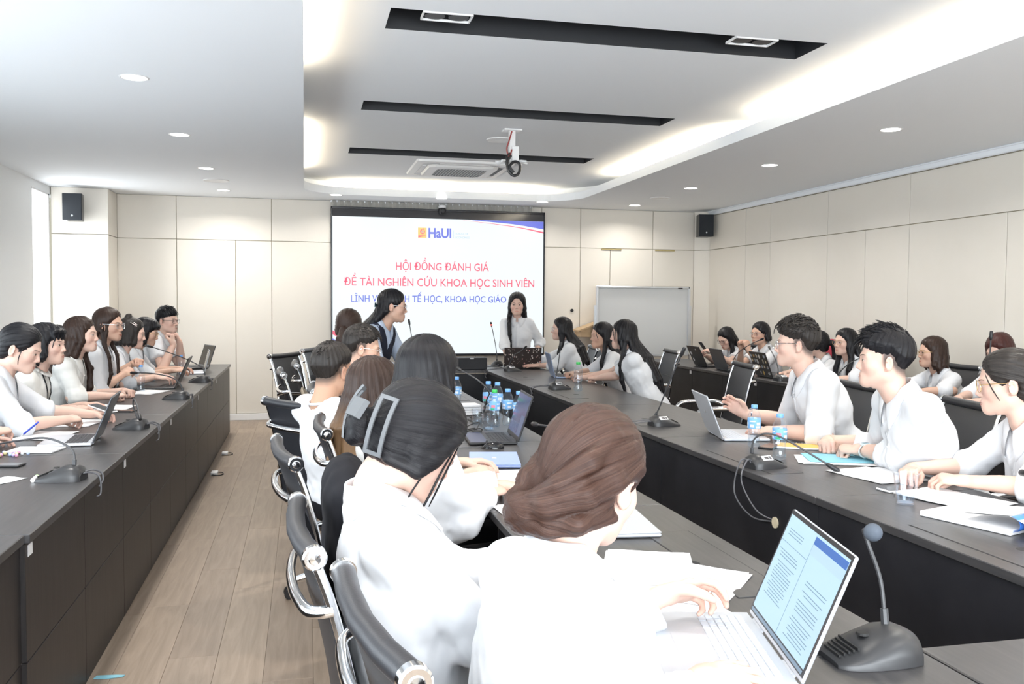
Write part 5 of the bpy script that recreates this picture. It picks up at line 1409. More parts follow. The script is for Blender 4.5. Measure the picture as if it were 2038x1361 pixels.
CAST['L6'] = person('woman with a black bob and pale glasses bending towards the silver laptop', (-1.331, 8.21, 1.182), 2, 16, th=0, lean=0.24, right=(-1.13, 8.25, 0.84), rdir=(1, 0.35, 0), rpose='type', left=(-1.12, 8.48, 0.84), ldir=(1, 0, 0), lpose='type', style='bob', hairlen=0.33, hopt=dict(amax=112, bangs=0.035), glasses='gold', seed=27, skin='warm')
CAST['L7'] = person('young man with black glasses resting his chin on his hand', (-1.243, 8.81, 1.269), -26, 2, th=-6, lean=0.20, male=True, right=(-1.17, 8.62, 1.050), rdir=(-0.1, 0.1, 1), rnorm=(-1, 0.2, 0.1), rpose='fist', left=(-1.15, 8.90, 1.055), ldir=(-0.30, -0.25, 1), lnorm=(-1, -0.3, 0.1), lpose='fist', style='short', hopt=dict(grow=0.008, face_z=-0.052, flow=(0.4, 1.0, -0.3)), glasses='black', sleeve='short', seed=28)
# middle row, seen from behind
CAST['M1'] = person('woman with brown hair in a twisted bun, nearest, her back to the camera', (0.503, 1.515, 1.140), 40, 16, 4, th=14, lean=0.04, near=True, left=(0.735, 1.735, 0.835), ldir=(0.85, 0.12, 0.10), lnorm=(0.1, -0.75, -0.6), lpose='pinch', right=(0.66, 1.40, 0.80), rdir=(1, 0.1, 0), rpose='type', style='bun', hair='brown', sleeve='long', seed=31, back=True, wide=1.22, loose=0.028,
    hopt=dict(bun=(-0.050, -0.122, -0.088), bun_r=0.021, pole=(-0.36, -0.80, -0.55), part=0.1, grow=0.004, ears=True, amp=0.0011, messy=0.3, face_z=-0.034,
      locks=[([(0.078, 0.020, 0.030), (0.077, -0.050, 0.000), (0.056, -0.100, -0.035), (0.005, -0.132, -0.066), (-0.050, -0.120, -0.085)], [0.012, 0.018, 0.022, 0.022, 0.018]),
             ([(0.060, -0.06, 0.075), (0.055, -0.110, 0.020), (0.020, -0.130, -0.030), (-0.030, -0.132, -0.065)], [0.012, 0.017, 0.020, 0.016]),
             ([(-0.078, 0.01, 0.03), (-0.077, -0.055, 0.005), (-0.064, -0.098, -0.030), (-0.058, -0.118, -0.070)], [0.012, 0.018, 0.021, 0.020]),
             ([(0.075, -0.03, -0.06), (0.045, -0.090, -0.085), (0.0, -0.108, -0.100), (-0.04, -0.105, -0.100)], [0.010, 0.018, 0.020, 0.016])]))
CAST['M2'] = person('woman with black hair held by a grey claw, bent over her papers', (0.239, 1.935, 1.150), 18, 34, 2, th=4, lean=-0.09, near=True, right=(0.56, 1.90, 0.80), rdir=(0.9, 0.3, 0), left=(0.58, 2.10, 0.80), ldir=(0.9, -0.1, 0), style='bun', hair='black', seed=32, wide=1.18, loose=0.026, sleeve='threequarter',
    hopt=dict(bun=(-0.02, -0.128, -0.040), bun_r=0.026, part=-0.5, grow=0.005, amp=0.0011, messy=0.35, pole=(-0.1, -0.9, -0.35), face_z=-0.050,
      locks=[([(0.074, 0.045, 0.040), (0.083, 0.020, -0.020), (0.080, 0.000, -0.060), (0.060, -0.060, -0.070)], [0.014, 0.017, 0.017, 0.012])]),
    wisps=[([(0.070, 0.055, 0.030), (0.081, 0.050, -0.04), (0.072, 0.060, -0.12), (0.070, 0.055, -0.17)], 0.0028), ([(0.066, 0.062, 0.030), (0.079, 0.062, -0.05), (0.060, 0.078, -0.11)], 0.0024), ([(0.076, 0.02, -0.04), (0.078, 0.015, -0.10), (0.07, 0.02, -0.15)], 0.0022)])
CAST['M3'] = person('woman with long brown hair fading to light ends in a cream ruffled blouse', (0.262, 3.42, 1.118), 30, 8, th=10, lean=-0.1, near=True, right=(0.60, 3.30, 0.80), left=(0.62, 3.55, 0.80), style='long', hair='ombre', hairlen=0.34, hopt=dict(part=0.2, grow=0.003), collar='ruffle', cloth='cream', seed=33, back=True, sleeve='elbow')
CAST['M4'] = person('woman with straight black hair in a white sweater, behind the claw-haired woman', (0.392, 2.879, 1.217), 44, 6, th=18, lean=0.02, near=True, right=(0.600, 2.985, 0.800), rdir=(0.80, 0.60, 0), rpose='relaxed', left=(0.68, 3.06, 0.80), ldir=(0.9, 0.1, 0), style='long', hair='black', hairlen=0.30, hopt=dict(part=0.0, grow=0.006, amp=0.0010, messy=0.25), collar='round', seed=34, back=True, sleeve='long', loose=0.026)
CAST['M5'] = person('man with short greying black hair in a white tee shirt, seen from behind', (0.126, 4.171, 1.140), 46, 6, th=30, lean=-0.09, near=True, male=True, right=(0.50, 4.10, 0.79), left=(0.50, 4.45, 0.79), style='short', hair='offblack', hopt=dict(grow=0.006, flow=(0.1, -0.6, 0.1), tuft_len=0.65, mess=0.10, lift=0.0, tufts=240), collar='round', sleeve='short', skin='tan', seed=35, back=True, glasses='black')
CAST['M6'] = person('man with rimless spectacles in a black vest looking down, in profile', (0.308, 4.947, 1.200), 2, 11, th=4, lean=0.02, near=True, male=True, right=(0.66, 4.80, 0.80), left=(0.70, 5.10, 0.80), style='short', hair='offblack', hopt=dict(grow=0.003, face_z=-0.006, flow=(0.2, 1.0, 0.0), tuft_len=0.7, mess=0.12, lift=0.001), collar='shirt', sleeve='none', cloth='black', skin='warm', seed=36, glasses='silver')
CAST['M7'] = person('woman with a dark ponytail behind the man in spectacles', (0.294, 6.09, 1.284), 70, 0, th=40, lean=0.0, right=(0.66, 6.0, 0.80), left=(0.62, 6.3, 0.80), style='pony', hair='darkbrown', hopt=dict(tie=(0.0, -0.115, -0.02)), seed=37)
CAST['W1'] = person('standing woman with glasses in a dark vest bending over the middle table', (0.639, 6.633, 1.426), -6, 6, th=-34, lean=0.26, stand=True, near=True, right=(0.70, 6.30, 0.93), rdir=(0.85, -0.1, -0.35), rpose='relaxed', left=(0.90, 6.94, 0.80), ldir=(0.9, 0.2, -0.1), lpose='flat', style='long', hairlen=0.20, hopt=dict(part=0.1, ears=True, amax=70), cloth='paleblue', glasses='silver', seed=38, skin='warm', sleeve='long', neck_open=0.02)
CAST['W2'] = person('standing woman with long black hair in front of the screen facing the room', (2.364, 9.90, 1.44), 254, 4, th=256, lean=0.03, stand=True, near=True, right=(2.20, 9.62, 0.82), rdir=(0.1, -0.55, -0.8), rpose='flat', left=(2.56, 9.83, 0.86), ldir=(0.0, -0.25, -1), lpose='relaxed', style='long', hairlen=0.30, front=(0.27, 0.0), hopt=dict(part=0.0, amax=116, grow=0.007, face_z=-0.026), seed=39, sleeve='threequarter', loose=0.018, scale=1.06, hem=0.085, fold=0.55)
# right row
CAST['R1'] = person('woman with clear glasses and long black hair beside the patterned laptop', (2.60, 8.90, 1.19), 172, 2, th=162, lean=0.2, right=(2.30, 9.22, 0.80), rdir=(-0.9, 0.1, 0), left=(2.385, 8.98, 0.802), ldir=(-0.96, 0.20, -0.02), lpose='flat', style='long', hairlen=0.34, front=(0, 0.20), hopt=dict(part=0.0), glasses='silver', seed=41, sleeve='threequarter', loose=0.022)
CAST['R2'] = person('woman with tied back black hair and bare ear, farther of the two behind the bottle', (2.66, 7.79, 1.161), 182, 3, th=172, lean=0.2, right=(2.42, 7.92, 0.80), rdir=(-0.8, -0.5, 0), rpose='fist', left=(2.44, 7.66, 0.80), ldir=(-0.8, 0.5, 0), lpose='fist', style='long', hairlen=0.34, front=(0, 0.24), hopt=dict(part=0.3, ears=True, amax=95), seed=42, skin='warm', wisps=[([(-0.060, 0.075, 0.04), (-0.070, 0.072, 0.0), (-0.071, 0.060, -0.04)], 0.003)])
CAST['R3'] = person('woman with very long straight black hair in a short sleeved white shirt', (2.577, 6.994, 1.198), 168, 2, th=158, lean=0.22, near=True, right=(2.40, 7.46, 0.80), rdir=(-0.6, 0.5, 0), rpose='fist', left=(2.47, 7.34, 0.805), ldir=(-0.45, 0.88, 0), lpose='fist', style='long', hairlen=0.42, front=(0, 0.22), hopt=dict(part=0.0, amax=124, face_z=-0.046), seed=43, sleeve='short', wide=1.12, loose=0.026,
    wisps=[([(-0.060, 0.075, 0.06), (-0.074, 0.070, 0.0), (-0.070, 0.070, -0.10)], 0.0045), ([(-0.066, 0.062, 0.06), (-0.078, 0.056, 0.0), (-0.076, 0.055, -0.14)], 0.005), ([(-0.050, 0.085, 0.05), (-0.062, 0.086, 0.0), (-0.060, 0.080, -0.06)], 0.003)])
CAST['R4'] = person('young man with round spectacles and tousled brown-black hair turning to the screen', (2.473, 4.143, 1.253), 150, 1, th=166, lean=0.26, near=True, male=True, right=(2.345, 4.44, 0.855), rdir=(-0.70, 0.20, 0.55), rnorm=(-0.3, -0.9, -0.3), rpose='relaxed', left=(2.335, 4.14, 0.80), ldir=(-0.55, 0.80, 0), lpose='relaxed', style='short', hair='offblack', hopt=dict(grow=0.012, face_z=-0.036, flow=(-0.2, 1.0, 0.35), lift=0.014, mess=0.5), glasses='silver', seed=44, sleeve='elbow', neck_open=0.02, loose=0.024)
CAST['R5'] = person('young man with swept black hair, hands folded and a digital watch', (2.344, 3.247, 1.228), 150, 0, th=168, lean=0.30, near=True, male=True, left=(2.425, 3.50, 0.805), ldir=(-0.72, 0.68, 0.0), lpose='fist', right=(2.405, 3.735, 0.81), rdir=(-0.60, -0.78, 0), rpose='fist', style='short', hair='black', hopt=dict(grow=0.011, face_z=-0.038, flow=(0.5, 0.6, 0.15), lift=0.006, mess=0.22, tuft_len=1.3), seed=45, sleeve='threequarter', neck_open=0.025, skin='fair')
CAST['R6'] = person('woman with gold glasses and tied back black hair at the right picture edge', (2.534, 2.789, 1.171), 142, 8, th=165, lean=0.22, near=True, left=(2.375, 2.80, 0.805), ldir=(-0.72, 0.55, 0.05), lpose='hold', right=(2.33, 3.04, 0.81), rdir=(-0.6, -0.6, 0), rpose='hold', style='pony', hair='offblack', hopt=dict(tie=(0, -0.118, -0.045), part=-0.3, ears=True), glasses='gold', seed=46, sleeve='elbow', neck_open=0.03, wisps=[([(-0.062, 0.072, 0.04), (-0.076, 0.058, -0.01), (-0.078, 0.036, -0.06)], 0.0032)])
# back row by the right wall
CAST['B1'] = person('woman with long black hair looking down at a phone by the right wall', (4.73, 9.43, 1.069), 196, 28, th=185, lean=0.18, right=(4.52, 9.52, 0.86), rdir=(-0.7, -0.3, 0.4), rpose='hold', left=(4.50, 9.28, 0.90), ldir=(-0.7, 0.4, 0.4), lpose='hold', style='long', hairlen=0.34, front=(0, 0.20), hopt=dict(part=0.0), glasses='black', seed=51, sleeve='short')
CAST['B2'] = person('woman with thin glasses and clasped raised hands behind the stickered laptop', (4.67, 8.54, 1.152), 198, 2, th=186, lean=0.14, right=(4.46, 8.55, 0.99), rdir=(-0.15, -0.2, 1), rnorm=(-0.1, -1, 0), rpose='fist', left=(4.46, 8.40, 0.99), ldir=(-0.15, 0.2, 1), lnorm=(-0.1, 1, 0), lpose='fist', style='bob', hairlen=0.22, hopt=dict(part=0.3, ears=True, amax=90), glasses='silver', seed=52, sleeve='short', skin='warm')
CAST['B3'] = person('woman with a black ponytail mostly hidden behind the man with round spectacles', (4.72, 7.55, 1.090), 140, 4, th=175, lean=0.14, right=(4.45, 7.65, 0.80), left=(4.45, 7.40, 0.80), style='pony', hopt=dict(tie=(0, -0.118, 0.0)), seed=53)
CAST['B4'] = person('woman with round gold glasses and long black hair between the two young men', (4.67, 7.02, 1.128), 188, 0, th=182, lean=0.16, right=(4.45, 7.15, 0.80), left=(4.45, 6.92, 0.80), style='long', hairlen=0.34, front=(0.2, 0.24), hopt=dict(part=0.2), glasses='gold', seed=54)
CAST['B5'] = person('woman with a brown bob and glasses in front of the wall chair', (4.76, 6.01, 1.094), 166, 2, th=176, lean=0.14, right=(4.5, 6.1, 0.80), left=(4.5, 5.85, 0.80), style='bob', hairlen=0.42, hair='darkbrown', hopt=dict(amax=112), glasses='gold', seed=55, skin='warm')
CAST['B6'] = person('woman with reddish brown hair looking down, behind the tall microphone', (4.76, 5.32, 1.142), 202, 24, th=186, lean=0.16, right=(4.5, 5.4, 0.80), left=(4.5, 5.2, 0.80), style='long', hairlen=0.36, hair='reddish', front=(0.22, 0.22), hopt=dict(part=0.0), seed=56)

# garments and accessories that belong to single people
def vest(c, mat, half=0.128, vdeep=0.20, btm=0.36, name='vest'):
    NB, s, tr, fp, off = c['NB'], c['s'], c['tr'], c['fp'], c['off']; f0 = c['fn']
    def fn(P):
        d = f0(P)-F32(0.013); q = (P-NB.astype(F32)); x = q@tr.astype(F32); z = q@s.astype(F32); y = q@fp.astype(F32)
        hw = np.interp(z, [-0.30, -0.20, -0.12, 0.02], [0.21, 0.155, half, half*0.80]).astype(F32)
        d = smax(d, np.abs(x)-hw, 0.004); d = smax(d, -z-F32(btm), 0.004)
        v = np.abs(x)-np.clip((z+vdeep)*0.42, 0, 1).astype(F32)
        d = np.where(y > 0, smax(d, -v, 0.004), d)
        d = smax(d, -cone(P, NB-s*0.02, NB+s*0.2, 0.080, 0.090), 0.004)
        return d
    V, Q = polygonize(fn, NB-np.array([0.36, 0.36, 0.50]), NB+np.array([0.36, 0.36, 0.12]), 0.0070)
    return link_obj(name, np_mesh(name, V-off, Q, [mat]), c['root'])
vest(CAST['W1'], CLOTH['navy'], 0.132, 0.15); vest(CAST['M6'], CLOTH['black'], 0.15, 0.10, name='black_vest')
def on_head(c, mb, name, mat, smooth=True):
    mb.v = [tuple(c['toW'](v)-c['off']) for v in mb.v]
    return mb.build(name, mat, c['root'], smooth=smooth)
# grey claw of the middle row woman
cl = MB(); claw_m = principled('grey_matt_claw', (0.125, 0.132, 0.14), 0.55)
def frame_strip(mb, C, U, W_, N, hu, hw, t, b, bend=0.0):
    C, U, W_, N = map(Vector, (C, U, W_, N))
    def bar(a0, a1, b0, b1):
        n = 6; pts = []
        for i in range(n+1):
            for k in range(2): pass
        A = []
        for i in range(n+1):
            u = a0+(a1-a0)*i/n; row = []
            for w_ in (b0, b1):
                for nn in (0, t): row.append(C+U*u+W_*w_+N*(nn-bend*(u/hu)**2))
            A.append([row[0], row[1], row[3], row[2], row[0]])
        mb.grid(A); 
        mb.add(A[0][:4], [(0,1,2,3)]); mb.add(A[-1][:4], [(3,2,1,0)])
    bar(-hu, hu, -hw, -hw+b); bar(-hu, hu, hw-b, hw); bar(-hu, -hu+b, -hw+b, hw-b); bar(hu-b, hu, -hw+b, hw-b)
frame_strip(cl, (0.055, -0.118, -0.022), (0.05, -0.28, 0.96), (0.72, 0.66, 0.16), (0.66, -0.74, -0.20), 0.064, 0.021, 0.005, 0.0085, 0.012)
frame_strip(cl, (-0.045, -0.150, -0.022), (0.0, -0.20, 0.98), (0.80, -0.55, 0.0), (-0.5, -0.85, -0.1), 0.060, 0.019, 0.005, 0.008, 0.012)
cl.box((0.006, -0.160, -0.012), (0.060, 0.012, 0.042))
on_head(CAST['M2'], cl, 'hair_claw', claw_m, smooth=False)
# scrunchie, top clip, bow, ribbon, watches
sc = MB()
sc.tube([(0.030*math.cos(u), -0.088+0.004*math.sin(9*u), -0.056+0.030*math.sin(u)) for u in np.linspace(0, 6.1, 36)], 0.010, 8, closed=True, rs=[0.009+0.003*math.sin(k*2.1) for k in range(36)])
on_head(CAST['L1'], sc, 'scrunchie', CLOTH['white'])
hc = MB()
for k in range(5):
    a = -0.5+0.25*k; hc.tube([(0.030+0.012*k, 0.035, 0.100-0.010*k), (0.020+0.016*k, 0.010, 0.118-0.012*k), (0.022+0.012*k, -0.02, 0.122-0.010*k)], 0.0035, 6)
hc.tube([(0.02, 0.03, 0.108), (0.09, 0.02, 0.06)], 0.004, 6)
on_head(CAST['L5'], hc, 'hair_clip', principled('rosy_silver', (0.80, 0.70, 0.68), 0.25, 0.9))
bw = MB()
for sx in (-1, 1): bw.add([(0, -0.122, -0.01), (sx*0.055, -0.130, 0.012), (sx*0.060, -0.128, -0.030)], [(0,1,2)]); bw.add([(0, -0.126, -0.01), (sx*0.055, -0.134, 0.012), (sx*0.060, -0.132, -0.030)], [(2,1,0)])
bw.rbox((0, -0.126, -0.010), (0.018, 0.016, 0.020), 0.004)
on_head(CAST['W1'], bw, 'hair_bow', principled('teal_ribbon', (0.08, 0.20, 0.26), 0.6), smooth=False)
c = CAST['L2']; rb = MB()
def W_(c, x, y, z): return c['NB']+c['tr']*x+c['fp']*y+c['s']*z-c['off']
zs = [(0.052, 0.20, 0.0), (0.045, 0.25, -0.05), (0.028, 0.25, -0.10), (0.006, 0.26, -0.15)]
for sd in (1, -1):
    P_ = np.array([W_(c, sd*x, y, z)+c['off'] for x, y, z in zs]); P_ = c['proj'](P_, -c['fp']).astype(float)+c['fp']*0.004-c['off']
    rb.tube([Vector(p) for p in P_], 0.0065, 6, flat=0.35, up=c['fp'])
P_ = c['proj'](np.array([W_(c, x, 0.26, z)+c['off'] for x, z in ((0.0, -0.15), (0.045, -0.175), (0.005, -0.155), (-0.035, -0.185), (0.0, -0.15), (0.018, -0.24), (0.0, -0.15), (-0.012, -0.26))]), -c['fp']).astype(float)+c['fp']*0.006-c['off']
for i in range(0, 8, 2): rb.tube([Vector(P_[i]), Vector((P_[i]+P_[i+1])/2)+Vector(c['fp'])*0.004, Vector(P_[i+1])], 0.009, 6, flat=0.3, up=c['fp'])
rb.build('ribbon_tie', CLOTH['black'], c['root'], smooth=True)
def watch(c, sd, body_mat, back=0.025, face=True):
    S, E_, Wr, fd, hd, pn, pose, lf = c['arms'][sd]; C = Wr-fd*back; x = nrm(np.cross(fd, -np.asarray(pn, float))); z = np.cross(x, fd)
    mb = MB(); r = [Vector(C+x*math.cos(u)*0.0325+z*math.sin(u)*0.0255-c['off']) for u in np.linspace(0, 2*PI, 25)[:-1]]
    mb.tube(r, 0.0085, 6, closed=True, flat=0.35)
    w = mb.build('watch', body_mat, c['root'], smooth=True)
    if face:
        f = MB(); Rm = Matrix(np.stack([x, fd, z], 1).tolist()); f.rbox(Vector(C+z*0.030-c['off']), (0.034, 0.036, 0.010), 0.003, rot=Rm); f.build('watch_case', body_mat, w)
        f = MB(); f.box(Vector(C+z*0.0356-c['off']), (0.026, 0.020, 0.001), rot=Rm); f.build('watch_display', principled('watch_lcd', (0.05, 0.22, 0.28), 0.2), w)
watch(CAST['R5'], -1, principled('white_watch', (0.75, 0.82, 0.84), 0.3))
watch(CAST['R4'], 1, M['chrome'], face=True)
# ------------------------------------------------------------------ microphones
TZ = TT+0.0005
M['mic_base'] = principled('mic_base_plastic', (0.030, 0.030, 0.032), 0.36, spec=0.5)
M['cable'] = principled('grey_cable', (0.11, 0.11, 0.12), 0.45)
M['red_ring'] = emissive('red_light_ring', (1.0, 0.12, 0.10), 1.6)
MICN = {}
def mic(label, x, y, heading, neck, cable=None, ring=False, sticker=True, z=TZ, s=1.0, foam=False, group='conference microphones'):
    rz = rad(heading)-PI/2
    t = thing('conference_microphone', label, 'microphone', (x, y, z), rz, group)
    Ri = Matrix.Rotation(-rz, 3, 'Z'); L_ = lambda p: Ri@(Vector(p)-Vector((x, y, z)))
    if 'base' not in MICN:
        st = [(-0.078, 0.026, 0.040), (-0.070, 0.046, 0.050), (-0.045, 0.056, 0.056), (-0.015, 0.055, 0.060), (0.020, 0.040, 0.062), (0.055, 0.022, 0.060), (0.080, 0.012, 0.052), (0.092, 0.005, 0.040)]
        P = []
        for yy, h, w in st:
            P.append([(w*math.copysign(abs(math.cos(a))**0.75, math.cos(a)), yy, 0.004+h*math.sin(a)**0.8 if a not in (0, PI) else 0.0) for a in [PI*k/16 for k in range(17)]])
        mb = MB().grid(P, flip=True); mb.add(P[0], [tuple(range(17))]); mb.add(P[-1], [tuple(range(16, -1, -1))])
        MICN['base'] = mb.mesh('base', M['mic_base'], True, 50)
        mb = MB()
        for k in range(5): mb.box((0, 0.050+0.008*k, 0.031-0.0035*k), (0.07-0.004*k, 0.003, 0.004))
        mb.lathe([(0.0, 0.004), (0.011, 0.004), (0.013, 0.0)], (0, 0.022, 0.045), n=14)
        MICN['slots'] = mb.mesh('speaker_slots', M['rubber'], False)
        MICN['sticker'] = MB().box((0, 0, 0), (0.026, 0.052, 0.001)).box((0, 0.016, 0.0006), (0.018, 0.012, 0.0006), 1).box((-0.004, -0.004, 0.0006), (0.002, 0.022, 0.0006), 1).box((0.002, -0.006, 0.0006), (0.0015, 0.026, 0.0006), 1).mesh('sticker', [M['paper'], M['cable']])
    b = link_obj('base', MICN['base'], t); b.scale = (s, s, s)
    o = link_obj('speaker_slots', MICN['slots'], b); o['kind'] = 'stuff'
    if sticker:
        o = link_obj('sticker', MICN['sticker'], b, (0.042, -0.020, 0.0475), (0, rad(38), 0))
    pts = [L_(p) for p in neck]
    sp = spline(pts, 7)
    n0 = MB().tube(sp, 0.0042, 8).tube(sp[:4], 0.008, 8).build('gooseneck', M['grey_plastic'], t, smooth=True)
    d = (sp[-1]-sp[-2]).normalized(); e = sp[-1]
    R_ = d.to_track_quat('Z', 'Y').to_matrix()
    MB().lathe([(0.005, -0.005), (0.0085, 0.004), (0.0105, 0.016), (0.0105, 0.046), (0.008, 0.054), (0.0, 0.056)], e, n=12, axis=R_).build('mic_head', M['black_plastic'], t, smooth=True)
    if foam: MB().lathe([(0.0, 0.068)]+[(0.0178*math.sin(a), 0.050-0.018*math.cos(PI-a)) for a in np.linspace(0.3, 2.9, 9)]+[(0.0, 0.032)], e, n=16, axis=R_).build('foam_cover', principled('grey_foam', (0.07, 0.085, 0.11), 0.8), t, smooth=True)
    if ring: MB().lathe([(0.0112, 0.010), (0.0115, 0.012), (0.0115, 0.020), (0.0112, 0.022)], e, n=12, axis=R_).build('light_ring', M['red_ring'], t)
    if cable:
        c = MB()
        for k, path in enumerate(cable): c.tube(spline([L_(p) for p in path], 6), 0.0032, 6)
        c.cyl(L_(cable[0][0]), L_(Vector(cable[0][0])*0.75+Vector(cable[0][1])*0.25), 0.007, n=8)
        c.build('cable', M['cable'], t, smooth=True)
    return t
def edge_cable(x, y, sx, drop=0.07):
    # loops from the back of a unit over the table edge
    xe = -0.785 if sx > 0 else 1.79
    a = [(x+sx*0.07, y, 0.785), (x+sx*0.10, y+0.03, 0.790), (xe+sx*0.008, y+0.05, 0.772), (xe+sx*0.014, y+0.04, 0.745), (xe+sx*0.004, y+0.02, 0.725)]
    b = [(x+sx*0.07, y-0.02, 0.785), (x+sx*0.10, y+0.0, 0.785), (xe+sx*0.008, y+0.01, 0.765), (xe+sx*0.014, y+0.0, 0.775-drop), (xe+sx*0.004, y-0.02, 0.765-drop)]
    return [a, b]
mic('dark microphone unit nearest in the left row, gooseneck bent left out of the picture', -0.905, 3.70, 172, [(-0.862, 3.69, 0.815), (-0.875, 3.71, 0.875), (-0.99, 3.82, 0.905), (-1.16, 4.05, 0.865), (-1.33, 4.28, 0.815)], edge_cable(-0.905, 3.70, 1), sticker=False)
mic('dark microphone unit with a short folded neck beside the silver laptop', -0.905, 5.12, 168, [(-0.87, 5.10, 0.815), (-0.895, 5.10, 0.88), (-0.89, 5.08, 0.925), (-0.865, 5.02, 0.90), (-0.845, 4.96, 0.862)], edge_cable(-0.905, 5.12, 1), sticker=False)
mic('dark microphone unit before the black laptop, neck stretched over the table', -0.875, 6.62, 170, [(-0.835, 6.62, 0.815), (-0.86, 6.63, 0.875), (-0.93, 6.66, 0.915), (-1.06, 6.72, 0.935), (-1.16, 6.77, 0.935)], edge_cable(-0.875, 6.62, 1), sticker=False)
mic('dark microphone unit farthest in the left row beside the silver and black laptops', -0.865, 7.98, 170, [(-0.825, 7.98, 0.815), (-0.85, 7.98, 0.88), (-0.95, 7.96, 0.945), (-1.10, 7.91, 1.015), (-1.23, 7.87, 1.065)], edge_cable(-0.865, 7.98, 1), sticker=False)
mic('dark microphone unit with arched neck before the two labelled water bottles', 1.90, 3.42, 12, [(1.862, 3.455, 0.815), (1.868, 3.45, 0.875), (1.905, 3.415, 0.905), (1.97, 3.37, 0.885), (2.115, 3.285, 0.79)], [[(1.835, 3.40, 0.79), (1.80, 3.38, 0.80), (1.765, 3.36, 0.72), (1.78, 3.26, 0.62), (1.805, 3.15, 0.60)], [(1.835, 3.41, 0.79), (1.79, 3.42, 0.79), (1.765, 3.42, 0.66), (1.78, 3.30, 0.585), (1.805, 3.16, 0.595)]])
mic('dark microphone unit with a tall slanted neck beside the silver laptop on the right table', 1.985, 4.72, 8, [(1.945, 4.74, 0.815), (1.965, 4.72, 0.87), (1.99, 4.66, 1.0), (2.025, 4.575, 1.165)], edge_cable(1.985, 4.72, -1))
mic('dark microphone unit with an upright neck beside the bottle with a green cap', 2.00, 6.90, 8, [(1.965, 6.92, 0.815), (1.985, 6.92, 0.88), (2.00, 6.91, 1.0), (2.01, 6.90, 1.085)], edge_cable(2.0, 6.90, -1, 0.1))
mic('grey microphone unit with bent neck in front of the patterned laptop', 2.05, 8.78, 8, [(2.02, 8.80, 0.815), (2.035, 8.77, 0.87), (2.06, 8.70, 0.937), (2.09, 8.62, 0.965), (2.115, 8.56, 1.0)], edge_cable(2.05, 8.78, -1))
mic('microphone unit with tall straight neck and red ring at the screen corner', 2.06, 9.55, 90, [(2.05, 9.52, 0.81), (2.05, 9.53, 0.90), (2.035, 9.58, 1.05), (2.02, 9.66, 1.19)], [[(2.06, 9.47, 0.78), (1.98, 9.40, 0.766), (1.90, 9.42, 0.764), (1.93, 9.55, 0.764), (2.04, 9.38, 0.764)]], ring=True)
mic('microphone on a thin neck standing left of the red-ringed one before the screen', 1.05, 8.30, 10, [(1.02, 8.31, 0.81), (1.01, 8.31, 0.90), (0.985, 8.33, 1.08), (0.96, 8.35, 1.24)])
mic('microphone with a red ring on a slanted neck before the bending woman', 1.08, 7.62, 10, [(1.05, 7.64, 0.81), (1.045, 7.66, 0.90), (1.025, 7.74, 1.03), (1.008, 7.80, 1.12)], ring=True)
mic('dark microphone unit among the bottles, neck reaching left over the middle table', 1.03, 5.13, 178, [(1.02, 5.10, 0.815), (1.02, 5.0, 0.90), (1.0, 4.85, 0.955), (0.94, 4.86, 1.02), (0.86, 4.96, 1.07)], sticker=False)
mic('dark microphone unit hidden by the hair bun, grey head pointing at the dark laptop', 1.10, 3.35, 160, [(1.11, 3.36, 0.81), (1.11, 3.42, 0.88), (1.07, 3.62, 0.915), (1.02, 3.86, 0.905)], sticker=False)
mic('large dark microphone unit behind the near open laptop with a round head', 1.085, 1.515, 176, [(1.118, 1.525, 0.82), (1.120, 1.545, 0.90), (1.112, 1.575, 0.965), (1.100, 1.575, 0.995), (1.088, 1.548, 1.003)], sticker=False, s=1.05, foam=True)
mic('dark microphone unit entering at the right picture edge', 2.0, 1.86, 10, [(1.97, 1.88, 0.815), (1.98, 1.90, 0.90), (2.02, 1.99, 0.965), (2.09, 2.14, 0.96), (2.135, 2.255, 0.945)])
mic('microphone unit with a white label before the slate laptop in the back row', 4.24, 8.22, 5, [(4.20, 8.24, 0.815), (4.21, 8.24, 0.88), (4.25, 8.20, 0.97), (4.30, 8.08, 1.05), (4.345, 7.95, 1.105)])
mic('microphone unit with a white label before the stickered laptop in the back row', 4.24, 7.32, 5, [(4.20, 7.34, 0.815), (4.21, 7.36, 0.88), (4.25, 7.50, 0.97), (4.29, 7.65, 1.035)])
mic('microphone unit in the back row leaning towards the woman with round gold glasses', 4.24, 6.42, 5, [(4.20, 6.43, 0.815), (4.205, 6.42, 0.88), (4.25, 6.34, 0.98), (4.315, 6.24, 1.045)])
mic('tall upright microphone in the back row before the woman with reddish hair', 4.24, 4.80, 5, [(4.21, 4.81, 0.815), (4.215, 4.81, 0.92), (4.235, 4.815, 1.08), (4.245, 4.818, 1.24)])

tb_ = [o for o in COL.objects if o.get('label', '').startswith('dark table of the right row') and 'two water bottles' in o['label']][0]
MB().cyl((-0.320, -0.43, 0.595), (-0.3275, -0.43, 0.595), 0.022, n=18).build('cable_hole', principled('raw_board', (0.62, 0.54, 0.38), 0.8), tb_)

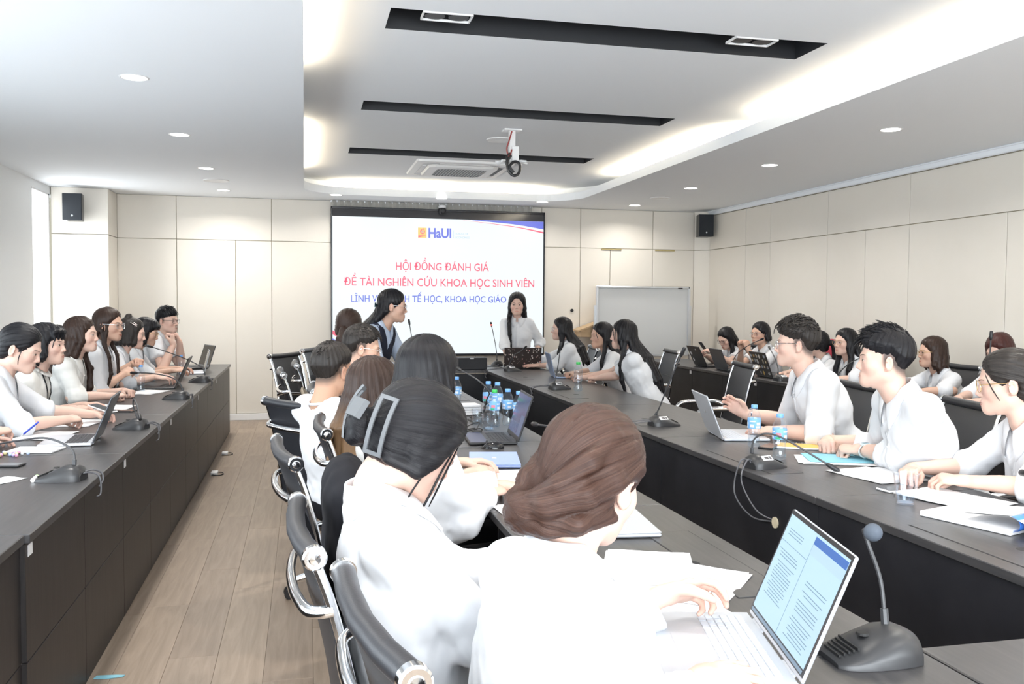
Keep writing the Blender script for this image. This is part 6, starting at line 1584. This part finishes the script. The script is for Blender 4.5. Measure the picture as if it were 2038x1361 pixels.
# ------------------------------------------------------------------ laptops
M['silver'] = principled('laptop_silver', (0.60, 0.62, 0.66), 0.36, 0.35)
M['slate'] = principled('laptop_slate', (0.085, 0.09, 0.105), 0.38, 0.4)
M['laptop_black'] = principled('laptop_black', (0.016, 0.016, 0.018), 0.35)
M['bluegrey'] = principled('laptop_blue_grey', (0.30, 0.38, 0.55), 0.35, 0.5)
M['periwinkle'] = principled('laptop_periwinkle', (0.36, 0.46, 0.78), 0.4, 0.1)
M['key'] = principled('laptop_key', (0.03, 0.03, 0.035), 0.5)
M['key_light'] = principled('laptop_key_light', (0.62, 0.66, 0.72), 0.5)
M['screen_dark'] = emissive('dim_desktop', (0.06, 0.085, 0.22), 0.42); bsdf(M['screen_dark']).inputs['Roughness'].default_value = 0.15
M['screen_doc'] = emissive('document_window', (0.43, 0.66, 0.86), 0.62); bsdf(M['screen_doc']).inputs['Base Color'].default_value = (0.1, 0.12, 0.14, 1)
M['screen_off'] = principled('black_display', (0.01, 0.01, 0.012), 0.1)
def laptop(label, x, y, heading, w, d, angle, body, lid, screen, keys=None, z=TZ, lid_h=None, key_parts=False, group='open laptops on the tables'):
    """x, y: middle of the hinge; heading: direction from the user to the screen; angle: opening"""
    keys = keys or M['key']; lh = lid_h or d
    t = thing('laptop', label, 'laptop', (x, y, z), rad(heading)-PI/2, group)
    b = MB().rbox((0, -d/2, 0.008), (w, d, 0.013), 0.004).build('base', body, t)
    for sx in (-1, 1): MB().cyl((sx*w*0.3-0.03, 0.0, 0.010), (sx*w*0.3+0.03, 0.0, 0.010), 0.006, n=8).build('hinge', body, b)
    kw = (w-0.05)/14; kd = 0.0165
    rows = 5; y0 = -0.030
    if key_parts: km = MB().rbox((0, 0, 0), (kw*0.86, kd*0.86, 0.002), 0.0007).mesh('key', keys)
    km_all = MB()
    for r in range(rows+1):
        n = 14 if r < 5 else 8
        for k in range(n):
            kx = -w/2+0.025+kw*(k+0.5) if n == 14 else -w/2+0.025+kw*14*(k+0.5)/8
            if key_parts and n == 14: link_obj('key', km, b, (kx, y0-r*kd, 0.0152))
            else: km_all.box((kx, y0-r*kd, 0.0152), ((kw if n == 14 else kw*14/8)*0.86, kd*0.86, 0.002))
    ko = km_all.build('keyboard', keys, b); ko['kind'] = 'stuff'
    MB().box((0, y0-rows*kd-0.048, 0.0147), (0.11, 0.065, 0.0008)).build('touchpad', body, b)
    a = rad(angle-90)
    lo = MB().rbox((0, 0, lh/2), (w, 0.007, lh), 0.003).build('lid', lid, t, (0, 0.004, 0.012), (-a, 0, 0))
    MB().box((0, -0.0042, lh/2+0.004), (w-0.006, 0.001, lh-0.012)).build('bezel', M['laptop_black'], lo)
    so = MB().box((0, -0.0049, lh/2+0.006), (w-0.022, 0.0006, lh-0.034)).build('screen', screen, lo)
    return t, lo, so
# near laptop with two document windows
t, lo, so = laptop('large open silver laptop nearest the camera showing two document pages', 0.905, 1.585, -14, 0.372, 0.245, 112, M['silver'], M['silver'], M['screen_doc'], M['key_light'], lid_h=0.250, key_parts=True)
dl = MB(); bars = random.Random(5)
def doc(x0, x1, z0, z1, pitch, th):
    z_ = z1
    while z_ > z0:
        if bars.random() > 0.12:
            dl.box(((x0+x1-(bars.random()*0.25 if bars.random() > 0.7 else 0)*(x1-x0))/2, -0.0054, z_), ((x1-x0)*(1 if bars.random() > .3 else .75), 0.0002, th))
        z_ -= pitch
doc(-0.150, -0.035, 0.060, 0.165, 0.0062, 0.0016); doc(0.035, 0.150, 0.030, 0.150, 0.0066, 0.0016); doc(-0.150, -0.06, 0.195, 0.212, 0.006, 0.0015)
o = dl.build('document_text', emissive('document_grey', (0.26, 0.42, 0.57), 0.5), so); o['kind'] = 'stuff'
MB().box((0.085, -0.0053, 0.2255), (0.178, 0.0004, 0.016)).build('title_bar', emissive('window_blue', (0.05, 0.16, 0.50), 0.7), so)
MB().box((0.085, -0.0053, 0.2065), (0.178, 0.0004, 0.020)).build('ribbon_bar', emissive('ribbon_pale', (0.50, 0.70, 0.84), 0.66), so)
MB().box((-0.004, -0.0053, 0.122), (0.0016, 0.0004, 0.222)).build('window_edge', emissive('window_edge', (0.28, 0.45, 0.62), 0.5), so)
MB().box((-0.09, -0.0053, 0.182), (0.165, 0.0004, 0.0012)).build('rule_line', emissive('window_edge', (0.28, 0.45, 0.62), 0.5), so)
MB().box((0.0, -0.0053, 0.0165), (0.348, 0.0004, 0.007)).build('task_bar', emissive('task_bar', (0.30, 0.42, 0.55), 0.5), so)
# dark laptop in the middle row
t, lo, so = laptop('open dark laptop with dim blue desktop beside the black mouse', 1.022, 4.37, -4, 0.345, 0.235, 108, M['laptop_black'], M['laptop_black'], M['screen_dark'], z=TZ)
ic = MB()
for c_ in range(2):
    for r_ in range(6): ic.box((-0.145+c_*0.02, -0.0054, 0.20-r_*0.025), (0.009, 0.0003, 0.009))
o = ic.build('desktop_icons', emissive('icon_pale', (0.40, 0.48, 0.65), 0.35), so); o['kind'] = 'stuff'
MB().box((0.115, -0.0054, 0.075), (0.09, 0.0003, 0.10)).build('desktop_window', emissive('window_dim', (0.20, 0.25, 0.42), 0.35), so)
MB().box((0, -0.026, 0.0149), (0.31, 0.012, 0.0008)).build('speaker_bar', M['black_plastic'], t)
MB().box((0, -0.185, 0.0150), (0.330, 0.085, 0.0006)).build('palm_rest', principled('painted_rest_reflection', (0.035,0.045,0.11), 0.3, 0.3), t)  # indigo reflection painted into the palm rest colour
# left row
laptop('open silver laptop before the woman looking at her phone, nearest of the left row', -0.995, 4.70, 4, 0.335, 0.235, 112, M['silver'], M['slate'], M['screen_off'], M['key'])
laptop('open black laptop before the woman with a silver hair clip', -0.995, 7.53, 2, 0.36, 0.25, 114, M['laptop_black'], M['laptop_black'], M['screen_off'])
laptop('open silver laptop second from the far end of the left row', -0.945, 8.98, 8, 0.30, 0.215, 104, M['silver'], M['silver'], M['screen_off'], M['key_light'])
laptop('open black laptop at the far end of the left row', -1.02, 9.66, 24, 0.34, 0.235, 108, M['laptop_black'], M['laptop_black'], M['screen_off'])
# right row
t, lo, so = laptop('open silver laptop seen from behind before the man with round spectacles', 2.095, 4.275, 168, 0.345, 0.235, 112, M['silver'], M['silver'], M['screen_dark'], M['key_light'])
MB().rbox((0.0, 0.0042, 0.13), (0.022, 0.0008, 0.012), 0.0003).build('lid_badge', M['chrome'], lo)
t, lo, so = laptop('open blue-grey laptop beside the microphone with an upright neck', 2.270, 8.03, 172, 0.335, 0.225, 104, M['bluegrey'], M['bluegrey'], M['screen_dark'])
MB().rbox((0, 0.0042, 0.12), (0.02, 0.0008, 0.02), 0.0003).build('lid_badge', M['silver'], lo)
t, lo, so = laptop('open laptop with a dark lid sprinkled with pale blossoms before the standing woman', 2.235, 9.10, 268, 0.40, 0.215, 100, M['laptop_black'], principled('blossom_lid', (0.030, 0.020, 0.018), 0.4), M['screen_dark'])
pr2 = random.Random(4); dots = [MB(), MB(), MB()]
for k in range(95):
    dx, dz, r_ = (pr2.random()-0.5)*0.385, 0.008+pr2.random()*0.198, 0.0022+0.005*pr2.random()**2
    mb_ = dots[pr2.choice([0, 0, 0, 1, 2])]
    c_ = [(dx+r_*(1+0.25*(j % 2))*math.cos(j*PI/5), 0.0040, dz+r_*(1+0.25*(j % 2))*math.sin(j*PI/5)) for j in range(10)]
    mb_.add(c_, [tuple(range(10))])
for mb_, cc in zip(dots, ((0.72, 0.66, 0.60), (0.55, 0.28, 0.26), (0.42, 0.36, 0.34))):
    o = mb_.build('blossom_print', principled('blossom', cc, 0.6), lo); o['kind'] = 'stuff'
# back row
t, lo, so = laptop('open black laptop with round pale stickers farthest in the back row', 4.30, 9.16, 178, 0.35, 0.24, 116, M['laptop_black'], M['laptop_black'], M['screen_off'])
for (dx, dz, r_) in ((0.12, 0.15, 0.022), (0.12, 0.07, 0.020), (-0.05, 0.2, 0.012)):
    MB().lathe([(0, 0.0), (r_, 0.0)], (dx, 0.0042, dz), n=14, axis=Matrix.Rotation(-PI/2, 3, 'X')).build('sticker', M['paper'], lo)
laptop('open slate laptop with a plain lid behind the empty chair', 4.26, 8.56, 176, 0.345, 0.235, 112, M['slate'], M['slate'], M['screen_off'])
t, lo, so = laptop('open black laptop with a lid covered in stickers', 4.27, 7.70, 176, 0.36, 0.245, 110, M['laptop_black'], M['laptop_black'], M['screen_off'])
pr3 = random.Random(9); cols = [(0.70, 0.70, 0.66), (0.45, 0.52, 0.60), (0.62, 0.42, 0.14), (0.34, 0.37, 0.42), (0.50, 0.30, 0.20)]
for i in range(6):
    for j in range(4):
        if pr3.random() < 0.12: continue
        dx, dz = -0.145+i*0.058+pr3.random()*0.012, 0.036+j*0.055+pr3.random()*0.012; ra, rb = 0.012+0.010*pr3.random(), 0.014+0.010*pr3.random()
        mb_ = MB(); tw = pr3.random()*3
        poly = [(dx+ra*math.cos(a+tw)*(1+0.2*math.sin(3*a)), 0.0042, dz+rb*math.sin(a+tw)) for a in np.linspace(0, 2*PI, 13)[:-1]]
        poly2 = [(dx+(p[0]-dx)*0.6, 0.0046, dz+(p[2]-dz)*0.6) for p in poly]
        mb_.add(poly, [tuple(range(12))], 0); mb_.add(poly2, [tuple(range(12))], 1)
        mb_.build('sticker', [principled('sticker_a', cols[(i+j) % 5], 0.6), principled('sticker_b', cols[(i*2+j+3) % 5], 0.6)], lo)
# closed ones
def closed_laptop(label, x, y, rz, w, d, mat, z=TZ):
    t = thing('laptop', label, 'laptop', (x, y, z), rad(rz))
    MB().rbox((0, 0, 0.008), (w, d, 0.011), 0.004).build('base', mat, t)
    l_ = MB().rbox((0, 0, 0.0165), (w, d, 0.005), 0.0022).build('lid', mat, t)
    MB().rbox((0, 0, 0.0193), (0.024, 0.018, 0.0008), 0.0003).build('lid_badge', M['white_plastic'], l_)
closed_laptop('closed pale blue laptop on the middle table below the mouse', 0.800, 3.76, 80, 0.31, 0.215, M['periwinkle'])
closed_laptop('closed silver laptop on the middle table beside the hair bun', 0.935, 2.60, 84, 0.31, 0.215, M['silver'])

# ------------------------------------------------------------------ bottles, cups
M['pet'] = glassy('clear_pet', (0.96, 0.98, 1.0), 0.35, 0.04)
M['water'] = glassy('drinking_water', (0.93, 0.97, 1.0), 0.18, 0.01)
M['cap_blue'] = principled('blue_cap', (0.18, 0.42, 0.86), 0.4); M['cap_green'] = principled('green_cap', (0.05, 0.55, 0.12), 0.4)
M['label_blue'] = principled('bottle_label_blue', (0.20, 0.45, 0.80), 0.45)
M['label_green'] = principled('bottle_label_green', (0.05, 0.42, 0.20), 0.45); M['label_white'] = principled('bottle_label_white', (0.80, 0.84, 0.90), 0.45); M['label_pink'] = principled('bottle_label_pink', (0.75, 0.25, 0.32), 0.5)
BPROF = [(0.0, 0.003), (0.024, 0.0), (0.0305, 0.006), (0.0315, 0.018), (0.0285, 0.034), (0.0265, 0.055), (0.029, 0.075), (0.0312, 0.085), (0.0314, 0.135), (0.0305, 0.148), (0.027, 0.163), (0.0185, 0.180), (0.0135, 0.188), (0.0130, 0.200)]
BM = {}
def bottle(label, x, y, cap='cap_blue', lab='blue', fill=0.13, z=TZ, s=1.0, rz=0, group='water bottles'):
    t = thing('water_bottle', label, 'bottle', (x, y, z), rad(rz), group)
    if 'b' not in BM:
        BM['b'] = MB().lathe(BPROF, n=20).mesh('bottle_body', M['pet'], True)
        BM['ribs'] = None
    b = link_obj('bottle_body', BM['b'], t); b.scale = (s, s, s)
    MB().lathe([(0.0, 0.205), (0.0145, 0.205), (0.0155, 0.203), (0.0155, 0.190), (0.0150, 0.188)][::-1], n=20).build('cap', M[cap], t, (0,0,0), smooth=True).scale = (s, s, s)
    w = [(r*0.94, zz) for r, zz in BPROF if zz < fill]; w = [(0.0, 0.004)]+w[1:]+[(0.0275, fill), (0.0, fill)]
    MB().lathe(w, n=20).build('water', M['water'], t, smooth=True).scale = (s, s, s)
    if lab:
        lm = MB(); 
        lm.lathe([(0.0318, 0.092), (0.0320, 0.094), (0.0320, 0.138), (0.0316, 0.140)], n=24)
        lo_ = lm.build('label', M['label_blue'], t, smooth=True); lo_.scale = (s, s, s)
        pm_ = MB(); r_ = 0.0324
        def patch(a0, a1, z0, z1, mi):
            n = 6; A_ = [[(r_*math.cos(a0+(a1-a0)*i/n), r_*math.sin(a0+(a1-a0)*i/n), zz) for zz in (z0, z1)] for i in range(n+1)]; pm_.grid(A_, mi)
        for q in range(3):
            a_ = q*2.1
            patch(a_, a_+0.9, 0.124, 0.130, 0); patch(a_+0.1, a_+0.7, 0.098, 0.112, 0); patch(a_+1.0, a_+1.7, 0.094, 0.104, 1); patch(a_+1.1, a_+1.8, 0.108, 0.122, 2 if lab == 'fun' else 0)
        pm_.build('label_print', [M['label_white'], M['label_green'] if lab == 'fun' else M['label_white'], M['label_pink']], lo_)
    return t
bottle('water bottle with a plain blue label, nearer the silver laptop on the right table', 2.127, 3.930, s=1.0, rz=200)
bottle('water bottle with a colourful label beside the young man with a watch', 2.066, 3.585, lab='fun', rz=150)
bottle('clear water bottle with a bright green cap on the right table', 2.103, 6.715, cap='cap_green', lab=None, fill=0.15, s=1.12)
bottle('water bottle with a blue cap at the back of the middle table cluster', 1.085, 5.28, lab='fun', s=1.05, rz=20)
bottle('second water bottle of the middle table cluster, just right of the rearmost', 1.125, 5.20, lab='blue', s=1.05, rz=80)
bottle('water bottle with a green cap standing lower in the middle table cluster', 1.035, 4.86, cap='cap_green', lab='fun', rz=40)
bottle('water bottle with a blue cap half hidden behind the dark laptop screen', 1.120, 4.90, lab='blue', rz=10)
bottle('water bottle next to the dark laptop screen edge, rightmost of the cluster', 1.150, 4.76, lab='blue', rz=70)
bottle('small clear bottle held by the woman with metal glasses', -1.215, 7.235, lab=None, fill=0.07, s=0.98)
bottle('clear water bottle beside the silver laptop at the far left end', -1.12, 8.78, lab=None, cap='cap_blue', s=0.9)
bottle('clear bottle behind the black haired woman, near the paper stack', 0.97, 5.75, lab='blue')
def cup(label, x, y, r0, r1, h, fill, mat, z=TZ):
    t = thing('cup', label, 'cup', (x, y, z))
    MB().lathe([(0.0, 0.003), (r0, 0.0), (r0+0.001, 0.002), (r1, h-0.003), (r1+0.003, h-0.001), (r1+0.003, h), (r1-0.001, h), (r0-0.0015, 0.006), (0.0, 0.006)], n=28).build('cup_wall', mat, t, smooth=True)
    rf = r0+(r1-r0)*fill/h
    MB().lathe([(0.0, 0.007), (r0-0.003, 0.007), (rf-0.003, fill), (0.0, fill)], n=28).build('water', M['water'], t, smooth=True)
M['cup_plastic'] = glassy('clear_cup_plastic', (0.97, 0.98, 1.0), 0.38, 0.08)
cup('clear plastic cup half full of water on the right table', 2.040, 2.690, 0.029, 0.042, 0.108, 0.040, M['cup_plastic'])
cup('glass tumbler at the front of the middle table cluster', 0.975, 4.735, 0.033, 0.036, 0.085, 0.012, M['pet'])
cup('glass tumbler behind the other, left of the bottles', 0.965, 4.99, 0.033, 0.036, 0.085, 0.012, M['pet'])

# ------------------------------------------------------------------ papers, phones, small things
def paper(label, x, y, rz, w, d, n=1, z=TZ, mat=None, name='paper_sheet', cat='paper', curl=0.0, tilt=None, group=None):
    t = thing(name, label, cat, (x, y, z), rad(rz), group)
    r = random.Random(int(abs(x*1000+y*77)))
    for k in range(n):
        a, b = 10, 6; P = [[((i/a-0.5)*w, (j/b-0.5)*d, 0.0012*k+0.001+curl*((i/a)**3)*(0.6+0.4*j/b)+0.0008*math.sin(i*0.9+j)) for j in range(b+1)] for i in range(a+1)]
        mb = MB().grid(P); mb.grid([[(p[0], p[1], p[2]-0.0008) for p in row] for row in P], flip=True)
        o = mb.build('sheet', mat or M['paper'], t, (r.uniform(-.01,.01)*k, r.uniform(-.01,.01)*k, 0), (0, 0, r.uniform(-.12,.12)*(k > 0)), smooth=True)
    return t
paper('white sheets under the writing hand at the left edge', -1.28, 4.92, 80, 0.297, 0.21, 2)
paper('white paper before the woman holding a phone', -1.24, 5.40, 84, 0.297, 0.21, 2)
paper('white paper beyond the silver laptop with a lifted corner', -1.20, 6.06, 78, 0.297, 0.21, 2, curl=0.012)
paper('white papers before the woman holding a bottle', -1.15, 7.12, 70, 0.297, 0.21, 3)
paper('small white card at the left picture edge', -1.125, 3.72, 60, 0.15, 0.10, 1)
paper('large white sheet between the claw-haired woman and the hair bun', 0.76, 2.00, 96, 0.42, 0.297, 1, curl=0.02)
paper('white papers on the middle table right of the hair bun', 0.86, 2.16, 68, 0.297, 0.21, 4)
paper('white sheet lying before the near laptop', 0.93, 2.00, 48, 0.297, 0.21, 2, curl=0.006)
paper('white papers before the pale blue laptop', 0.74, 3.42, 84, 0.297, 0.21, 3)
paper('white sheet on the middle table under the sweater sleeve', 0.74, 2.80, 88, 0.297, 0.21, 2)
paper('printed sheets under the folded hands of the young man with a watch', 2.29, 3.50, 160, 0.31, 0.22, 3)
paper('white sheets on the right table left of the plastic cup', 2.26, 3.17, 100, 0.297, 0.23, 3)
paper('white papers under the hands of the woman with gold glasses', 2.26, 2.72, 112, 0.32, 0.24, 3, curl=0.006)
f = thing('folder', 'light blue folder under the folded hands of the young man', 'folder', (2.34, 3.53, TZ+0.0045), rad(160))
MB().rbox((0, 0, 0.001), (0.31, 0.22, 0.002), 0.0008).build('cover', principled('cyan_folder', (0.25, 0.62, 0.78), 0.5), f)
nb = thing('notebook', 'spiral notebook with an orange cover between the bottle and folded hands', 'notebook', (2.335, 3.88, TZ), rad(150))
MB().rbox((0, 0, 0.004), (0.21, 0.15, 0.007), 0.001).build('pages', M['paper'], nb)
MB().rbox((0, 0, 0.0085), (0.19, 0.12, 0.0015), 0.0005).build('cover', principled('orange_cover', (0.85, 0.48, 0.12), 0.5), nb)
m_ = MB()
for k in range(16): m_.tube([(-0.10+k*0.0133, -0.074, 0.001), (-0.10+k*0.0133, -0.080, 0.006), (-0.10+k*0.0133, -0.074, 0.011), (-0.10+k*0.0133, -0.068, 0.009)], 0.001, 5)
o = m_.build('spiral_binding', M['white_plastic'], nb); o['kind'] = 'stuff'
# thick document with a bent blue cover
bk = thing('document', 'thick white document with a curled blue cover at the right picture edge', 'document', (2.14, 2.36, TZ), rad(18))
MB().rbox((0.0, 0.06, 0.009), (0.22, 0.30, 0.017), 0.002).build('pages', M['paper'], bk)
P = []
for i in range(15):
    a = PI*i/14
    P.append([(-0.10+0.005*j, -0.085-0.028*math.sin(a)-0.0+0.0, 0.034-0.024*math.cos(a)) for j in range(0, 41, 4)])
MB().grid(P).build('blue_cover', principled('blue_cover', (0.06, 0.22, 0.75), 0.4), bk, smooth=True)
P = [[(-0.10+0.02*j, -0.083+0.03*i, 0.060-0.004*i) for j in range(11)] for i in range(6)]
mb = MB().grid(P); mb.grid([[(x, y, z-0.003) for x, y, z in r] for r in P], flip=True); mb.build('turned_pages', M['paper'], bk, smooth=True)
P = [[(-0.10+0.02*j, -0.080-0.035*i, 0.058-0.011*i) for j in range(11)] for i in range(6)]
mb = MB().grid(P); mb.build('folded_page', M['paper'], bk, smooth=True)
st_ = thing('napkin_stack', 'stack of white paper packs beside the bottles on the middle table', 'paper stack', (0.99, 5.40, TZ), rad(6))
for k in range(4): MB().rbox((0.002*((k*7) % 3-1), 0.003*((k*5) % 3-1), 0.010+0.0165*k), (0.115, 0.125, 0.0155), 0.003).build('paper_pack', M['paper'], st_)
def phone(label, x, y, rz, mat, z=TZ, rx=0.0, ry=0.0, scr_mat=None):
    t = thing('mobile_phone', label, 'phone', (x, y, z), rad(rz)); t.rotation_euler = (rx, ry, rad(rz))
    MB().rbox((0, 0, 0.0042), (0.073, 0.150, 0.0080), 0.003).build('phone_body', mat, t)
    MB().box((0, 0, 0.0084), (0.066, 0.140, 0.0005)).build('display', scr_mat or M['screen_off'], t)
    MB().rbox((0.018, 0.055, -0.0002), (0.026, 0.026, 0.002), 0.0008).build('camera_bump', M['black_plastic'], t)
phone('black phone lying at the left picture edge', -1.215, 4.05, 80, M['black_plastic'])
phone('white phone held by the woman with a low bun', -1.115, 5.42, 60, M['white_plastic'], z=0.835, rx=0.25)
phone('black phone lying beyond the silver laptop', -1.10, 5.92, 75, M['black_plastic'])
phone('white phone lying beside the plastic cup', 2.165, 2.895, 96, M['white_plastic'])
phone('dark phone held by the woman by the right wall', 4.44, 9.42, 95, M['black_plastic'], z=0.96, rx=0.9, scr_mat=M['screen_dark'])
phone('black phone lying between the two labelled bottles', 2.20, 3.90, 130, M['black_plastic'])
pd = thing('notepad', 'white notepad beside the coloured bead strap on the left table', 'notepad', (-1.20, 4.44, TZ), rad(80))
MB().rbox((0, 0, 0.004), (0.15, 0.21, 0.007), 0.001).build('pages', M['paper'], pd)
bs = thing('bead_strap', 'strap of pastel beads on the left table', 'phone strap', (-1.29, 4.32, TZ))
bc = [principled('bead', c_, 0.35) for c_ in ((0.75, 0.35, 0.50), (0.45, 0.55, 0.80), (0.80, 0.70, 0.35), (0.55, 0.45, 0.75), (0.75, 0.78, 0.80))]
sm = [MB().lathe([(0.0, -0.008), (0.0057, -0.0057), (0.008, 0.0), (0.0057, 0.0057), (0.0, 0.008)], n=10).mesh('bead', b_, True) for b_ in bc]
for k in range(22):
    a = k*0.9; r_ = 0.015+0.0022*k
    link_obj('bead', sm[k % 5], bs, (r_*math.cos(a)*1.5, r_*math.sin(a), 0.008))
mk = thing('marker', 'small white and green lip balm stick lying on the left table', 'lip balm', (-1.005, 3.70, TZ+0.008), rad(4))
MB().cyl((0, -0.035, 0), (0, 0.022, 0), 0.008, n=14).build('barrel', M['white_plastic'], mk, smooth=True)
MB().cyl((0, 0.022, 0), (0, 0.042, 0), 0.0082, n=14).build('cap', principled('pale_green_cap', (0.55, 0.78, 0.45), 0.4), mk, smooth=True)
def pen(label, p0, p1, mat, tipm):
    t = thing('pen', label, 'pen', p0); p0, p1 = Vector(p0), Vector(p1); d = p1-p0
    MB().cyl((0, 0, 0), d*0.85, 0.0045, n=10).build('barrel', mat, t, smooth=True)
    MB().cyl(d*0.85, d, 0.0045, 0.0012, n=10).build('tip', tipm, t, smooth=True)
pen('blue ballpoint pen in the writing hand at the left edge', (-1.254, 4.692, 0.860), (-1.338, 4.718, 0.790), principled('blue_pen', (0.05, 0.09, 0.60), 0.35), M['white_plastic'])
pen('white stylus in the hand beside the near laptop', (0.792, 1.715, 0.880), (0.865, 1.765, 0.842), M['white_plastic'], M['black_plastic'])
ms = thing('computer_mouse', 'glossy black mouse beside the dark laptop', 'mouse', (0.868, 4.12, TZ), rad(75))
P = []
for i in range(9):
    u = -1+2*i/8; w = 0.031*(1-abs(u)**3)+0.003; h = 0.034*(1-0.75*abs(u+0.15)**2.2)
    P.append([(w*math.cos(a), u*0.055, max(0.001, h)*math.sin(a)**0.8 if 0 < k < 10 else 0.0) for k, a in enumerate([PI*k/10 for k in range(11)])])
mb = MB().grid(P, flip=True); mb.add(P[0], [tuple(range(11))]); mb.add(P[-1], [tuple(range(10, -1, -1))]); mb.build('shell', principled('gloss_black', (0.01,0.01,0.012), 0.12), ms, smooth=True)
MB().cyl((-0.004, 0.026, 0.031), (0.004, 0.026, 0.031), 0.007, n=12).build('scroll_wheel', M['grey_plastic'], ms)
MB().tube(spline([(0, 0.055, 0.006), (0.01, 0.09, 0.003), (0.0, 0.13, 0.003), (-0.03, 0.17, 0.003)]), 0.0016, 5).build('cord', M['cable'], ms, smooth=True)
cb_ = thing('cable_tangle', 'tangle of black charging cable on the middle table', 'cable', (0.86, 4.62, TZ))
MB().tube(spline([(-0.02, -0.10, 0.004), (0.02, -0.02, 0.02), (0.05, 0.05, 0.05), (0.0, 0.08, 0.03), (-0.04, 0.02, 0.006), (0.03, -0.04, 0.03), (0.06, 0.03, 0.01), (0.0, 0.10, 0.006), (0.05, 0.16, 0.004)], 8), 0.003, 6).build('cord', M['black_plastic'], cb_, smooth=True)
MB().rbox((0.02, -0.05, 0.012), (0.05, 0.03, 0.022), 0.004).build('charger', M['black_plastic'], cb_)
bx = thing('equipment_box', 'black equipment box on the cross table below the screen', 'box', (1.69, 9.12, TZ))
MB().rbox((0, 0, 0.062), (0.30, 0.20, 0.122), 0.004).build('case', M['black_board'], bx)
MB().rbox((-0.01, -0.101, 0.115), (0.04, 0.004, 0.012), 0.001).build('notch', M['white_plastic'], bx)
# floor things
def socket_unit(label, x, y):
    t = thing('floor_adapter', label, 'power adapter', (x, y, 0.0005))
    MB().rbox((0, 0, 0.015), (0.055, 0.09, 0.028), 0.004).build('adapter_case', M['white_plastic'], t)
    MB().tube(spline([(0.0, 0.04, 0.012), (0.05, 0.07, 0.006), (0.07, 0.0, 0.005), (0.04, -0.05, 0.005), (-0.02, -0.05, 0.01)]), 0.004, 6).build('cord', M['black_plastic'], t, smooth=True)
socket_unit('white adapter, cord looped, on the floor by the far end of the left row', -0.735, 8.76)
socket_unit('white adapter on the floor under the middle of the left row', -0.735, 7.76)
sc_ = thing('paper_scrap', 'light blue paper scrap on the floor at the foot of the left table', 'paper scrap', (-0.735, 3.635, 0.001), rad(-4))
MB().prism([(-0.055, -0.012), (-0.01, -0.018), (0.05, -0.006), (0.055, 0.006), (0.02, 0.012), (-0.05, 0.014)], 0.0, 0.0035).build('scrap', principled('sky_paper', (0.25, 0.55, 0.66), 0.7), sc_)
# jacket over a chair, bags
def blob(name, label, cat, fn, lo, hi, h, mat, part):
    V, Q = polygonize(fn, lo, hi, h); c = V.mean(0); c[2] = V[:, 2].min()
    t = thing(name, label, cat, tuple(c)); link_obj(part, np_mesh(part, V-c, Q, [mat]), t); return t
wj = Waves(77, 6, 30, 70)
blob('jacket', 'black jacket hanging over the chair beside the claw-haired woman', 'jacket', lambda P: smin(smin(ell(P, (0.105, 2.285, 0.98), (0.055, 0.19, 0.075)), ell(P, (0.085, 2.28, 0.78), (0.045, 0.20, 0.26)), 0.05), ell(P, (0.16, 2.28, 0.84), (0.04, 0.19, 0.17)), 0.04)+F32(0.012)*wj(P), (-0.1, 2.0, 0.4), (0.35, 2.6, 1.15), 0.011, CLOTH['black'], 'jacket_cloth')
hb = blob('handbag', 'brown handbag with a beige strap on the chair beside the bending woman', 'handbag', lambda P: smin(ell(P, (0.12, 6.22, 0.60), (0.12, 0.16, 0.13)), ell(P, (0.12, 6.22, 0.54), (0.13, 0.17, 0.06)), 0.03)+F32(0.008)*wj(P), (-0.1, 5.9, 0.4), (0.4, 6.5, 0.85), 0.011, principled('brown_leather', (0.10, 0.07, 0.055), 0.5), 'bag_body')
hl = hb.location
MB().tube([Vector(p)-hl for p in spline([(0.05, 6.10, 0.68), (0.0, 6.12, 0.80), (-0.02, 6.18, 0.86), (0.02, 6.28, 0.80), (0.08, 6.34, 0.68)], 6)], 0.016, 8, flat=0.3).build('strap', principled('beige_strap', (0.55, 0.47, 0.36), 0.7), hb, smooth=True)
blob('backpack', 'red bag hanging on the chair back beside the woman with round gold glasses', 'bag', lambda P: smin(ell(P, (5.06, 7.83, 0.95), (0.09, 0.15, 0.17)), ell(P, (5.02, 7.83, 0.88), (0.07, 0.12, 0.10)), 0.04)+F32(0.008)*wj(P), (4.8, 7.5, 0.6), (5.32, 8.15, 1.25), 0.012, principled('red_nylon', (0.45, 0.03, 0.06), 0.55), 'bag_body')
